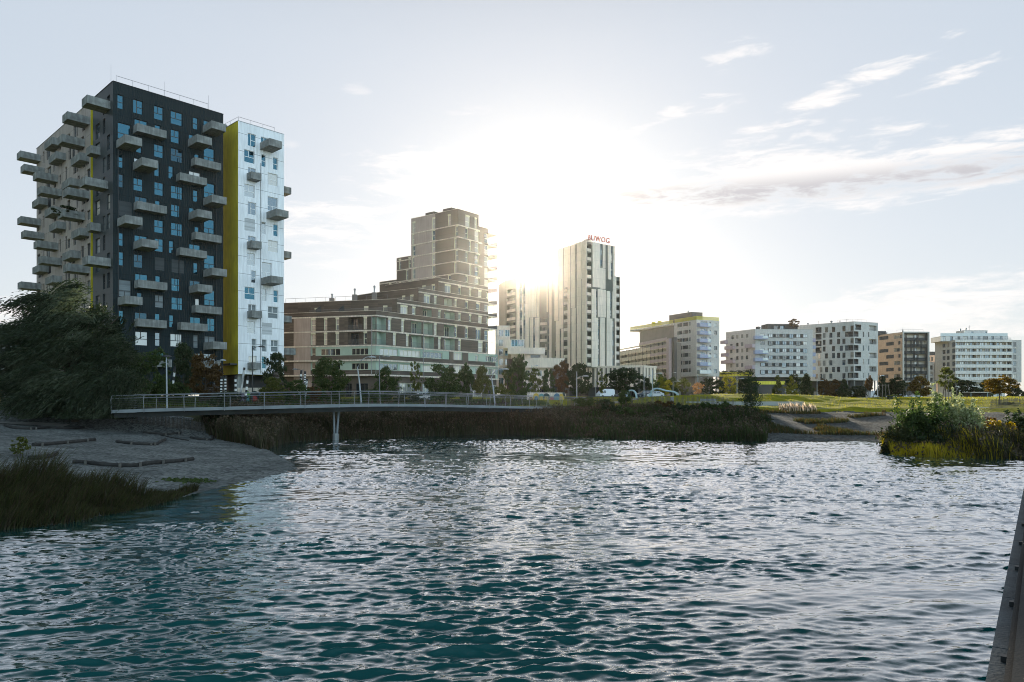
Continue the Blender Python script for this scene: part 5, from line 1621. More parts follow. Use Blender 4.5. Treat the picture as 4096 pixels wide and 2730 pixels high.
# ================================================================== vegetation
L_DARK = leafmat('dark green leaves', (.018, .030, .012), (.040, .058, .022), .35)
L_GREEN = leafmat('green leaves', (.030, .052, .016), (.065, .095, .028), .45)
L_OLIVE = leafmat('olive leaves', (.06, .075, .018), (.11, .12, .03), .5)
L_YEL = leafmat('yellow green leaves', (.13, .14, .02), (.24, .21, .035), .5)
L_ORANGE = leafmat('autumn orange leaves', (.085, .062, .015), (.18, .115, .022), .45)
L_BROWN = leafmat('autumn brown leaves', (.055, .034, .014), (.11, .066, .022), .4)
L_PINK = leafmat('pale rosy autumn leaves', (.26, .15, .08), (.40, .25, .13), .5)
L_GOLD = leafmat('golden leaves', (.17, .13, .02), (.32, .22, .03), .5)
L_SILVER = leafmat('silvery green leaves', (.15, .18, .07), (.38, .40, .24), .45, .35)
L_REED = leafmat('reed blades', (.022, .030, .011), (.058, .062, .022), .4)
L_REEDB = leafmat('brown reed blades', (.034, .028, .016), (.072, .058, .033), .35)
L_REEDG = leafmat('golden reed blades', (.27, .25, .028), (.50, .38, .065), .6)
L_GRASS = leafmat('grass blades', (.19, .18, .008), (.25, .22, .013), .6)
L_HEAD = leafmat('reed seed heads', (.05, .04, .026), (.115, .09, .06), .4)
L_PLUME = leafmat('pale grass plumes', (.46, .36, .27), (.66, .54, .43), .5)
L_WILLOW = leafmat('willow leaves', (.016, .027, .013), (.040, .054, .025), .35, .4)
M['bark'] = pm('bark', (.07, .055, .042), .9, var=.35, scale=6, bump=.6, bscale=14)
M['bark_pale'] = pm('pale bark', (.16, .14, .12), .9, var=.3, scale=5, bump=.5)


def leaves(cen, size, rng, flat=0.0, aspect=1.7):
    """one quad of a random tilt per centre"""
    n = len(cen)
    a = rng.normal(size=(n, 3)); a[:, 2] *= (1 - flat); a /= np.linalg.norm(a, axis=1)[:, None]
    b = rng.normal(size=(n, 3)); b -= a * (a * b).sum(1)[:, None]; b /= np.linalg.norm(b, axis=1)[:, None]
    s = (size * rng.uniform(.6, 1.35, n))[:, None]
    u = a * s * aspect * .5; v = b * s * .5
    V = np.stack([cen - u, cen + v * .9, cen + u, cen - v * .9], 1).reshape(-1, 3)
    Fq = np.arange(4 * n).reshape(n, 4)
    return V, Fq


def radius_profile(shape, z):
    if shape == 'round': return .5 * np.sqrt(np.clip(1 - (2 * z - 1.0) ** 2, 0, 1)) * (1 + .0 * z)
    if shape == 'cone': return .5 * np.clip(1 - z, 0, 1) ** .75 * np.clip(z * 7, .25, 1)
    if shape == 'oval': return .5 * np.clip(np.sin(pi * np.clip(z, 0, 1) ** .8), 0, 1) ** .7
    if shape == 'poplar': return .5 * np.clip(np.sin(pi * np.clip(z * .92 + .06, 0, 1)), 0, 1) ** .5
    if shape == 'wide': return .5 * np.clip(1 - (1.5 * z - .5) ** 2, 0, 1) ** .5 * np.clip(z * 4 + .3, 0, 1)


TREEM = {}


def tree_proto(shape, seed, n=2600, leaf=.045, base=.22, gap=.5, lean=0.0):
    key = (shape, seed, n, leaf, base)
    if key in TREEM: return TREEM[key]
    r = np.random.default_rng(seed)
    nb = 74 if n >= 2000 else 38
    zc = r.uniform(.02, .97, nb * 3); rr = radius_profile(shape, zc)
    keep = r.random(nb * 3) < (rr / .5 + .15); zc = zc[keep][:nb]; rr = rr[keep][:nb]
    th = r.uniform(0, 2 * pi, len(zc)); rad = rr * np.sqrt(r.uniform(.25, 1, len(zc))) * r.uniform(.66, 1.22, len(zc))
    cx, cy = rad * np.cos(th), rad * np.sin(th)
    cl = np.stack([cx, cy, zc], 1)
    sz = r.uniform(.06, .15, len(cl)) * (1.0 if shape != 'poplar' else .8)
    pick = r.choice(len(cl), n, p=sz / sz.sum())
    off = r.normal(size=(n, 3)); off /= np.linalg.norm(off, axis=1)[:, None]; off *= (r.random(n) ** .45)[:, None]
    off[:, 2] *= .75
    P = cl[pick] + off * sz[pick][:, None] * np.array([1.25, 1.25, .8])
    P[:, 2] = np.clip(P[:, 2], -.03, 1.03)
    # shape jitter: twigs at the outline
    m = max(60, n // 7); q = r.choice(len(cl), m)
    P2 = cl[q] * (1 + r.uniform(.0, .3, m))[:, None] * np.array([1, 1, 1]); P2[:, 2] = cl[q, 2] + r.uniform(-.02, .09, m)
    P = np.concatenate([P, P2])
    P[:, 0] += lean * P[:, 2]
    Vv, Ff = leaves(P, leaf, r)
    Vv[:, 2] = base + Vv[:, 2] * (1 - base)
    cm = np_mesh('crown', Vv, Ff, [L_DARK])
    t = MB(); k = .018
    t.tube([(0, 0, -.04), (.004, 0, base * .6), (0, .006, base + .3), (lean * .5, 0, base + .52)], [k * 1.4, k, k * .65, k * .2], M['bark'], 7)
    for i in r.choice(len(cl), 9, replace=False):
        c = cl[i]; z = base + c[2] * (1 - base); zb = max(base * .8, z - .22 - .15 * r.random())
        t.tube([(0, 0, zb), (c[0] * .5, c[1] * .5, zb + (z - zb) * .6), (c[0], c[1], z)], [k * .5, k * .35, k * .12], M['bark'], 4)
    tm = t.mesh('trunk')
    TREEM[key] = (tm, cm)
    return TREEM[key]


def tree(loc, h, w, shape, mat, label, group, seed=1, n=2600, leaf=.045, base=.22, cat='tree', name='tree'):
    tm, cm = tree_proto(shape, seed, n, leaf, base)
    r = empty(name, loc, random.uniform(0, 6.28)); r.scale = (w, w, h)
    tag(r, label, cat, group)
    link('trunk', tm, r)
    c = link('crown', cm, r)
    c.material_slots[0].link = 'OBJECT'; c.material_slots[0].material = mat
    return r


def treepx(px, pytop, wpx, Y, shape, mat, label, group, seed=1, base=.2, **k):
    g = ground_at(px, Y)
    h = CAMZ + (HY - pytop) / F * Y - g.z
    return tree(g - Vector((0, 0, .1)), h + .1, wpx / F * Y, shape, mat, label, group, seed, base=base, **k)


GA = 'trees between the footbridge and the brown terraced house'
GB = 'trees along the street under the striped high-rise'
GC = 'park trees in front of the pale houses'
TL = [
    # px, top, width, Y, shape, mat, label, group, seed
    (735, 1376, 100, 92, 'oval', L_DARK, 'dark green tree before the anthracite tower, second from the willow', GA, 1, .12),
    (822, 1415, 125, 88, 'wide', L_BROWN, 'rusty brown autumn tree beside the yellow wall', GA, 2, .2),
    (592, 1395, 150, 80, 'round', L_GREEN, 'leafy green tree whose left side merges with the willow', GA, 3, .06),
    (1106, 1412, 88, 98, 'round', L_DARK, 'dark tree covering the right corner of the white tower', GA, 4, .12),
    (1320, 1438, 150, 106, 'round', L_GREEN, 'broad dense tree in front of the mint ribbon windows', GA, 5, .06),
    (1545, 1468, 88, 108, 'oval', L_GREEN, 'windblown tree right of the tall bent lamp', GA, 6, .08),
    (1660, 1446, 48, 112, 'poplar', L_OLIVE, 'thin sparse young tree before the shop glazing', GA, 7, .2),
    (1772, 1458, 128, 104, 'round', L_GREEN, 'bushy tree left of the pink stair glazing', GA, 8, .06),
    (1866, 1456, 70, 108, 'oval', L_GREEN, 'slender tree right of the pink stair glazing', GA, 9, .08),
    (1930, 1464, 66, 106, 'oval', L_OLIVE, 'loose olive tree beside the bent lamp near the sun', GA, 10, .15),
    (2076, 1426, 84, 118, 'poplar', L_GREEN, 'tall pointed poplar right below the sun', GB, 11, .05),
    (2030, 1466, 66, 122, 'oval', L_OLIVE, 'olive tree leaning against the tall pointed poplar', GB, 12, .05),
    (2142, 1476, 66, 150, 'oval', L_OLIVE, 'light tree before the low white house', GB, 13, .15),
    (2196, 1480, 48, 150, 'poplar', L_GREEN, 'narrow tree in front of the rounded white balcony', GB, 14, .12),
    (2246, 1446, 62, 146, 'poplar', L_BROWN, 'brownish tall tree at the end of the rounded white balcony', GB, 15, .1),
    (2316, 1456, 92, 142, 'oval', L_DARK, 'dark tree behind the white street lamp near the bridge end', GB, 16, .12),
    (2408, 1478, 40, 165, 'poplar', L_OLIVE, 'thin birch-like tree in front of the podium stripes', GB, 17, .15),
    (2496, 1472, 120, 158, 'round', L_DARK, 'big dark round tree behind the blue tube arch', GB, 18, .2),
    (2582, 1510, 48, 170, 'oval', L_DARK, 'small dark tree behind the parked dark car', GB, 19, .2),
    (2640, 1494, 60, 185, 'oval', L_GREEN, 'green tree beside the end of the low podium', GB, 20, .12),
    (2658, 1508, 52, 150, 'round', L_YEL, 'sunlit yellow green tree above the blue climbing frame', GB, 21, .2),
    (2692, 1510, 52, 185, 'round', L_DARK, 'dark tree between the yellow tree and the olive tree', GC, 22, .1),
    (2731, 1512, 50, 172, 'oval', L_OLIVE, 'sunlit olive tree under the yellow railed house', GC, 23, .25),
    (2792, 1528, 42, 152, 'round', L_PINK, 'small rosy autumn tree on the left flank of the mound', GC, 24, .25),
    (2832, 1514, 56, 195, 'round', L_DARK, 'dark round tree behind the small rosy tree', GC, 25, .12),
    (2876, 1518, 52, 198, 'oval', L_DARK, 'dark tree left of the glowing yellow green one on the mound', GC, 26, .1),
    (2916, 1504, 64, 158, 'wide', L_YEL, 'glowing yellow green tree on top of the mound', GC, 27, .15),
    (2982, 1510, 80, 196, 'round', L_DARK, 'dark tree half hidden by the slim tree at the water', GC, 28, .1),
    (3110, 1500, 44, 170, 'cone', L_OLIVE, 'pale olive cone shaped tree on the right flank of the mound', GC, 29, .1),
    (3162, 1507, 58, 166, 'cone', L_YEL, 'spreading yellow conifer-like tree beside the pale olive cone', GC, 30, .1),
    (3176, 1500, 60, 200, 'wide', L_DARK, 'dark flat-topped tree behind the yellow spreading tree', GC, 31, .4),
    (3226, 1498, 62, 200, 'cone', L_DARK, 'dark pointed tree at the corner of the grey ribbon window house', GC, 32, .08),
    (3296, 1516, 58, 205, 'oval', L_BROWN, 'brownish dark tree left under the grey clinker house', GC, 33, .1),
    (3340, 1520, 46, 208, 'oval', L_BROWN, 'brownish dark tree in the middle under the grey clinker house', GC, 34, .1),
    (3376, 1516, 48, 205, 'cone', L_DARK, 'dark tree beside the lamp under the corner loggias', GC, 35, .08),
    (3430, 1542, 70, 208, 'round', L_DARK, 'low dark round tree under the corner loggias', GC, 36, .03),
    (3478, 1503, 28, 175, 'oval', L_BROWN, 'slim brown young tree tied to stakes on the lawn', GC, 37, .35),
    (3530, 1502, 50, 205, 'cone', L_DARK, 'dark pointed tree left under the peach house', GC, 38, .08),
    (3590, 1512, 72, 206, 'round', L_DARK, 'broad dark tree right under the peach house', GC, 39, .05),
    (3682, 1504, 74, 180, 'oval', L_ORANGE, 'orange autumn tree before the dark balcony front', GC, 40, .12),
    (3782, 1470, 60, 112, 'oval', L_OLIVE, 'tall bright green tree rising behind the shrubs on the point', GC, 41, .35),
    (3830, 1512, 60, 200, 'round', L_DARK, 'dark tree at the left end of the banded house', GC, 42, .05),
    (3878, 1524, 58, 202, 'round', L_DARK, 'dark tree behind the flat shelter roof', GC, 43, .05),
    (3946, 1522, 62, 196, 'round', L_GREEN, 'dull green tree behind the orange-tipped maple', GC, 44, .08),
    (3998, 1505, 108, 92, 'wide', L_ORANGE, 'orange-tipped maple with bare trunk on the near lawn', GC, 45, .42),
    (4050, 1530, 52, 196, 'round', L_DARK, 'dark tree below the right end wall of the banded house', GC, 46, .08),
    (4082, 1564, 40, 215, 'round', L_GREEN, 'distant green bush at the right border of the view', GC, 47, .03),
]
for (px, top, w, Y, sh, mt, lab, grp, sd, bs) in TL:
    near = Y < 112
    treepx(px, top, w * 1.06, Y, sh, mt, lab, grp, sd, bs, n=(5600 if near else 1700 if mt in (L_YEL, L_PINK, L_OLIVE) else 3400), leaf=(.036 if near else .05))
# slim dark tree in front of the reeds
treepx(3003, 1484, 108, 74, 'cone', L_DARK, 'slim dark poplar standing at the waterside before the mound', 'trees at the waterside', 51, .03, n=3600, leaf=.024)
treepx(870, 1590, 120, 63.5, 'oval', L_DARK, 'dark bush growing up past the bridge deck from the reeds', 'trees at the waterside', 52, .02, n=4200, leaf=.034, cat='shrub', name='shrub')
# tree on the roof
tree(ROOF_TREE, 4.9, 4.2, 'wide', L_BROWN, 'small tree on the roof of the ribbon window house', None, 61, n=1500, leaf=.06, base=.3)

# low shrubs along banks and walks
SHR = [(540, 1560, 120, 82, L_GREEN, 'green shrubs before the lamp left of the anthracite tower'), (690, 1530, 110, 84, L_GREEN, 'green shrub under the dark green tree'), (905, 1565, 120, 84, L_DARK, 'low dark shrub under the yellow wall'),
       (1090, 1512, 90, 86, L_OLIVE, 'olive shrub under the white tower, left of the willow hut'), (1180, 1520, 100, 88, L_GREEN, 'shrub before the rosy plaster strip'), (1240, 1548, 90, 96, L_BROWN, 'brownish shrub left of the broad dense tree'),
       (1470, 1560, 100, 100, L_GREEN, 'green shrub behind the bent lamp'), (1640, 1572, 120, 104, L_DARK, 'dark low shrub before the shop glazing'), (2010, 1548, 90, 100, L_OLIVE, 'olive shrub at the foot of the tall pointed poplar'),
       (2340, 1590, 90, 86, L_GREEN, 'shrub at the right bridge end'), (2500, 1560, 50, 84, L_GREEN, 'thin upright shrub before the white path'), (2420, 1598, 70, 84, L_DARK, 'dark low shrub by the right bridge end fence'),
       (3390, 1584, 16, 180, L_OLIVE, 'tiny pale shrub on the far lawn'), (4030, 1608, 50, 90, L_OLIVE, 'small pale shrub right of the maple trunk')]
for i, (px, top, w, Y, mt, lab) in enumerate(SHR):
    treepx(px, top, w, Y, 'round', mt, lab, 'low shrubs', 70 + i % 4, .0, n=4200, leaf=.045, cat='shrub', name='shrub')
ta, tb, tz_ = TERR
for i, q in enumerate((.12, .38, .62, .86)):
    p = ta.lerp(tb, q)
    tree(Vector((p.x, p.y + 2.0, tz_ - .1)), 2.6, 6.5, 'round', L_DARK, 'dark hedge plants along the yellow railed terrace', 'hedge plants on the terrace', 72, n=900, leaf=.07, base=0, cat='shrub', name='shrub')
# climbing plants on the galleries
for i, (q, hh) in enumerate(((.47, 12.5), (.70, 9), (.985, 11))):
    p = fG.P(fG.W * q, GZ, 1.9)
    tree(p, hh, 3.4, 'poplar', L_DARK, ['climbing plant growing highest up the gallery front', 'lower climbing plant in the middle of the gallery front', 'climbing plant at the right end of the gallery front'][i], 'climbing plants on the gallery front', 76, n=900, leaf=.06, base=.0, cat='climbing plant', name='climbing_plant')
# plants hanging over one balcony of the rear tower
uap = fLw.upx(40 + 1120 / 3.733)
p = fLw.P(uap - 1.2, fLw.zpx(40 + 785 / 3.733, 760 + 283 / 3.733, 3.0) - 1.0, 2.2)
tree(p, 1.7, 3.2, 'wide', L_DARK, 'dark box plants overgrowing one balcony of the rear tower', None, 77, n=1200, leaf=.08, base=.0, cat='plant', name='balcony_plant')


# ------------------------------------------------------------------ reeds and grasses
def blades(name, P, h, w, lean, mats, midx, rng, kind='stuff', segs=3, label=None, cat=None, heads=0.0):
    n = len(P)
    th = rng.uniform(0, 2 * pi, n)
    wx_, wy_ = np.cos(th), np.sin(th)
    lx = lean[0] * h * rng.uniform(.4, 1.5, n) + rng.normal(0, .12, n) * h; ly = lean[1] * h * rng.uniform(.4, 1.5, n) + rng.normal(0, .12, n) * h
    rows = []
    for s in range(segs + 1):
        t = s / segs
        c = P + np.stack([lx * t * t, ly * t * t, h * t * (1 - .12 * t)], 1)
        ww = (w * (1 - t) ** .7 * .5 + .004)
        rows.append(c - np.stack([wx_ * ww, wy_ * ww, 0 * ww], 1)); rows.append(c + np.stack([wx_ * ww, wy_ * ww, 0 * ww], 1))
    V = np.stack(rows, 1).reshape(-1, 3); k = 2 * (segs + 1)
    base = np.arange(n)[:, None] * k
    Fq = np.concatenate([np.stack([base[:, 0] + 2 * s, base[:, 0] + 2 * s + 1, base[:, 0] + 2 * s + 3, base[:, 0] + 2 * s + 2], 1) for s in range(segs)])
    mi = np.tile(midx, segs)
    if heads > 0:        # feathery seed heads at some tips
        k = rng.random(n) < heads
        tip = P[k] + np.stack([lx[k], ly[k], h[k] * .88], 1); q = np.repeat(tip, 5, 0) + rng.normal(0, 1, (len(tip) * 5, 3)) * np.array([.05, .05, .10])
        V2_, F2_ = leaves(q, .13, rng); F2_ = F2_ + len(V)
        V = np.concatenate([V, V2_]); Fq = np.concatenate([Fq, F2_]); mi = np.concatenate([mi, np.full(len(F2_), len(mats))]); mats = mats + [L_HEAD]
    o = link(name, np_mesh(name, V, Fq, mats, mi)); tag(o, label, cat, kind=kind)
    return o


def scatter(poly, n, rng, dmin=None, dmax=None, extra=None):
    poly = np.array(poly); lo, hi_ = poly.min(0), poly.max(0); out = []; c = 0
    while c < n:
        x = rng.uniform(lo[0], hi_[0], n * 3); y = rng.uniform(lo[1], hi_[1], n * 3)
        ins = np.zeros(x.shape, bool); j = len(poly) - 1
        for i in range(len(poly)):
            xi, yi = poly[i]; xj, yj = poly[j]
            ins ^= ((yi > y) != (yj > y)) & (x < (xj - xi) * (y - yi) / (yj - yi + 1e-12) + xi); j = i
        x, y = x[ins], y[ins]
        if dmin is not None:
            d = sdist(x, y); k = (d > dmin) & (d < dmax); x, y = x[k], y[k]
        if extra is not None:
            k = extra(x, y); x, y = x[k], y[k]
        out.append(np.stack([x, y], 1)); c += len(x)
        if len(x) == 0: break
    q = np.concatenate(out)[:n]
    return np.stack([q[:, 0], q[:, 1], height(q[:, 0], q[:, 1])], 1)


rg = np.random.default_rng(77)
# 1 reeds at the near left
PN = scatter([zpl(-40, 1225), zpl(150, 1206), zpl(230, 1187), zpl(300, 1174), (-13.6, 26.2), (-16.5, 25.0), (-22, 22.6)], 15000, rg, -.45, 6.5)
hN = rg.uniform(.7, 1.45, len(PN)) * np.clip(1.15 - (PN[:, 0] + 15.5) * .09, .5, 1.2)
PN2 = scatter([zpl(230, 1188), zpl(330, 1168), zpl(395, 1151), (-12.6, 28.6), (-13.6, 27)], 4200, rg, -.3, 1.8)
hN2 = rg.uniform(.5, 1.0, len(PN2))
P = np.concatenate([PN, PN2]); h = np.concatenate([hN, hN2]) * (1 - .52 * np.clip((P[:, 0] + 15.6) / 2.4, 0, 1)) * np.clip(.9 + .9 * vnoise(P[:, 0], P[:, 1], .7, 41), .5, 1.3)
blades('reeds', P - np.array([0, 0, .1]), h, np.full(len(P), .022), (.28, -.05), [L_REED, L_REEDB], (rg.random(len(P)) < .4).astype(int), rg, segs=4)
# 2 brown reed bank under and behind the bridge
PB_ = scatter([zpl(600, 1034), zpl(770, 1011), zpl(1050, 1002), zpl(1180, 1000), zpl(1300, 1004), (8, 80), (-4, 86), (-30, 84), (-28, 64), (-20.5, 56)], 30000, rg, -.4, 9)
h = rg.uniform(1.3, 2.4, len(PB_)) * np.clip(.85 + .8 * vnoise(PB_[:, 0], PB_[:, 1], 3, 9) + .7 * vnoise(PB_[:, 0], PB_[:, 1], .9, 42), .35, 1.1) * (1 - .06 * np.clip(sdist(PB_[:, 0], PB_[:, 1]) - 4, 0, 9))
blades('reeds', PB_ - np.array([0, 0, .1]), h, rg.uniform(.03, .07, len(PB_)), (-.12, 0), [L_REED, L_REEDB], (rg.random(len(PB_)) < .65).astype(int), rg, heads=.16)
# 3 reeds right of the bridge
PR_ = scatter([zpl(1190, 1000), zpl(1400, 1010), zpl(1640, 1013), zpl(1762, 1015), (26.5, 73), (25, 80), (14, 83), (4, 84)], 34000, rg, -.4, 14)
h = rg.uniform(.7, 1.6, len(PR_)) * np.clip(.75 + 1.1 * vnoise(PR_[:, 0], PR_[:, 1], 3, 10) + .8 * vnoise(PR_[:, 0], PR_[:, 1], .9, 43) - .055 * np.clip(sdist(PR_[:, 0], PR_[:, 1]), 0, 14), .18, 1.1)
blades('reeds', PR_ - np.array([0, 0, .1]), h, rg.uniform(.03, .07, len(PR_)), (-.12, 0), [L_REED, L_GREEN, L_REEDB], rg.choice(3, len(PR_), p=[.45, .38, .17]), rg, heads=.08)
# 4 golden reeds of the point
PP = scatter([zpl(2038, 1036), zpl(2060, 1050), zpl(2200, 1056), zpl(2370, 1060), (39, 46), (36, 53), (28, 54)], 24000, rg, -.5, 5.5)
h = rg.uniform(.6, 1.7, len(PP)) * np.clip(.75 + 1.3 * vnoise(PP[:, 0], PP[:, 1], 1.6, 12), .35, 1.25)
gold = np.clip(1.15 - (PP[:, 0] - 26.5) / 4.0, .06, .95)
blades('reeds', PP - np.array([0, 0, .1]), h, rg.uniform(.02, .045, len(PP)), (-.15, -.05), [L_REEDG, L_REED, L_REEDB], np.where(rg.random(len(PP)) < gold, 0, rg.choice([1, 2], len(PP))), rg, heads=.025)
# 5 rough grass on the gravel slope
PG = scatter([(23, 66), (38, 66), (44, 84), (24, 84)], 9000, rg, 3, 21, lambda x, y: vnoise(x, y, 3.2, 14) + .25 * vnoise(x, y, 1.1, 15) > (.06 + .012 * np.clip(x - 30, 0, 20)))
blades('grass', PG, rg.uniform(.15, .5, len(PG)), np.full(len(PG), .05), (-.2, 0), [L_REED, L_BROWN], (rg.random(len(PG)) < .3).astype(int), rg, segs=2)
q0 = on_ground(3240, 1640); q1 = on_ground(3170, 1640)
PF = scatter([(q1.x - 1.5, q1.y - 1), (q0.x + .5, q0.y - 1), (q0.x + .5, q0.y + .7), (q1.x - 1.5, q1.y + .7)], 420, rg)
blades('plume_grass', PF, rg.uniform(.5, 1.0, len(PF)), np.full(len(PF), .10), (-.25, 0), [L_PLUME, L_REED], (rg.random(len(PF)) < .35).astype(int), rg, segs=3, label='pale feathery plume grass on the bank above the gravel slope', cat='plume grass')
# 6 lawn blades
PLN = scatter([(6, 84), (75, 86), (110, 130), (120, 215), (30, 215), (6, 130)], 60000, rg, 15, 200)
PLN = PLN[(PLN[:, 1] > 84) & ~((PLN[:, 0] < 30) & (PLN[:, 1] > 120))]
blades('grass', PLN, rg.uniform(.06, .14, len(PLN)) * (1 + (PLN[:, 1] - 85) / 150), .04 + .0008 * (PLN[:, 1] - 80), (-.15, 0), [L_GRASS, L_GREEN], (rg.random(len(PLN)) < .12).astype(int), rg, segs=1)
# 7 grass fringe on the land left and behind
PL2 = scatter([(-40, 66), (-8, 88), (5, 92), (5, 120), (-60, 120), (-60, 68)], 22000, rg, 12, 200)
blades('grass', PL2, rg.uniform(.15, .6, len(PL2)), np.full(len(PL2), .07), (-.15, 0), [L_REED, L_GREEN], (rg.random(len(PL2)) < .5).astype(int), rg, segs=2)


# ------------------------------------------------------------------ shrubs of the point
def bush(name, loc, w, h, n, leaf, mat, label, shoots=0, seed=1, dep=None):
    r = np.random.default_rng(seed); dep = dep or w * .7
    nb = 40
    c = r.normal(size=(nb, 3)); c /= np.linalg.norm(c, axis=1)[:, None]; c *= (r.random(nb) ** .35)[:, None]; c[:, 2] = np.abs(c[:, 2])
    C_ = c * np.array([w / 2, dep / 2, h * .8])
    s = r.uniform(.1, .2, nb) * h
    k = r.choice(nb, n); off = r.normal(size=(n, 3)) * .55
    P = C_[k] + off * s[k][:, None]; P[:, 2] = np.abs(P[:, 2])
    for i in range(shoots):
        b0 = np.array([r.uniform(-.42, .42) * w, r.uniform(-.3, .3) * dep, h * r.uniform(.45, .7)]); L = h * r.uniform(.3, .62); m_ = 70
        t = r.random(m_); e_ = (1 - t) * .13 + .05
        P = np.concatenate([P, b0 + np.stack([r.normal(0, 1, m_) * e_ - .12 * t, r.normal(0, 1, m_) * e_, L * t], 1)])
    Vv, Ff = leaves(P, leaf, r)
    root = empty(name, loc); tag(root, label, 'shrub', 'shrubs on the point')
    link('crown', np_mesh('crown', Vv, Ff, [mat]), root)
    t = MB()
    for i in range(8):
        c = C_[r.integers(nb)]; t.tube([(c[0] * .1, c[1] * .1, -.1), (c[0] * .5, c[1] * .5, c[2] * .5), (c[0], c[1], c[2] + .1)], [.05, .035, .012], M['bark'], 5)
    link('stem', t.mesh('stem'), root)
    return root


def bpx(px, py0, pytop, wpx, Y, *a, **k):
    g = ground_at(px, Y); h = CAMZ + (HY - pytop) / F * Y - g.z
    return bush('shrub', g - Vector((0, 0, .05)), wpx / F * Y, h, *a, **k)


bpx(3672, 1800, 1598, 240, 51.5, 13000, .12, L_GREEN, 'dense dark willow shrub on the point, left of the bright leaved shrubs', shoots=14, seed=81)
bpx(3592, 1800, 1690, 120, 50.5, 5200, .10, L_REED, 'low feathery shrub at the tip of the point', shoots=6, seed=86)
bpx(3775, 1800, 1580, 150, 53.5, 6000, .14, L_SILVER, 'bright shiny leaved poplar shrub with the tallest upright shoots', shoots=16, seed=82)
bpx(3860, 1800, 1612, 150, 51.5, 6500, .135, L_SILVER, 'bright shiny leaved shrub in the middle of the point', shoots=12, seed=83)
bpx(3990, 1800, 1690, 130, 52, 4200, .13, L_GOLD, 'golden yellow autumn shrub at the right of the point', shoots=8, seed=84)
bpx(3935, 1800, 1664, 110, 54, 3200, .11, L_BROWN, 'brown twiggy shrub between the bright and the golden shrub', shoots=8, seed=87)
bpx(4090, 1800, 1650, 160, 56, 6500, .13, L_DARK, 'dark shrub at the right border behind the reeds', shoots=6, seed=85)
bpx(3790, 1800, 1700, 330, 49.8, 9000, .12, L_DARK, 'dark low thicket filling the middle of the point', shoots=5, seed=88)

rs_ = np.random.default_rng(31)
for i, (px, top, w, Y, mt, lab) in enumerate([(2440, 1630, 120, 81, L_DARK, 'dark bush at the left end of the bank picket fence'), (2540, 1668, 150, 78, L_GREEN, 'green bush low on the bank left of the middle'), (2650, 1655, 130, 79, L_BROWN, 'brownish bush below the litter bin'),
        (2760, 1672, 150, 76.5, L_DARK, 'dark bush below the park bench'), (2860, 1660, 140, 77, L_GREEN, 'green bush left of the waterside poplar'), (2930, 1690, 130, 73.5, L_DARK, 'dark bush at the water left of the waterside poplar'),
        (2300, 1664, 130, 82, L_GREEN, 'green bush beside the graffiti abutment'), (2190, 1672, 110, 81, L_OLIVE, 'olive bush left of the graffiti abutment'), (3050, 1690, 70, 71.5, L_DARK, 'dark bush right of the waterside poplar')]):
    g = ground_at(px, Y); hh = max(.7, CAMZ + (HY - top) / F * Y - g.z)
    b_ = bush('shrub', g - Vector((0, 0, .1)), w / F * Y, hh, 2600, .14, mt, lab, shoots=5, seed=120 + i); b_['group'] = 'shrubs on the bank'

# ------------------------------------------------------------------ the willow
wb = on_ground(301, 1686)
wil = empty('weeping_willow', wb); tag(wil, 'big weeping willow blown sideways by wind on the pebble beach', 'tree')
rw = np.random.default_rng(5)
HW = CAMZ + (HY - 1135) / F * wb.y - wb.z
t = MB()
t.tube([(0, 0, -.3), (.08, 0, .9), (.12, .05, 2.2), (.25, 0, 3.4)], [.34, .27, .24, .2], M['bark'], 9)
tips = []
for i in range(11):
    a = 2 * pi * i / 11 + rw.uniform(-.2, .2); R = rw.uniform(1.6, 3.6)
    e = Vector((R * cos(a) + .5, R * sin(a) * .9, HW * rw.uniform(.62, .9)))
    t.tube([(.2, 0, 2.2 + .1 * i), (e.x * .35, e.y * .35, e.z * .62), (e.x * .75, e.y * .75, e.z * .9), e], [.15, .11, .06, .02], M['bark'], 6); tips.append(e)
t.build('trunk', None).parent = wil
nc = 210; ns = 18000
# locks of hanging twigs round the wind-blown dome of the crown
th = rw.uniform(0, 2 * pi, nc); ph = np.arccos(rw.uniform(-.66, 1, nc)); rr = rw.uniform(.42, 1, nc) ** .5 * rw.uniform(.84, 1.1, nc)
ex, ey = 5.5, 4.6
lx_ = rr * np.sin(ph) * np.cos(th) * ex + .3; ly_ = rr * np.sin(ph) * np.sin(th) * ey
lz_ = rr * np.cos(ph) * np.where(np.cos(ph) > 0, HW * .56, HW * .52) + HW * .42
lz_ *= 1 - .022 * np.clip(lx_, 0, 9)
m_ = 84      # locks that sweep down to the beach on the right hand side
lx_ = np.concatenate([lx_, rw.uniform(-3.2, 6.3, m_)]); ly_ = np.concatenate([ly_, rw.uniform(-3.6, -.6, m_)]); lz_ = np.concatenate([lz_, rw.uniform(1.4, 4.2, m_)])
nc += m_; ci = rw.integers(0, nc, ns)
rx = lx_[ci] + rw.normal(0, .42, ns); ry = ly_[ci] + rw.normal(0, .42, ns); rz = lz_[ci] + rw.normal(0, .22, ns)
ldir = rw.normal(0, .32, (nc, 3)); lgust = rw.uniform(.35, 1.5, nc); llen = rw.uniform(.7, 1.45, nc)
base = np.stack([rx, ry, rz], 1)
Ls = rw.uniform(1.1, 3.0, ns) * llen[ci] * (1 + .25 * (rx < -2) * (rz > HW * .5))
nseg = 9
wind = np.array([-1.0, -.12, .05])
pos = base.copy(); d = np.stack([rx * .06, ry * .10, np.full(ns, .25)], 1) + wind * .8 + ldir[ci]
pts = [pos.copy()]
gusts = lgust[ci] - .5
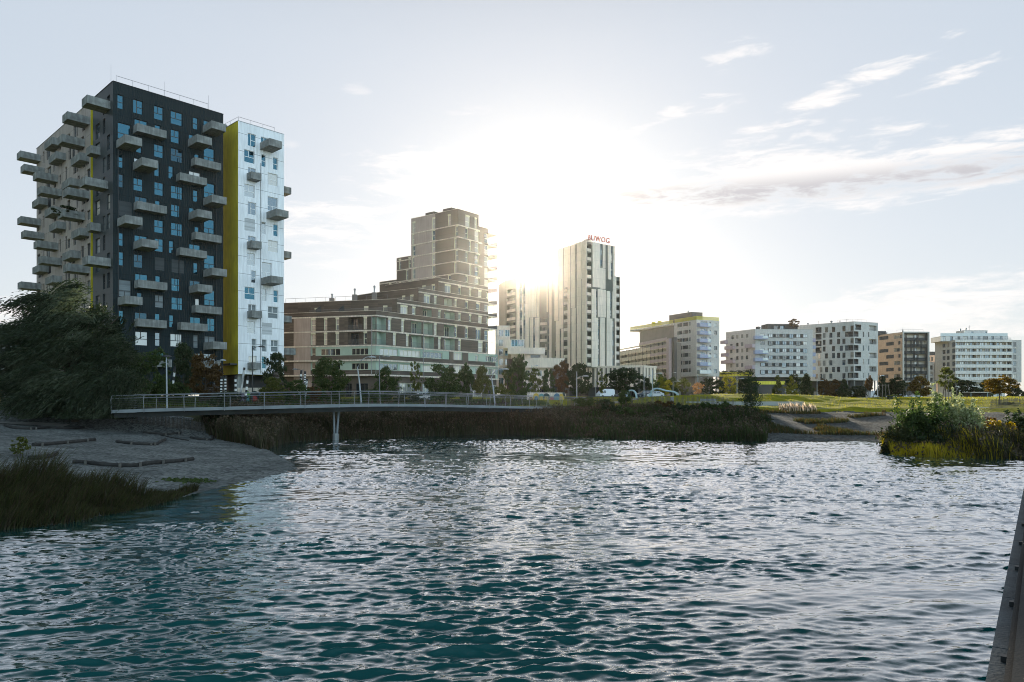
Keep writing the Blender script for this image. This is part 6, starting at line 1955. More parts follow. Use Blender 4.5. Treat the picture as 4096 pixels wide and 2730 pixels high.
for s in range(nseg):
    wv_ = wind[None, :] * (.10 + .22 * (gusts[:, None] + .5)); gvec = np.array([0, 0, -.30]) * (1 + .5 * (rx / ex)[:, None]); 
    d = d + wv_ * (1.0 - .45 * (rx / ex)[:, None]) + gvec + rw.normal(0, .045, (ns, 3))
    d = d / np.linalg.norm(d, axis=1)[:, None]
    pos = pos + d * (Ls / nseg)[:, None]
    pos[:, 2] = np.maximum(pos[:, 2], .25 + .3 * rw.random(ns))
    pts.append(pos.copy())
pts = np.stack(pts, 1)                    # ns, nseg+1, 3
# leaves along each strand
per = 13
kk = rw.integers(0, nseg, (ns, per)); tt = rw.random((ns, per))
a_ = np.take_along_axis(pts, kk[..., None], 1); b_ = np.take_along_axis(pts, (kk + 1)[..., None], 1)
c = a_ + (b_ - a_) * tt[..., None]; dirv = (b_ - a_) / (np.linalg.norm(b_ - a_, axis=2, keepdims=True) + 1e-6)
c = c.reshape(-1, 3); dirv = dirv.reshape(-1, 3)
nl = len(c)
dirv = dirv + rw.normal(0, .28, (nl, 3)); dirv /= np.linalg.norm(dirv, axis=1)[:, None]
sd = np.cross(dirv, rw.normal(size=(nl, 3))); sd /= np.linalg.norm(sd, axis=1)[:, None]
ll = rw.uniform(.2, .42, nl)[:, None]; wd = rw.uniform(.024, .046, nl)[:, None]
V = np.stack([c - dirv * ll * .3, c + sd * wd, c + dirv * ll * .7, c - sd * wd], 1).reshape(-1, 3)
lt_ = (rw.random(nc) < .3)[ci]
L_WILLOW2 = leafmat('silvery willow leaves', (.045, .060, .034), (.092, .108, .062), .35, .4)
link('crown', np_mesh('crown', V, np.arange(4 * nl).reshape(nl, 4), [L_WILLOW, L_WILLOW2], np.repeat(lt_.astype(int), per)), wil)
# ================================================================== footbridge
def spline(pts, n):
    """Catmull-Rom through 2D/3D points"""
    P = [Vector(p) for p in pts]; P = [P[0] * 2 - P[1]] + P + [P[-1] * 2 - P[-2]]
    out = []
    for i in range(1, len(P) - 2):
        for k in range(n):
            t = k / n; a, b, c, d = P[i - 1], P[i], P[i + 1], P[i + 2]
            out.append(.5 * ((2 * b) + (c - a) * t + (2 * a - 5 * b + 4 * c - d) * t * t + (3 * b - a - 3 * c + d) * t ** 3))
    out.append(P[-2]); return out


M['fascia'] = pm('pale aluminium fascia', (.17, .19, .195), .6, metal=.1, var=.12, scale=.8)
M['girder'] = pm('dark bridge girder', (.03, .034, .032), .7, var=.2)
M['deck'] = pm('bridge deck', (.2, .2, .2), .8, var=.2)
BR = [(275, 943.6, 61.0), (310, 942.4, 61.2), (345, 941, 61.5), (550, 936, 63), (770, 931, 66), (880, 929.5, 68.5), (1000, 931, 72.5), (1130, 934, 78), (1240, 936, 84), (1318, 937, 90)]
cl = []
for (x, y, Y) in BR:
    p = at(dpx(x), dpx(y), Y); cl.append(p)
path = spline(cl, 8)
brg = empty('footbridge', path[30]); tag(brg, 'curved footbridge with pale edge beam and steel railings spanning the inlet', 'footbridge')
o = brg.location
HWD = 1.7


def side(i, s):
    a = path[max(i - 1, 0)]; b = path[min(i + 1, len(path) - 1)]
    d = Vector((b.x - a.x, b.y - a.y)).normalized(); n = Vector((d.y, -d.x))      # towards the camera side
    return Vector((path[i].x + n.x * s, path[i].y + n.y * s, path[i].z)), n, d


def sweep(name, profile, mat):
    """profile: (offset, height) loop swept along the bridge"""
    m = MB(); prev = None
    for i in range(len(path)):
        ring = [side(i, s)[0] + Vector((0, 0, h)) for (s, h) in profile]
        if prev:
            k = len(ring)
            for j in range(k):
                m.face([prev[j], prev[(j + 1) % k], ring[(j + 1) % k], ring[j]], mat)
        else: m.face(ring[::-1], mat)
        prev = ring
    m.face(prev, mat)
    return m.build(name, brg)


sweep('deck', [(HWD - .12, -.06), (-HWD + .12, -.06), (-HWD + .12, .0), (HWD - .12, .0)], M['deck'])
sweep('girder', [(HWD - .25, -.062), (HWD - .5, -.62), (-HWD + .5, -.62), (-HWD + .25, -.062)], M['girder'])
for s in (1, -1):
    sweep('edge_beam', [(s * (HWD + .06), -.21), (s * (HWD - .1), -.21), (s * (HWD - .1), .06), (s * (HWD + .06), .06)] if s > 0 else [(s * (HWD - .1), -.21), (s * (HWD + .06), -.21), (s * (HWD + .06), .06), (s * (HWD - .1), .06)], M['fascia'])
    m = MB()
    m.tube([side(i, s * (HWD + .02))[0] + Vector((0, 0, 1.24)) for i in range(len(path))], .035, M['steel'], 6); m.build('handrail', brg)
    m = MB()
    m.tube([side(i, s * (HWD + .10))[0] + Vector((0, 0, 1.0)) for i in range(len(path))], .022, M['steel'], 5); m.build('handrail', brg)
    m = MB()
    for hh in (.2, .35, .5, .65, .8):
        m.tube([side(i, s * (HWD + .03))[0] + Vector((0, 0, hh)) for i in range(len(path))], .006, M['rail_steel'], 3, cap=False)
    m.build('wire_infill', brg)
    acc = 0.0
    for i in range(len(path)):
        if i: acc += (path[i] - path[i - 1]).length
        if i == 0 or acc > 2.35:
            acc = 0
            p, n, d = side(i, s * HWD); n3 = Vector((n.x, n.y, 0)) * s; d3 = Vector((d.x, d.y, 0))
            m = MB(); w = .035
            for (a, b) in ((Vector((0, 0, -.25)) + n3 * .08, Vector((0, 0, .9)) + n3 * .22), (Vector((0, 0, .9)) + n3 * .22, Vector((0, 0, 1.24)) + n3 * .02)):
                m.tube([p + a, p + b], .032, M['steel'], 5)
            m.build('post', brg)
# pier: two slightly splayed columns on a footing
wpx = at(dpx(772), 1606, 66.0)
pier = at(1343, dpx(930), 66)
for dx in (-.2, .2):
    m = MB(); m.tube([(pier.x + dx * .6, 66.0, .6), (pier.x + dx * 1.15 + .05, 66.0, pier.z - .63)], [.10, .095], M['fascia'], 10); m.build('column', brg)
m = MB(); m.tube([(pier.x, 66, -1.2), (pier.x, 66, .5), (pier.x, 66, .62)], [.30, .28, .24], M['concrete'], 12); m.build('footing', brg)
# abutment with scrawl, right hand end
ab0 = at(dpx(1238), dpx(950), 84.5); ab1 = at(dpx(1318), dpx(950), 89)
ab = empty('bridge_abutment', (ab0.x, ab0.y, 0)); tag(ab, 'grey concrete abutment with dark graffiti under the right bridge end', 'abutment')
m = MB()
u_ = Vector((ab1.x - ab0.x, ab1.y - ab0.y)).normalized(); n_ = Vector((u_.y, -u_.x)); Lb = (ab1.xy - ab0.xy).length
m.obox(ab0.xy, u_, n_, -3.2, Lb - .3, -2.6, 0.9, .2, path[-8].z - .78, M['concrete']); m.build('wall', ab, off=(ab0.x, ab0.y, 0))
m = MB()
Q = lambda a, z: (ab0.x + u_.x * a + n_.x * .915 - ab0.x, ab0.y + u_.y * a + n_.y * .915 - ab0.y, z)


def stroke(pts, r=.05):
    m.tube([Q(a, z) for (a, z) in pts], r, M['black_metal'], 4)


cz = path[-8].z - 1.7
stroke([(-1.5, cz + .35), (-1.9, cz + .5), (-2.4, cz + .2), (-2.4, cz - .3), (-2.0, cz - .5), (-1.5, cz - .3), (-1.5, cz), (-1.9, cz)], .07)
stroke([(-.5, cz + .2), (-.9, cz + .25), (-1.0, cz + .02), (-.6, cz - .12), (-.6, cz - .4), (-1.1, cz - .4)], .07)
stroke([(-.2, cz - .4), (.1, cz + .1), (.5, cz - .4)], .07); stroke([(-.1, cz - .2), (.35, cz - .2)], .05)
link('graffiti', m.mesh('graffiti'), ab)

# ================================================================== lamps
M['lamp_pale'] = pm('pale galvanised pole', (.34, .37, .385), .5, metal=.2, var=.1)


def lamp(px, ptop, pbase, Y, kind, label, mat='lamp_pale', lean=0, flip=1, base_on_ground=True):
    g = ground_at(px, Y); b = at(px, pbase, Y)
    z0 = g.z if base_on_ground else b.z
    H = CAMZ + (HY - ptop) / F * Y - z0
    r = empty('street_lamp', (g.x, Y, z0)); tag(r, label, 'street lamp', 'street lamps')
    m = MB(); mt = M[mat]
    if kind == 'bent':
        m.tube([(0, 0, -.2), (-.25, 0, H * .45), (-.5, 0, H * .78), (-.1, 0, H * .92), (.5, 0, H * .99), (1.0, 0, H)], [.10, .085, .07, .06, .05, .05], mt, 8)
        hx, hz = 1.25, H - .05
    elif kind == 'top':
        m.tube([(0, 0, -.2), (-.05, 0, H - .15)], [.085, .06], mt, 8); hx, hz = -.05, H - .05
    else:
        m.tube([(0, 0, -.2), (0, 0, H)], [.085, .055], mt, 8)
        hh = H * (.84 if kind == 'arm' else .97)
        m.tube([(0, 0, hh - .15), (flip * .5, 0, hh + .08), (flip * .9, 0, hh + .12)], .035, mt, 6); hx, hz = flip * 1.15, hh + .1
    link('pole', m.mesh('pole'), r)
    m = MB(); k = .42
    m.tube([(hx, 0, hz - .05), (hx, 0, hz + .06), (hx, 0, hz + .14)], [k, k * .9, k * .3], M['black_metal'] if kind == 'top' or mat == 'black_metal' else mt, 12)
    link('lamp_head', m.mesh('lamp_head'), r)
    return r


lamp(668, 1424, 1626, 65.5, 'top', 'mushroom headed lamp on a pale pole, nearest to the willow')
lamp(857, 1440, 1560, 94, 'side', 'thin lamp inside the rusty brown tree')
lamp(1010, 1384, 1560, 88, 'side', 'black lamp in front of the white tower', 'black_metal')
lamp(1447, 1428, 1603, 84, 'bent', 'tall leaning bent lamp left of the bridge middle, before the terraced house')
lamp(1518, 1424, 1560, 104, 'side', 'thin dark lamp before the corner of the terraced house', 'rail_steel')
lamp(1982, 1476, 1590, 88, 'bent', 'leaning bent lamp beside the tall pointed poplar')
lamp(1212, 1477, 1560, 104, 'side', 'lamp with hooked head at the rosy plaster strip', 'rail_steel', flip=-1)
lamp(2307, 1487, 1622, 92, 'arm', 'white street lamp at the right bridge end')
lamp(2208, 1503, 1572, 150, 'arm', 'pale lamp above the arch mural wall')
lamp(2383, 1517, 1590, 160, 'arm', 'pale lamp left of the white van')
lamp(2127, 1462, 1560, 165, 'side', 'lamp before the low white house')
lamp(2610, 1480, 1594, 112, 'arm', 'pale lamp at the left foot of the climbing frame')
lamp(2576, 1490, 1588, 150, 'arm', 'pale lamp beside the parked dark car')
lamp(2692, 1526, 1585, 150, 'side', 'lamp at the right half of the climbing frame')
lamp(2685, 1490, 1580, 215, 'side', 'lamp at the dark stair wall of the gallery wing')
lamp(2790, 1498, 1560, 215, 'arm', 'lamp in front of the lavender balconies')
lamp(2948, 1502, 1565, 150, 'arm', 'pale lamp on top of the mound')
lamp(3268, 1512, 1586, 165, 'arm', 'white lamp behind the right flank of the mound')
lamp(3510, 1503, 1592, 165, 'side', 'tall white lamp between the grey clinker and the peach house')
lamp(3390, 1514, 1585, 212, 'side', 'lamp under the corner loggias of the grey clinker house')
lamp(3706, 1500, 1590, 190, 'side', 'lamp at the pale frame of the peach house')
lamp(3728, 1522, 1588, 195, 'side', 'lamp left of the tall bright tree', 'rail_steel')

# ================================================================== striped playground poles
M['pole_black'] = pm('black painted timber', (.025, .025, .025), .7, var=.2)
M['pole_white'] = pm('white painted timber', (.7, .7, .68), .7, var=.1)
for (xt, yt, xb, yb, st_, lab) in [(590, 258, 530, 505, 3, 'leaning striped pole right of the mushroom headed lamp'), (1137, 372, 1124, 560, 6, 'striped pole left under the yellow wall'), (1180, 365, 1183, 545, 6, 'striped pole at the right edge of the rusty tree'),
                                   (1300, 362, 1303, 525, 4, 'upright striped pole under the yellow wall edge'), (1406, 268, 1338, 585, 22, 'long leaning pole with narrow black and white rings'), (1447, 365, 1408, 525, 3, 'leaning pole with broad white band under the white tower'),
                                   (2075, 300, 2043, 455, 5, 'leaning striped pole right of the willow hut'), (2120, 312, 2110, 545, 9, 'striped pole beside the hooked lamp'), (2142, 400, 2108, 540, 12, 'leaning ringed pole beside the hooked lamp'),
                                   (372, 258, 412, 530, 1, 'dark timber pole leaning left beside the mushroom headed lamp')]:
    Y = 84.0 if xt < 1500 else 92.0
    c = lambda x, y: (500 + x / 2.941, 1380 + y / 2.941)
    T_ = at(*c(xt, yt), Y); B_ = at(*c(xb, yb), Y); B_.z = gz(B_.x, Y) - .2
    dirv = (T_ - B_)
    r = empty('striped_pole', B_); tag(r, lab, 'pole', 'striped playground poles')
    m = MB(); n = max(2, st_ * 2)
    if st_ == 1:
        m.tube([(0, 0, 0), tuple(dirv)], [.14, .09], M['pole_black'], 7); n = 0
    for i in range(n):
        a = .35 + .6 * i / n; b = .35 + .6 * (i + 1) / n
        m.tube([tuple(dirv * a), tuple(dirv * b)], .13, M['pole_white'] if i % 2 == 0 else M['pole_black'], 7)
    if n:
        m.tube([(0, 0, 0), tuple(dirv * .35)], .13, M['pole_black'], 7); m.tube([tuple(dirv * .95), tuple(dirv)], .13, M['pole_black'], 7)
    link('pole', m.mesh('pole'), r)
# woven willow hut and timber wigwam
for (x, y0, y1, lab, wz) in [(1775, 318, 560, 'pointed woven willow hut left of the leaning striped pole', 1.0), (1035, 460, 640, 'small domed timber play hut behind the railing', 1.25)]:
    Y = 90.0; c0 = at(500 + x / 2.941, 1380 + y0 / 2.941, Y); g = gz(c0.x, Y); H = c0.z - g
    r = empty('play_hut', (c0.x, Y, g)); tag(r, lab, 'play hut')
    m = MB(); rr = [1.25 * wz, 1.35 * wz, 1.2 * wz, .75 * wz, .25, .12]
    zz = [-.1, .25, .5, .72, .9, 1.0] if wz < 1.1 else [-.1, .3, .55, .78, .93, 1.0]
    for i in range(26):
        t = i / 26; z = H * t; R = np.interp(t, zz, rr); off = random.uniform(-.05, .05)
        m.tube([(cos(q * pi / 5) * (R + off), sin(q * pi / 5) * (R + off), z + .06 * (q % 2)) for q in range(11)], .05, M['bark'] if i % 3 else M['bark_pale'], 4, cap=False)
    link('wickerwork', m.mesh('wickerwork'), r)

# ================================================================== logs on the beach
M['log'] = pm('weathered log', (.024, .023, .021), .9, var=.3, scale=2.5, bump=.6, bscale=10)
M['log_end'] = pm('pale log stake', (.085, .08, .07), .9, var=.2, scale=4, bump=.4)
lg = lambda x, y: (x / 1.81, 1600 + y / 1.81)
for (pts, r0, stakes, lab) in [([(35, 192), (110, 212), (230, 216), (360, 208), (480, 214), (605, 206)], .17, [230, 270], 'long low log at the upper left of the beach'),
                               ([(240, 336), (330, 332), (500, 316), (600, 306), (685, 296)], .17, [315, 500, 640], 'rising log on stakes in the left middle of the beach'),
                               ([(845, 310), (930, 322), (1060, 330), (1130, 328), (1160, 310), (1195, 296)], .16, [955, 1100, 1130, 1165], 'curved log bending up at its right end, centre of the beach'),
                               ([(1040, 242), (1120, 250), (1210, 254), (1310, 246)], .14, [1205, 1300], 'pale jointed log below the picket fence'),
                               ([(1380, 278), (1440, 290), (1530, 294), (1538, 268)], .14, [1500], 'small hooked log nearest to the reed bank'),
                               ([(205, 434), (290, 430), (370, 416), (408, 400)], .16, [320], 'short log with forked end beside the near reeds'),
                               ([(525, 462), (600, 462), (720, 478), (880, 488), (980, 488), (1080, 470), (1240, 458), (1395, 440)], .15, [625, 875, 1025, 1190, 1350], 'longest bow shaped log nearest to the water')]:
    P3 = [on_ground(*lg(x, y)) for (x, y) in pts]
    r = empty('log', P3[len(P3) // 2]); tag(r, lab, 'log', 'driftwood logs on the beach')
    m = MB(); loc = r.location; r0 *= .72
    sp = spline([p - loc + Vector((0, 0, r0 * .75)) for p in P3], 5)
    m.tube(sp, [r0 * random.uniform(.85, 1.12) for _ in sp], M['log'], 8)
    link('trunk', m.mesh('trunk'), r)
    for sx in stakes:
        yy = np.interp(sx, [p[0] for p in pts], [p[1] for p in pts]) if pts[-1][0] > pts[0][0] else pts[0][1]
        q = on_ground(*lg(sx, yy + 6)) - loc
        m = MB(); m.tube([(q.x, q.y - .12, q.z - .3), (q.x + random.uniform(-.03, .03), q.y - .09, q.z + .24)], .065, M['log_end'], 7); link('stake', m.mesh('stake'), r)
# thin stick and weed heap on the pebbles
P3 = [on_ground(*lg(1160, 258)), on_ground(*lg(1260, 280)), on_ground(*lg(1365, 298))]
m = MB(); m.tube([p - P3[1] + Vector((0, 0, .04)) for p in P3], .05, M['log'], 6); s_ = link('stick', m.mesh('stick'), None, P3[1]); tag(s_, 'thin dark stick lying below the pale jointed log', 'stick')
q = on_ground(*lg(1370, 588)); Pq = np.stack([q.x + rg.normal(0, .45, 260), q.y + rg.normal(0, .3, 260), np.zeros(260)], 1); Pq[:, 2] = height(Pq[:, 0], Pq[:, 1]) + .02
V, Fq = leaves(Pq, .12, rg, .8); wd_ = link('weed_heap', np_mesh('weed_heap', V, Fq, [L_GREEN])); tag(wd_, 'small heap of green water weed on the pebbles near the shore', 'weed heap')
p0 = on_ground(*lg(150, 410)); tree(p0, .95, .9, 'round', L_OLIVE, 'small pale leaved sapling behind the near reeds', None, 91, n=260, leaf=.11, base=.1, cat='sapling', name='sapling')

# ================================================================== picket fences
M['picket'] = pm('grey split chestnut pales', (.11, .10, .085), .9, var=.35, scale=2)


def fence(pts, h, label, step=.12):
    P3 = [Vector((p[0], p[1], gz(p[0], p[1]))) for p in pts]
    r = empty('picket_fence', P3[0]); tag(r, label, 'picket fence', 'picket fences')
    m = MB(); loc = P3[0]; w = MB()
    for a, b in zip(P3[:-1], P3[1:]):
        L = (b - a).length; n = int(L / step)
        for i in range(n):
            p = a.lerp(b, i / n); p.z = gz(p.x, p.y); p = p - loc
            hh = h * random.uniform(.9, 1.08); lx = random.uniform(-.03, .03)
            m.tube([(p.x, p.y, p.z - .1), (p.x + lx, p.y, p.z + hh)], .028, M['picket'], 4)
            if i % 3 == 0:
                q = a.lerp(b, min(1, (i + 3) / n)); q.z = gz(q.x, q.y); q = q - loc
                for k in (.3, .75): w.tube([(p.x, p.y + .03, p.z + h * k), (q.x, q.y + .03, q.z + h * k)], .012, M['rail_steel'], 3, cap=False)
    link('pales', m.mesh('pales'), r); link('wires', w.mesh('wires'), r)


fA = [on_ground(515, 1690), on_ground(640, 1706), on_ground(760, 1722), on_ground(895, 1738)]
fence([(p.x, p.y) for p in fA], .95, 'grey picket fence along the upper edge of the pebble beach')
fence([gpt(2440, 85), gpt(2560, 83.5), gpt(2700, 83), gpt(2830, 82.5), gpt(2945, 82)], 1.05, 'grey picket fence above the reeds before the mound', .14)
fence([gpt(3960, 78), gpt(4040, 79), gpt(4120, 80)], 1.0, 'grey picket fence behind the shrubs at the right border', .14)
fence([gpt(2270, 90), gpt(2340, 88), gpt(2440, 85.2)], 1.0, 'grey picket fence joining the right bridge end', .14)

# ================================================================== walls, bench, bin
M['wall_conc'] = clad('pale concrete wall', (.34, .35, .34), seam_u=2.4, seam_w=.03, rough=.85, var=.12)


def lowwall(x0, x1, yt, yb, Y0, Y1, label, dep=.5):
    A_ = at(x0, yt, Y0); B_ = at(x1, yt, Y1); m = MB()
    u_ = (B_.xy - A_.xy); L = u_.length; u_ /= L; n_ = Vector((u_.y, -u_.x))
    zb = min(gz(A_.x, A_.y), gz(B_.x, B_.y)) - .5
    m.obox(A_.xy, u_, n_, 0, L, -dep, 0, zb, (A_.z + B_.z) / 2, M['wall_conc'])
    o = m.build('retaining_wall', None, (A_.x, A_.y, zb)); o.location = (A_.x, A_.y, zb); tag(o, label, 'wall', 'low concrete walls'); return o


lowwall(2745, 3214, 1607, 1620, 97, 93, 'upper low concrete wall under the mound')
lowwall(3160, 3610, 1636, 1650, 87.5, 86.5, 'lower long concrete wall above the gravel slope')
lowwall(3885, 4150, 1630, 1640, 83, 84, 'concrete wall at the lawn edge behind the bright shrubs')
# bench
g = ground_at(2835, 92); bc = empty('park_bench', g); tag(bc, 'slatted park bench on the mound foot above the wall', 'bench')
for i in range(4):
    m = MB(); m.box(-1.0, 1.0, -.25 + i * .13, -.15 + i * .13, .43, .47, M['rail_steel']); link('seat_slat', m.mesh('seat_slat'), bc)
m = MB(); m.box(-1.0, 1.0, .28, .32, .6, .9, M['rail_steel']); link('backrest', m.mesh('backrest'), bc)
for x in (-.95, .9):
    m = MB(); m.box(x, x + .06, -.26, -.2, -.1, .43, M['steel']); m.box(x, x + .06, .26, .32, -.1, .6, M['steel']); m.box(x, x + .06, -.2, .26, .36, .42, M['steel']); link('leg', m.mesh('leg'), bc)
g = ground_at(2688, 96); bn = empty('litter_bin', g); tag(bn, 'grey litter bin with yellow green rim behind the picket fence', 'litter bin')
m = MB(); m.tube([(0, 0, -.1), (0, 0, .95)], .27, M['steel'], 12); link('body', m.mesh('body'), bn)
m = MB(); m.tube([(0, 0, .951), (0, 0, 1.02)], .3, M['yellow_rail'], 12); link('rim', m.mesh('rim'), bn)
g = ground_at(3560, 122); bn = empty('litter_bin', g); tag(bn, 'small green waste bin in the shaded hollow of the right lawn', 'litter bin')
m = MB(); m.box(-.35, .35, -.3, .3, -.1, .85, L_DARK); link('body', m.mesh('body'), bn)
m = MB(); m.box(-.38, .38, -.33, .33, .853, .93, L_YEL); link('lid', m.mesh('lid'), bn)
# tree stakes
for (px, Y, hgt, lab) in [(3478, 175, 1.9, 'wooden stakes around the slim brown young tree'), (3536, 128, 2.6, 'wooden stake frame standing alone in the right lawn hollow'), (3800, 112, 3.2, 'wooden stake frame behind the bright shrubs'), (3628, 190, 2.4, 'pale stake frame before the dark balcony front')]:
    g = ground_at(px, Y); r = empty('tree_stakes', g); tag(r, lab, 'tree stakes', 'tree stake frames')
    for (sx, sy) in ((-1, -1), (1, -1), (1, 1), (-1, 1)):
        m = MB(); m.tube([(sx * .75, sy * .75, -.2), (sx * .5, sy * .5, hgt)], .06, M['bark_pale'], 6); link('stake', m.mesh('stake'), r)
    for (a, b) in (((-.52, -.52), (.52, -.52)), ((.52, -.52), (.52, .52)), ((.52, .52), (-.52, .52)), ((-.52, .52), (-.52, -.52))):
        m = MB(); m.tube([(a[0], a[1], hgt - .15), (b[0], b[1], hgt - .15)], .045, M['bark_pale'], 5); link('crossbar', m.mesh('crossbar'), r)

# ================================================================== climbing frames of bent tubes
M['tube_blue'] = pm('light blue painted tube', (.30, .42, .46), .4, var=.06)
ck = lambda x, y, Y: at(2400 + x / 3.361, 1380 + y / 3.361, Y)
Y = 126.0
fr_ = empty('climbing_bars', ground_at(2400 + 880 / 3.361, Y)); tag(fr_, 'long low climbing frame of bent light blue tubes', 'climbing frame')
for dy in (0, 2.6):
    xo = dy * 6
    pts = [ck(650 + xo, 705, Y + dy), ck(682 + xo, 640, Y + dy), ck(722 + xo, 596, Y + dy), ck(775 + xo, 590, Y + dy), ck(880 + xo, 618, Y + dy), ck(960 + xo, 628, Y + dy), ck(1000 + xo, 640, Y + dy), ck(1030 + xo, 662, Y + dy), ck(1050 + xo, 700, Y + dy)]
    pts[0].z = gz(pts[0].x, pts[0].y) - .1; pts[-1].z = gz(pts[-1].x, pts[-1].y) - .1
    m = MB(); m.tube([p - fr_.location for p in spline(pts, 5)], .13, M['tube_blue'], 8); link('tube', m.mesh('tube'), fr_)
for (x, y) in [(725, 596), (880, 618), (1000, 640)]:
    a = ck(x, y, Y); b = ck(x + 15.6, y, Y + 2.6); m = MB(); m.tube([a - fr_.location, b - fr_.location], .08, M['tube_blue'], 6); link('crossbar', m.mesh('crossbar'), fr_)
fr2 = empty('climbing_bars', ground_at(2400 + 430 / 3.361, Y)); tag(fr2, 'single arch of light blue tubes left of the long climbing frame', 'climbing frame')
for dy in (0, 2.0):
    pts = [ck(352 + dy * 5, 705, Y + dy), ck(375 + dy * 5, 635, Y + dy), ck(410 + dy * 5, 613, Y + dy), ck(450 + dy * 5, 622, Y + dy), ck(478 + dy * 5, 660, Y + dy), ck(490 + dy * 5, 702, Y + dy)]
    for q in (0, -1): pts[q].z = gz(pts[q].x, pts[q].y) - .1
    m = MB(); m.tube([p - fr2.location for p in spline(pts, 5)], .12, M['tube_blue'], 8); link('tube', m.mesh('tube'), fr2)

# ================================================================== vehicles
def car(loc, rz, col, label, profile, width, wheels, wr, glass_from, group='parked vehicles', kind='car', name='parked_car', side_win=None):
    """body from a side profile (x along, z up)"""
    r = empty(name, loc, rz); tag(r, label, kind, group)
    pmat = pm('paint ' + label[:24], col, .25, var=.02, ior=1.6)
    m = MB(); n = len(profile); hw = width / 2
    # body section: slightly narrower at the top
    zmax = max(p[1] for p in profile)
    f = lambda z: hw * (1 - .18 * max(0, (z - zmax * .55) / (zmax * .45)))
    Lp = [(p[0], -f(p[1]), p[1]) for p in profile]; Rp = [(p[0], f(p[1]), p[1]) for p in profile]
    for i in range(n):
        j = (i + 1) % n; m.face([Lp[i], Rp[i], Rp[j], Lp[j]], pmat, smooth=False)
    m.face(Lp[::-1], pmat); m.face(Rp, pmat)
    link('body', m.mesh('body'), r)
    for (poly) in side_win:
        for s in (-1, 1):
            g = MB(); pts = [(x, s * (f(z) + .05), z) for (x, z) in poly]
            inn = [(x, s * (f(z) - .02), z) for (x, z) in poly]
            if s < 0: g.face(pts[::-1], M['glass_dark'])
            else: g.face(pts, M['glass_dark'])
            link('side_window', g.mesh('side_window'), r)
    (xa, za), (xb, zb) = glass_from
    nx_, nz_ = (zb - za), -(xb - xa); l_ = hypot(nx_, nz_); nx_, nz_ = nx_ / l_ * .012, nz_ / l_ * .012
    if nz_ < 0: nx_, nz_ = -nx_, -nz_
    g = MB(); k = .88
    g.face([(xa + nx_, -f(za) * k, za + nz_), (xa + nx_, f(za) * k, za + nz_), (xb + nx_, f(zb) * k, zb + nz_), (xb + nx_, -f(zb) * k, zb + nz_)], M['glass_dark']); link('windscreen', g.mesh('windscreen'), r)
    for wx_ in wheels:
        for s in (-1, 1):
            w = MB(); w.tube([(wx_, s * (hw - .22), wr), (wx_, s * (hw + .01), wr)], wr, M['black_metal'], 14); wo_ = link('wheel', w.mesh('wheel'), r)
            w = MB(); w.tube([(wx_, s * (hw + .011), wr), (wx_, s * (hw + .03), wr)], wr * .6, M['steel'], 10); link('rim', w.mesh('rim'), wo_)
    fx = min(p[0] for p in profile)
    for s in (-1, 1):
        h = MB(); h.box(fx - .02, fx + .12, s * hw * .75 - .15, s * hw * .75 + .15, .66, .84, M['glass_rail']); link('headlight', h.mesh('headlight'), r)
    return r


VAN = [(-2.7, .35), (-2.7, .95), (-2.2, 1.2), (-1.35, 2.15), (-.9, 2.4), (2.5, 2.42), (2.72, 2.2), (2.75, .35)]
SED = [(-2.15, .3), (-2.2, .72), (-1.1, .95), (-.45, 1.4), (.8, 1.43), (1.6, 1.05), (2.15, .98), (2.2, .35)]
HAT = [(-1.95, .3), (-2.0, .75), (-1.0, .98), (-.4, 1.5), (1.3, 1.52), (1.85, 1.0), (1.95, .35)]
g = ground_at(2421, 200)
car(g + Vector((0, 0, .05)), radians(33), (.62, .66, .70), 'white delivery van parked under the striped high-rise', VAN, 2.0, (-1.75, 1.7), .36, ((-2.1, 1.25), (-1.35, 2.13)), kind='van', name='delivery_van',
    side_win=[[(-1.75, 1.25), (-.55, 1.25), (-.55, 2.0), (-1.25, 2.0)]])
SW_ = [[(-.85, .98), (.1, .98), (.1, 1.33), (-.4, 1.33)], [(.2, .98), (1.2, .98), (.8, 1.33), (.2, 1.33)]]
g = ground_at(2578, 160); car(g + Vector((0, 0, .05)), radians(10), (.02, .03, .045), 'dark blue car parked behind the blue tube arch', HAT, 1.8, (-1.3, 1.25), .32, ((-1.0, .98), (-.4, 1.5)), side_win=SW_)
g = ground_at(2618, 158); car(g + Vector((0, 0, .05)), radians(14), (.45, .48, .5), 'silver car parked inside the long climbing frame', SED, 1.8, (-1.35, 1.35), .32, ((-1.1, .97), (-.45, 1.4)), side_win=SW_)
g = ground_at(2490, 182); car(g + Vector((0, 0, .05)), radians(8), (.07, .1, .13), 'grey blue car parked under the big dark round tree', HAT, 1.8, (-1.3, 1.25), .32, ((-1.0, .98), (-.4, 1.5)), side_win=SW_)
g = ground_at(1690, 120); car(g + Vector((0, 0, .05)), radians(0), (.6, .6, .6), 'white car parked before the shop glazing', HAT, 1.8, (-1.3, 1.25), .32, ((-1.0, .98), (-.4, 1.5)), side_win=SW_)
g = ground_at(3508, 218); car(g + Vector((0, 0, .05)), radians(180), (.66, .68, .7), 'white van parked under the peach house', VAN, 2.0, (-1.75, 1.7), .36, ((-2.1, 1.25), (-1.35, 2.13)), kind='van', name='delivery_van',
    side_win=[[(-1.75, 1.25), (-.55, 1.25), (-.55, 2.0), (-1.25, 2.0)]])
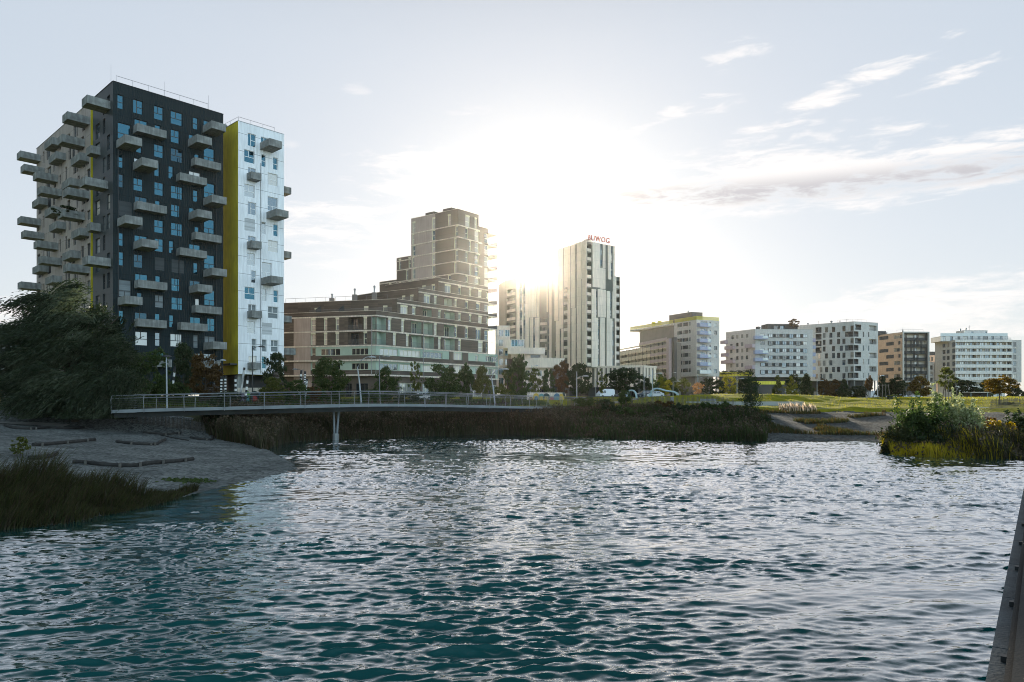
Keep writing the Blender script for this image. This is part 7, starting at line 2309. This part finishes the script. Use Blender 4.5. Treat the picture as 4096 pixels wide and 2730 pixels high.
for (px, Y, colr, lab) in [(3600, 224, (.35, .42, .48), 'light blue car parked at the foot of the peach house'), (3660, 224, (.5, .52, .55), 'silver car parked behind the orange autumn tree'), (4045, 224, (.55, .58, .6), 'pale car parked at the right of the shelter'), (3286, 214, (.6, .62, .64), 'white car behind the mound shoulder')]:
    g = ground_at(px, Y); car(g + Vector((0, 0, .05)), radians(3), colr, lab, HAT, 1.8, (-1.3, 1.25), .32, ((-1.0, .98), (-.4, 1.5)), side_win=SW_)
# shelter
cm = lambda x, y, Y: at(3500 + x / 3.92, 1380 + y / 3.92, Y)
a = cm(1452, 745, 186); b = cm(1905, 745, 186); g0 = gz((a.x + b.x) / 2, 186)
sh = empty('bike_shelter', ((a.x + b.x) / 2, 186, g0)); tag(sh, 'flat roofed shelter with dark slatted back at the far end of the lawn', 'shelter')
m = MB(); hl = (b.x - a.x) / 2; m.box(-hl, hl, -1.2, 2.2, a.z - g0 - .12, a.z - g0 + .06, M['slab_white']); link('roof', m.mesh('roof'), sh)
m = MB(); m.box(-hl + .3, hl * .2, 1.9, 2.05, -.2, a.z - g0 - .12, M['brown_wood']); m.box(hl * .25, hl - .3, 1.95, 2.05, -.2, a.z - g0 - .12, M['black_metal']); link('back_wall', m.mesh('back_wall'), sh)
for x in (-hl + .3, hl * .22, hl - .3):
    m = MB(); m.tube([(x, -.9, -.2), (x, -.9, a.z - g0 - .1)], .07, M['tube_blue'], 6); link('post', m.mesh('post'), sh)

# ================================================================== painted walls
def paint(name, col): return pm(name, col, .8, var=.1)


P_Y, P_B, P_T, P_R, P_K, P_G, P_O = paint('paint yellow', (.50, .34, .05)), paint('paint blue', (.09, .17, .26)), paint('paint turquoise', (.10, .25, .27)), paint('paint red', (.34, .05, .05)), paint('paint dark', (.03, .05, .05)), paint('paint green', (.12, .33, .07)), paint('paint ochre', (.25, .14, .06))


def mural(px0, px1, yt, Y0, Y1, label, shapes, col='plaster_soft', sc_=1.0):
    a = at(px0, yt, Y0); b = at(px1, yt, Y1); L = (b.xy - a.xy).length
    zg_ = min(gz(a.x, a.y), gz(b.x, b.y)) - .2
    r = empty('mural_wall', (a.x, a.y, zg_), atan2(b.y - a.y, b.x - a.x)); tag(r, label, 'mural wall', 'painted walls')
    h = (a.z + b.z) / 2 - zg_
    m = MB(); m.box(0, L, 0, .2, 0, h, M[col]); link('wall', m.mesh('wall'), r)
    m = MB()
    for (u, w, hh, mats, ring) in shapes:
        for q, mt in enumerate(mats):
            k = 1 - q * .42; ww, h2 = w * k * sc_, hh * k * sc_
            if ring:
                pts = [(u * L + ww / 2 * cos(t), -.006 - .004 * q, h * .55 + h2 / 2 * sin(t)) for t in np.linspace(0, 2 * pi, 28)[:-1]]
            else:
                pts = [(u * L - ww / 2, -.006 - .004 * q, .22)] + [(u * L + ww / 2, -.006 - .004 * q, .22)] + [(u * L + ww / 2 * cos(t), -.006 - .004 * q, .22 + (h2 - ww * .5 * 0) * (.35 + .6 * sin(t)) ) for t in np.linspace(0, pi, 14)]
            m.face(pts, mt)
    link('painting', m.mesh('painting'), r)
    return r


mural(2109, 2250, 1571, 128, 130, 'pale wall painted with nested yellow, blue and green arches', [(.10, 1.4, 1.0, [P_O], 0), (.25, 2.0, 2.1, [P_Y, P_B], 0), (.40, 2.0, 2.0, [P_T, P_Y], 0), (.54, 2.2, 2.1, [P_K, P_Y], 0), (.69, 1.4, 1.0, [P_R], 0), (.84, 2.1, 2.1, [P_B, P_T], 0), (.96, 1.6, 2.0, [P_Y], 0)], 'slab_white', sc_=.62)
mural(-60, 108, 1552, 70, 70, 'pale wall painted with big red rings, left behind the willow', [(.12, 1.6, 2.6, [P_K, P_R], 1), (.36, 1.2, 1.2, [P_O], 1), (.52, 1.1, 2.2, [P_R, M['plaster_soft']], 1), (.80, 1.2, 2.2, [P_R, M['plaster_soft']], 1), (.97, .9, 2.0, [P_K, P_R], 1)])
mural(950, 1045, 1552, 100, 100, 'pale wall with purple, green and dark arches under the white tower', [(.18, 1.2, 1.4, [paint('paint mauve', (.18, .14, .2))], 0), (.42, .9, 1.7, [P_G, P_T], 0), (.72, 1.5, 1.7, [P_K, P_R], 0), (.93, .9, 1.4, [P_B], 0)], 'slab_white')

# ================================================================== edge of the bridge the photographer stands on
M['rust'] = pm('brown coated plate', (.014, .013, .012), .9, var=.15, scale=3, bump=.1, bscale=60)
M['edge'] = pm('light grey edge profile', (.072, .090, .100), .7, var=.25, scale=4, bump=.25, bscale=40)
eb = empty('footbridge', (2.3, 3.4, 2.3)); tag(eb, 'grey edge beam and brown parapet plate of the bridge at the lower right border', 'footbridge')
p0 = Vector((2.19, 3.29, 0)); dr2 = Vector((5.14, 6.91, 0)).normalized(); nr2 = Vector((dr2.y, -dr2.x, 0))
zl_ = CAMZ - 1.3


def eb_box(name, a0, a1, s0, s1, z0, z1, mat):
    m = MB(); m.obox((p0.x, p0.y), dr2, nr2, a0, a1, s0, s1, z0, z1, mat); return m.build(name, eb)


x = -3.0
while x < 26:
    eb_box('edge_profile', x, x + 1.19, 0, .075, zl_ - .22, zl_, M['edge']); x += 1.2
eb_box('parapet_plate', -3, 26, .078, .105, zl_ - .3, zl_ + .10, M['rust'])
eb_box('top_rail', -3, 26, .106, .165, zl_ + .02, zl_ + .115, M['rust'])
eb_box('deck', -3, 26, .17, 2.4, zl_ - .35, zl_ + .03, M['rust'])
for i in range(16):
    a = -2.05 + 1.2 * i
    m = MB(); m.obox((p0.x, p0.y), dr2, nr2, a, a + .05, .045, .077, zl_ + .002, zl_ + .03, M['black_metal']); m.build('bracket', eb)
# ================================================================== sky, sun, camera
SUN_EL, SUN_AZ = radians(11.0), radians(2.8)     # azimuth from +Y towards +X
sun_dir = Vector((sin(SUN_AZ) * cos(SUN_EL), cos(SUN_AZ) * cos(SUN_EL), sin(SUN_EL)))
sl = bpy.data.lights.new('sun', 'SUN'); sl.energy = 5.0; sl.angle = radians(.5); sl.color = (1.0, .88, .70)
so = bpy.data.objects.new('sun', sl); COL.objects.link(so)
so.rotation_euler = (-sun_dir).to_track_quat('-Z', 'Y').to_euler()

# the bright evening air: one closed box of thin haze round the whole place
HAZE = .00006
hm = bpy.data.materials.new('evening haze'); hm.use_nodes = True
hn = hm.node_tree; hn.nodes.remove(hn.nodes['Principled BSDF'])
pv = hn.nodes.new('ShaderNodeVolumePrincipled'); pv.inputs['Color'].default_value = (1, .93, .82, 1); pv.inputs['Density'].default_value = HAZE; pv.inputs['Anisotropy'].default_value = .92
hn.links.new(pv.outputs['Volume'], hn.nodes['Material Output'].inputs['Volume'])
hb_ = MB(); hb_.box(-450, 450, -70, 930, -3.0, 75, hm)
hz_ = link('haze', hb_.mesh('haze')); tag(hz_, kind='stuff')

w = bpy.data.worlds.new('World'); SC.world = w; w.use_nodes = True
nt = w.node_tree; N = nt.nodes; L = nt.links
bg = N['Background']
sky = N.new('ShaderNodeTexSky'); sky.sky_type = 'NISHITA'; sky.sun_disc = False
sky.sun_elevation = SUN_EL; sky.sun_rotation = SUN_AZ
sky.air_density = 1.0; sky.dust_density = .55; sky.ozone_density = 2.0; sky.altitude = 150


def mth(op, a, b=None, c=None, clamp=False):
    n = N.new('ShaderNodeMath'); n.operation = op; n.use_clamp = clamp
    for i, x in enumerate((a, b, c)):
        if x is None: continue
        if isinstance(x, (int, float)): n.inputs[i].default_value = x
        else: L.new(x, n.inputs[i])
    return n.outputs[0]


def smooth(x, a, b):
    n = N.new('ShaderNodeMapRange'); n.interpolation_type = 'SMOOTHSTEP'
    n.inputs['From Min'].default_value = a; n.inputs['From Max'].default_value = b
    L.new(x, n.inputs['Value']); return n.outputs['Result']


tc = N.new('ShaderNodeTexCoord'); sp = N.new('ShaderNodeSeparateXYZ'); L.new(tc.outputs['Generated'], sp.inputs['Vector'])
X_, Y_, Z_ = sp.outputs['X'], sp.outputs['Y'], sp.outputs['Z']
# compass bearing and height angle of the sky point
az = mth('ARCTAN2', X_, Y_); el = mth('ARCSINE', Z_)


def cloud_noise(sx, sy, scale, detail, off, rot=0.0, dist=0.0, rough=.6):
    cb = N.new('ShaderNodeCombineXYZ'); L.new(az, cb.inputs['X']); L.new(el, cb.inputs['Y'])
    mp = N.new('ShaderNodeMapping'); mp.inputs['Scale'].default_value = (sx, sy, 1); mp.inputs['Rotation'].default_value = (0, 0, rot); mp.inputs['Location'].default_value = off
    L.new(cb.outputs['Vector'], mp.inputs['Vector'])
    n = N.new('ShaderNodeTexNoise'); n.inputs['Scale'].default_value = scale; n.inputs['Detail'].default_value = detail; n.inputs['Roughness'].default_value = rough + .06; n.inputs['Distortion'].default_value = dist
    L.new(mp.outputs['Vector'], n.inputs['Vector']); return n.outputs['Fac']


def blob(px, py, wpx, hpx, rot=0.0, soft=1.0):
    """elliptical bank of cloud round a compass bearing"""
    a0 = math.atan2(px - CX, F); e0 = math.atan2((HY - py), math.hypot(px - CX, F)); wa = wpx / F * cos(a0) ** 2; ha = hpx / F * cos(a0)
    dx = mth('SUBTRACT', az, a0); dy = mth('SUBTRACT', el, e0)
    c, s = cos(rot), sin(rot)
    u = mth('ADD', mth('MULTIPLY', dx, c), mth('MULTIPLY', dy, s)); v = mth('SUBTRACT', mth('MULTIPLY', dy, c), mth('MULTIPLY', dx, s))
    u = mth('DIVIDE', u, wa); v = mth('DIVIDE', v, ha)
    r2 = mth('ADD', mth('MULTIPLY', u, u), mth('MULTIPLY', v, v))
    return mth('SUBTRACT', 1.0, r2), v


nA = cloud_noise(1, 6.5, 6.0, 10, (3.1, 1.7, 0), .2, .5)
nB = cloud_noise(1, 4.2, 18.0, 9, (8.1, 4.7, 0), .2, .5)
nz = mth('ADD', mth('MULTIPLY', nA, .65), mth('MULTIPLY', nB, .5))


def bank(px, py, w_, h_, rot=0.0, th=.45, gain=1.0, k=.8):
    b, v = blob(px, py, w_, h_, rot)
    f = mth('ADD', mth('MULTIPLY', b, k), mth('MULTIPLY', mth('SUBTRACT', nz, .575), 9.0))
    return mth('MULTIPLY', smooth(f, th - .55, th + 1.25), gain), v


banks = []
D2 = dpx
big, vbig = bank(D2(1920), D2(408), D2(500), D2(54), -.02, -.25, .95)
big2, _ = bank(D2(2230), D2(400), D2(200), D2(26), .05, .3, .8)
for args in [(D2(1900), D2(225), D2(240), D2(26), .30, .45, 1.0), (D2(1520), D2(274), D2(120), D2(18), .25, .5, .9), (D2(2180), D2(178), D2(120), D2(16), .15, .5, .95), (D2(1685), D2(130), D2(75), D2(30), .15, .6, .8), (D2(1640), D2(250), D2(70), D2(14), .1, .6, .7), (D2(2030), D2(298), D2(90), D2(14), .0, .55, .85), (D2(1940), D2(290), D2(50), D2(22), .5, .55, .9), (D2(1850), D2(300), D2(70), D2(14), .4, .6, .85),
             (D2(1575), D2(102), D2(40), D2(10), 0, .8, .6), (D2(825), D2(208), D2(32), D2(18), .1, .75, .4), (D2(1960), D2(296), D2(130), D2(16), .05, .7, .7), (D2(1700), D2(330), D2(160), D2(16), .1, .7, .7),
             (D2(1060), D2(250), D2(60), D2(14), 0, .9, .5), (D2(960), D2(385), D2(170), D2(40), .12, .4, .9), (D2(1000), D2(435), D2(160), D2(24), .05, .4, .8), (D2(800), D2(520), D2(280), D2(50), .08, .35, 1.0), (D2(760), D2(590), D2(200), D2(24), 0, .5, .6),
             (D2(2080), D2(700), D2(330), D2(46), .06, .2, 1.0), (D2(2300), D2(715), D2(300), D2(70), 0, .2, .9), (D2(2260), D2(635), D2(90), D2(10), 0, .5, .6), (D2(30), D2(720), D2(120), D2(40), 0, .4, .9), (D2(670), D2(330), D2(30), D2(10), 0, .9, .5)]:
    banks.append(bank(*args)[0])
acc = mth('MAXIMUM', big, big2)
for b_ in banks: acc = mth('MAXIMUM', acc, b_)
# loose clouds over the rest of the sky, behind the viewer too
rest = smooth(mth('MULTIPLY', cloud_noise(1, 2.6, 3.2, 9, (5.2, 2.2, 0), 0, .4), smooth(Z_, .02, .35)), .50, .72)
back = smooth(Y_, .15, -.35)
acc = mth('MAXIMUM', acc, mth('MULTIPLY', mth('MULTIPLY', rest, back), .55))
acc = mth('MULTIPLY', acc, smooth(Z_, -.02, .03), None, True)
# cloud light: white tops, greyer undersides of the big bank
under = mth('MULTIPLY', big, mth('MULTIPLY', smooth(vbig, .55, -.35), smooth(vbig, -1.1, -.5)))
ccol = N.new('ShaderNodeMix'); ccol.data_type = 'RGBA'
CB_ = 8.9
ccol.inputs['A'].default_value = (CB_ * 1.0, CB_ * .965, CB_ * .95, 1); ccol.inputs['B'].default_value = (CB_ * .56, CB_ * .545, CB_ * .575, 1)
L.new(mth('MULTIPLY', under, 1.0), ccol.inputs['Factor'])
mx = N.new('ShaderNodeMix'); mx.data_type = 'RGBA'
gam = N.new('ShaderNodeGamma'); gam.inputs['Gamma'].default_value = .21; L.new(sky.outputs['Color'], gam.inputs['Color'])
# sky opposite the low sun: deeper blue, brightened to lift the shaded fronts
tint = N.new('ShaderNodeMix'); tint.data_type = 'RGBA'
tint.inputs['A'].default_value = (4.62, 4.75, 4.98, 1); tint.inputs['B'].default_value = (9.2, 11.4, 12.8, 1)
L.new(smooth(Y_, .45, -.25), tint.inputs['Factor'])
left_dim = N.new('ShaderNodeMapRange'); left_dim.inputs['From Min'].default_value = -.9; left_dim.inputs['From Max'].default_value = .35; left_dim.inputs['To Min'].default_value = .34; left_dim.inputs['To Max'].default_value = 1.12
L.new(X_, left_dim.inputs['Value'])      # unseen sky on the left dimmed to darken left walls and near water
wm = N.new('ShaderNodeMix'); wm.data_type = 'FLOAT'; wm.inputs['A'].default_value = 1.0; L.new(left_dim.outputs['Result'], wm.inputs['B']); L.new(mth('MAXIMUM', smooth(Y_, .5, .0), smooth(X_, -.6, -.8)), wm.inputs['Factor'])
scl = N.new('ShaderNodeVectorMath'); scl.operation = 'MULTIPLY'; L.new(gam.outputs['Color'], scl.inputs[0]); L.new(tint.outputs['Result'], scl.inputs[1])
zen = N.new('ShaderNodeMapRange'); zen.interpolation_type = 'SMOOTHSTEP'     # the zenith of a low-sun sky is the darkest part
zen.inputs['From Min'].default_value = .42; zen.inputs['From Max'].default_value = .85; zen.inputs['To Min'].default_value = 1.0; zen.inputs['To Max'].default_value = .28
L.new(Z_, zen.inputs['Value'])
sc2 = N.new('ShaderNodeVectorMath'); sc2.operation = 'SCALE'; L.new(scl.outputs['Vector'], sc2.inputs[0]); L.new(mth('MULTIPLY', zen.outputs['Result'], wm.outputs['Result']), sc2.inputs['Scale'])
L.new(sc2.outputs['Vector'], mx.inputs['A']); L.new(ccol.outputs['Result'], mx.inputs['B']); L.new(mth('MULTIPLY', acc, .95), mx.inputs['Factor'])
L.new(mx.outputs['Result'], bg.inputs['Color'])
bg.inputs['Strength'].default_value = .06

cam = bpy.data.cameras.new('camera'); co = bpy.data.objects.new('camera', cam); COL.objects.link(co)
cam.sensor_width = 36.0; cam.lens = F / 4096 * 36.0
cam.shift_y = (HY - 1365) / 4096.0
cam.clip_start = .1; cam.clip_end = 5000
co.location = (0, 0, CAMZ); co.rotation_euler = (pi / 2, 0, 0)
SC.camera = co
SC.view_settings.view_transform = 'Standard'; SC.view_settings.look = 'None'; SC.view_settings.gamma = 1.0; SC.view_settings.exposure = 1.0
SC.view_settings.use_curve_mapping = False
SC.render.engine = 'CYCLES'
cy = SC.cycles
cy.max_bounces = 6; cy.diffuse_bounces = 3; cy.glossy_bounces = 3; cy.transmission_bounces = 4; cy.volume_bounces = 1
cy.use_denoising = True; cy.filter_width = 1.0; cy.denoising_prefilter = 'ACCURATE'
cy.sample_clamp_indirect = 6.0
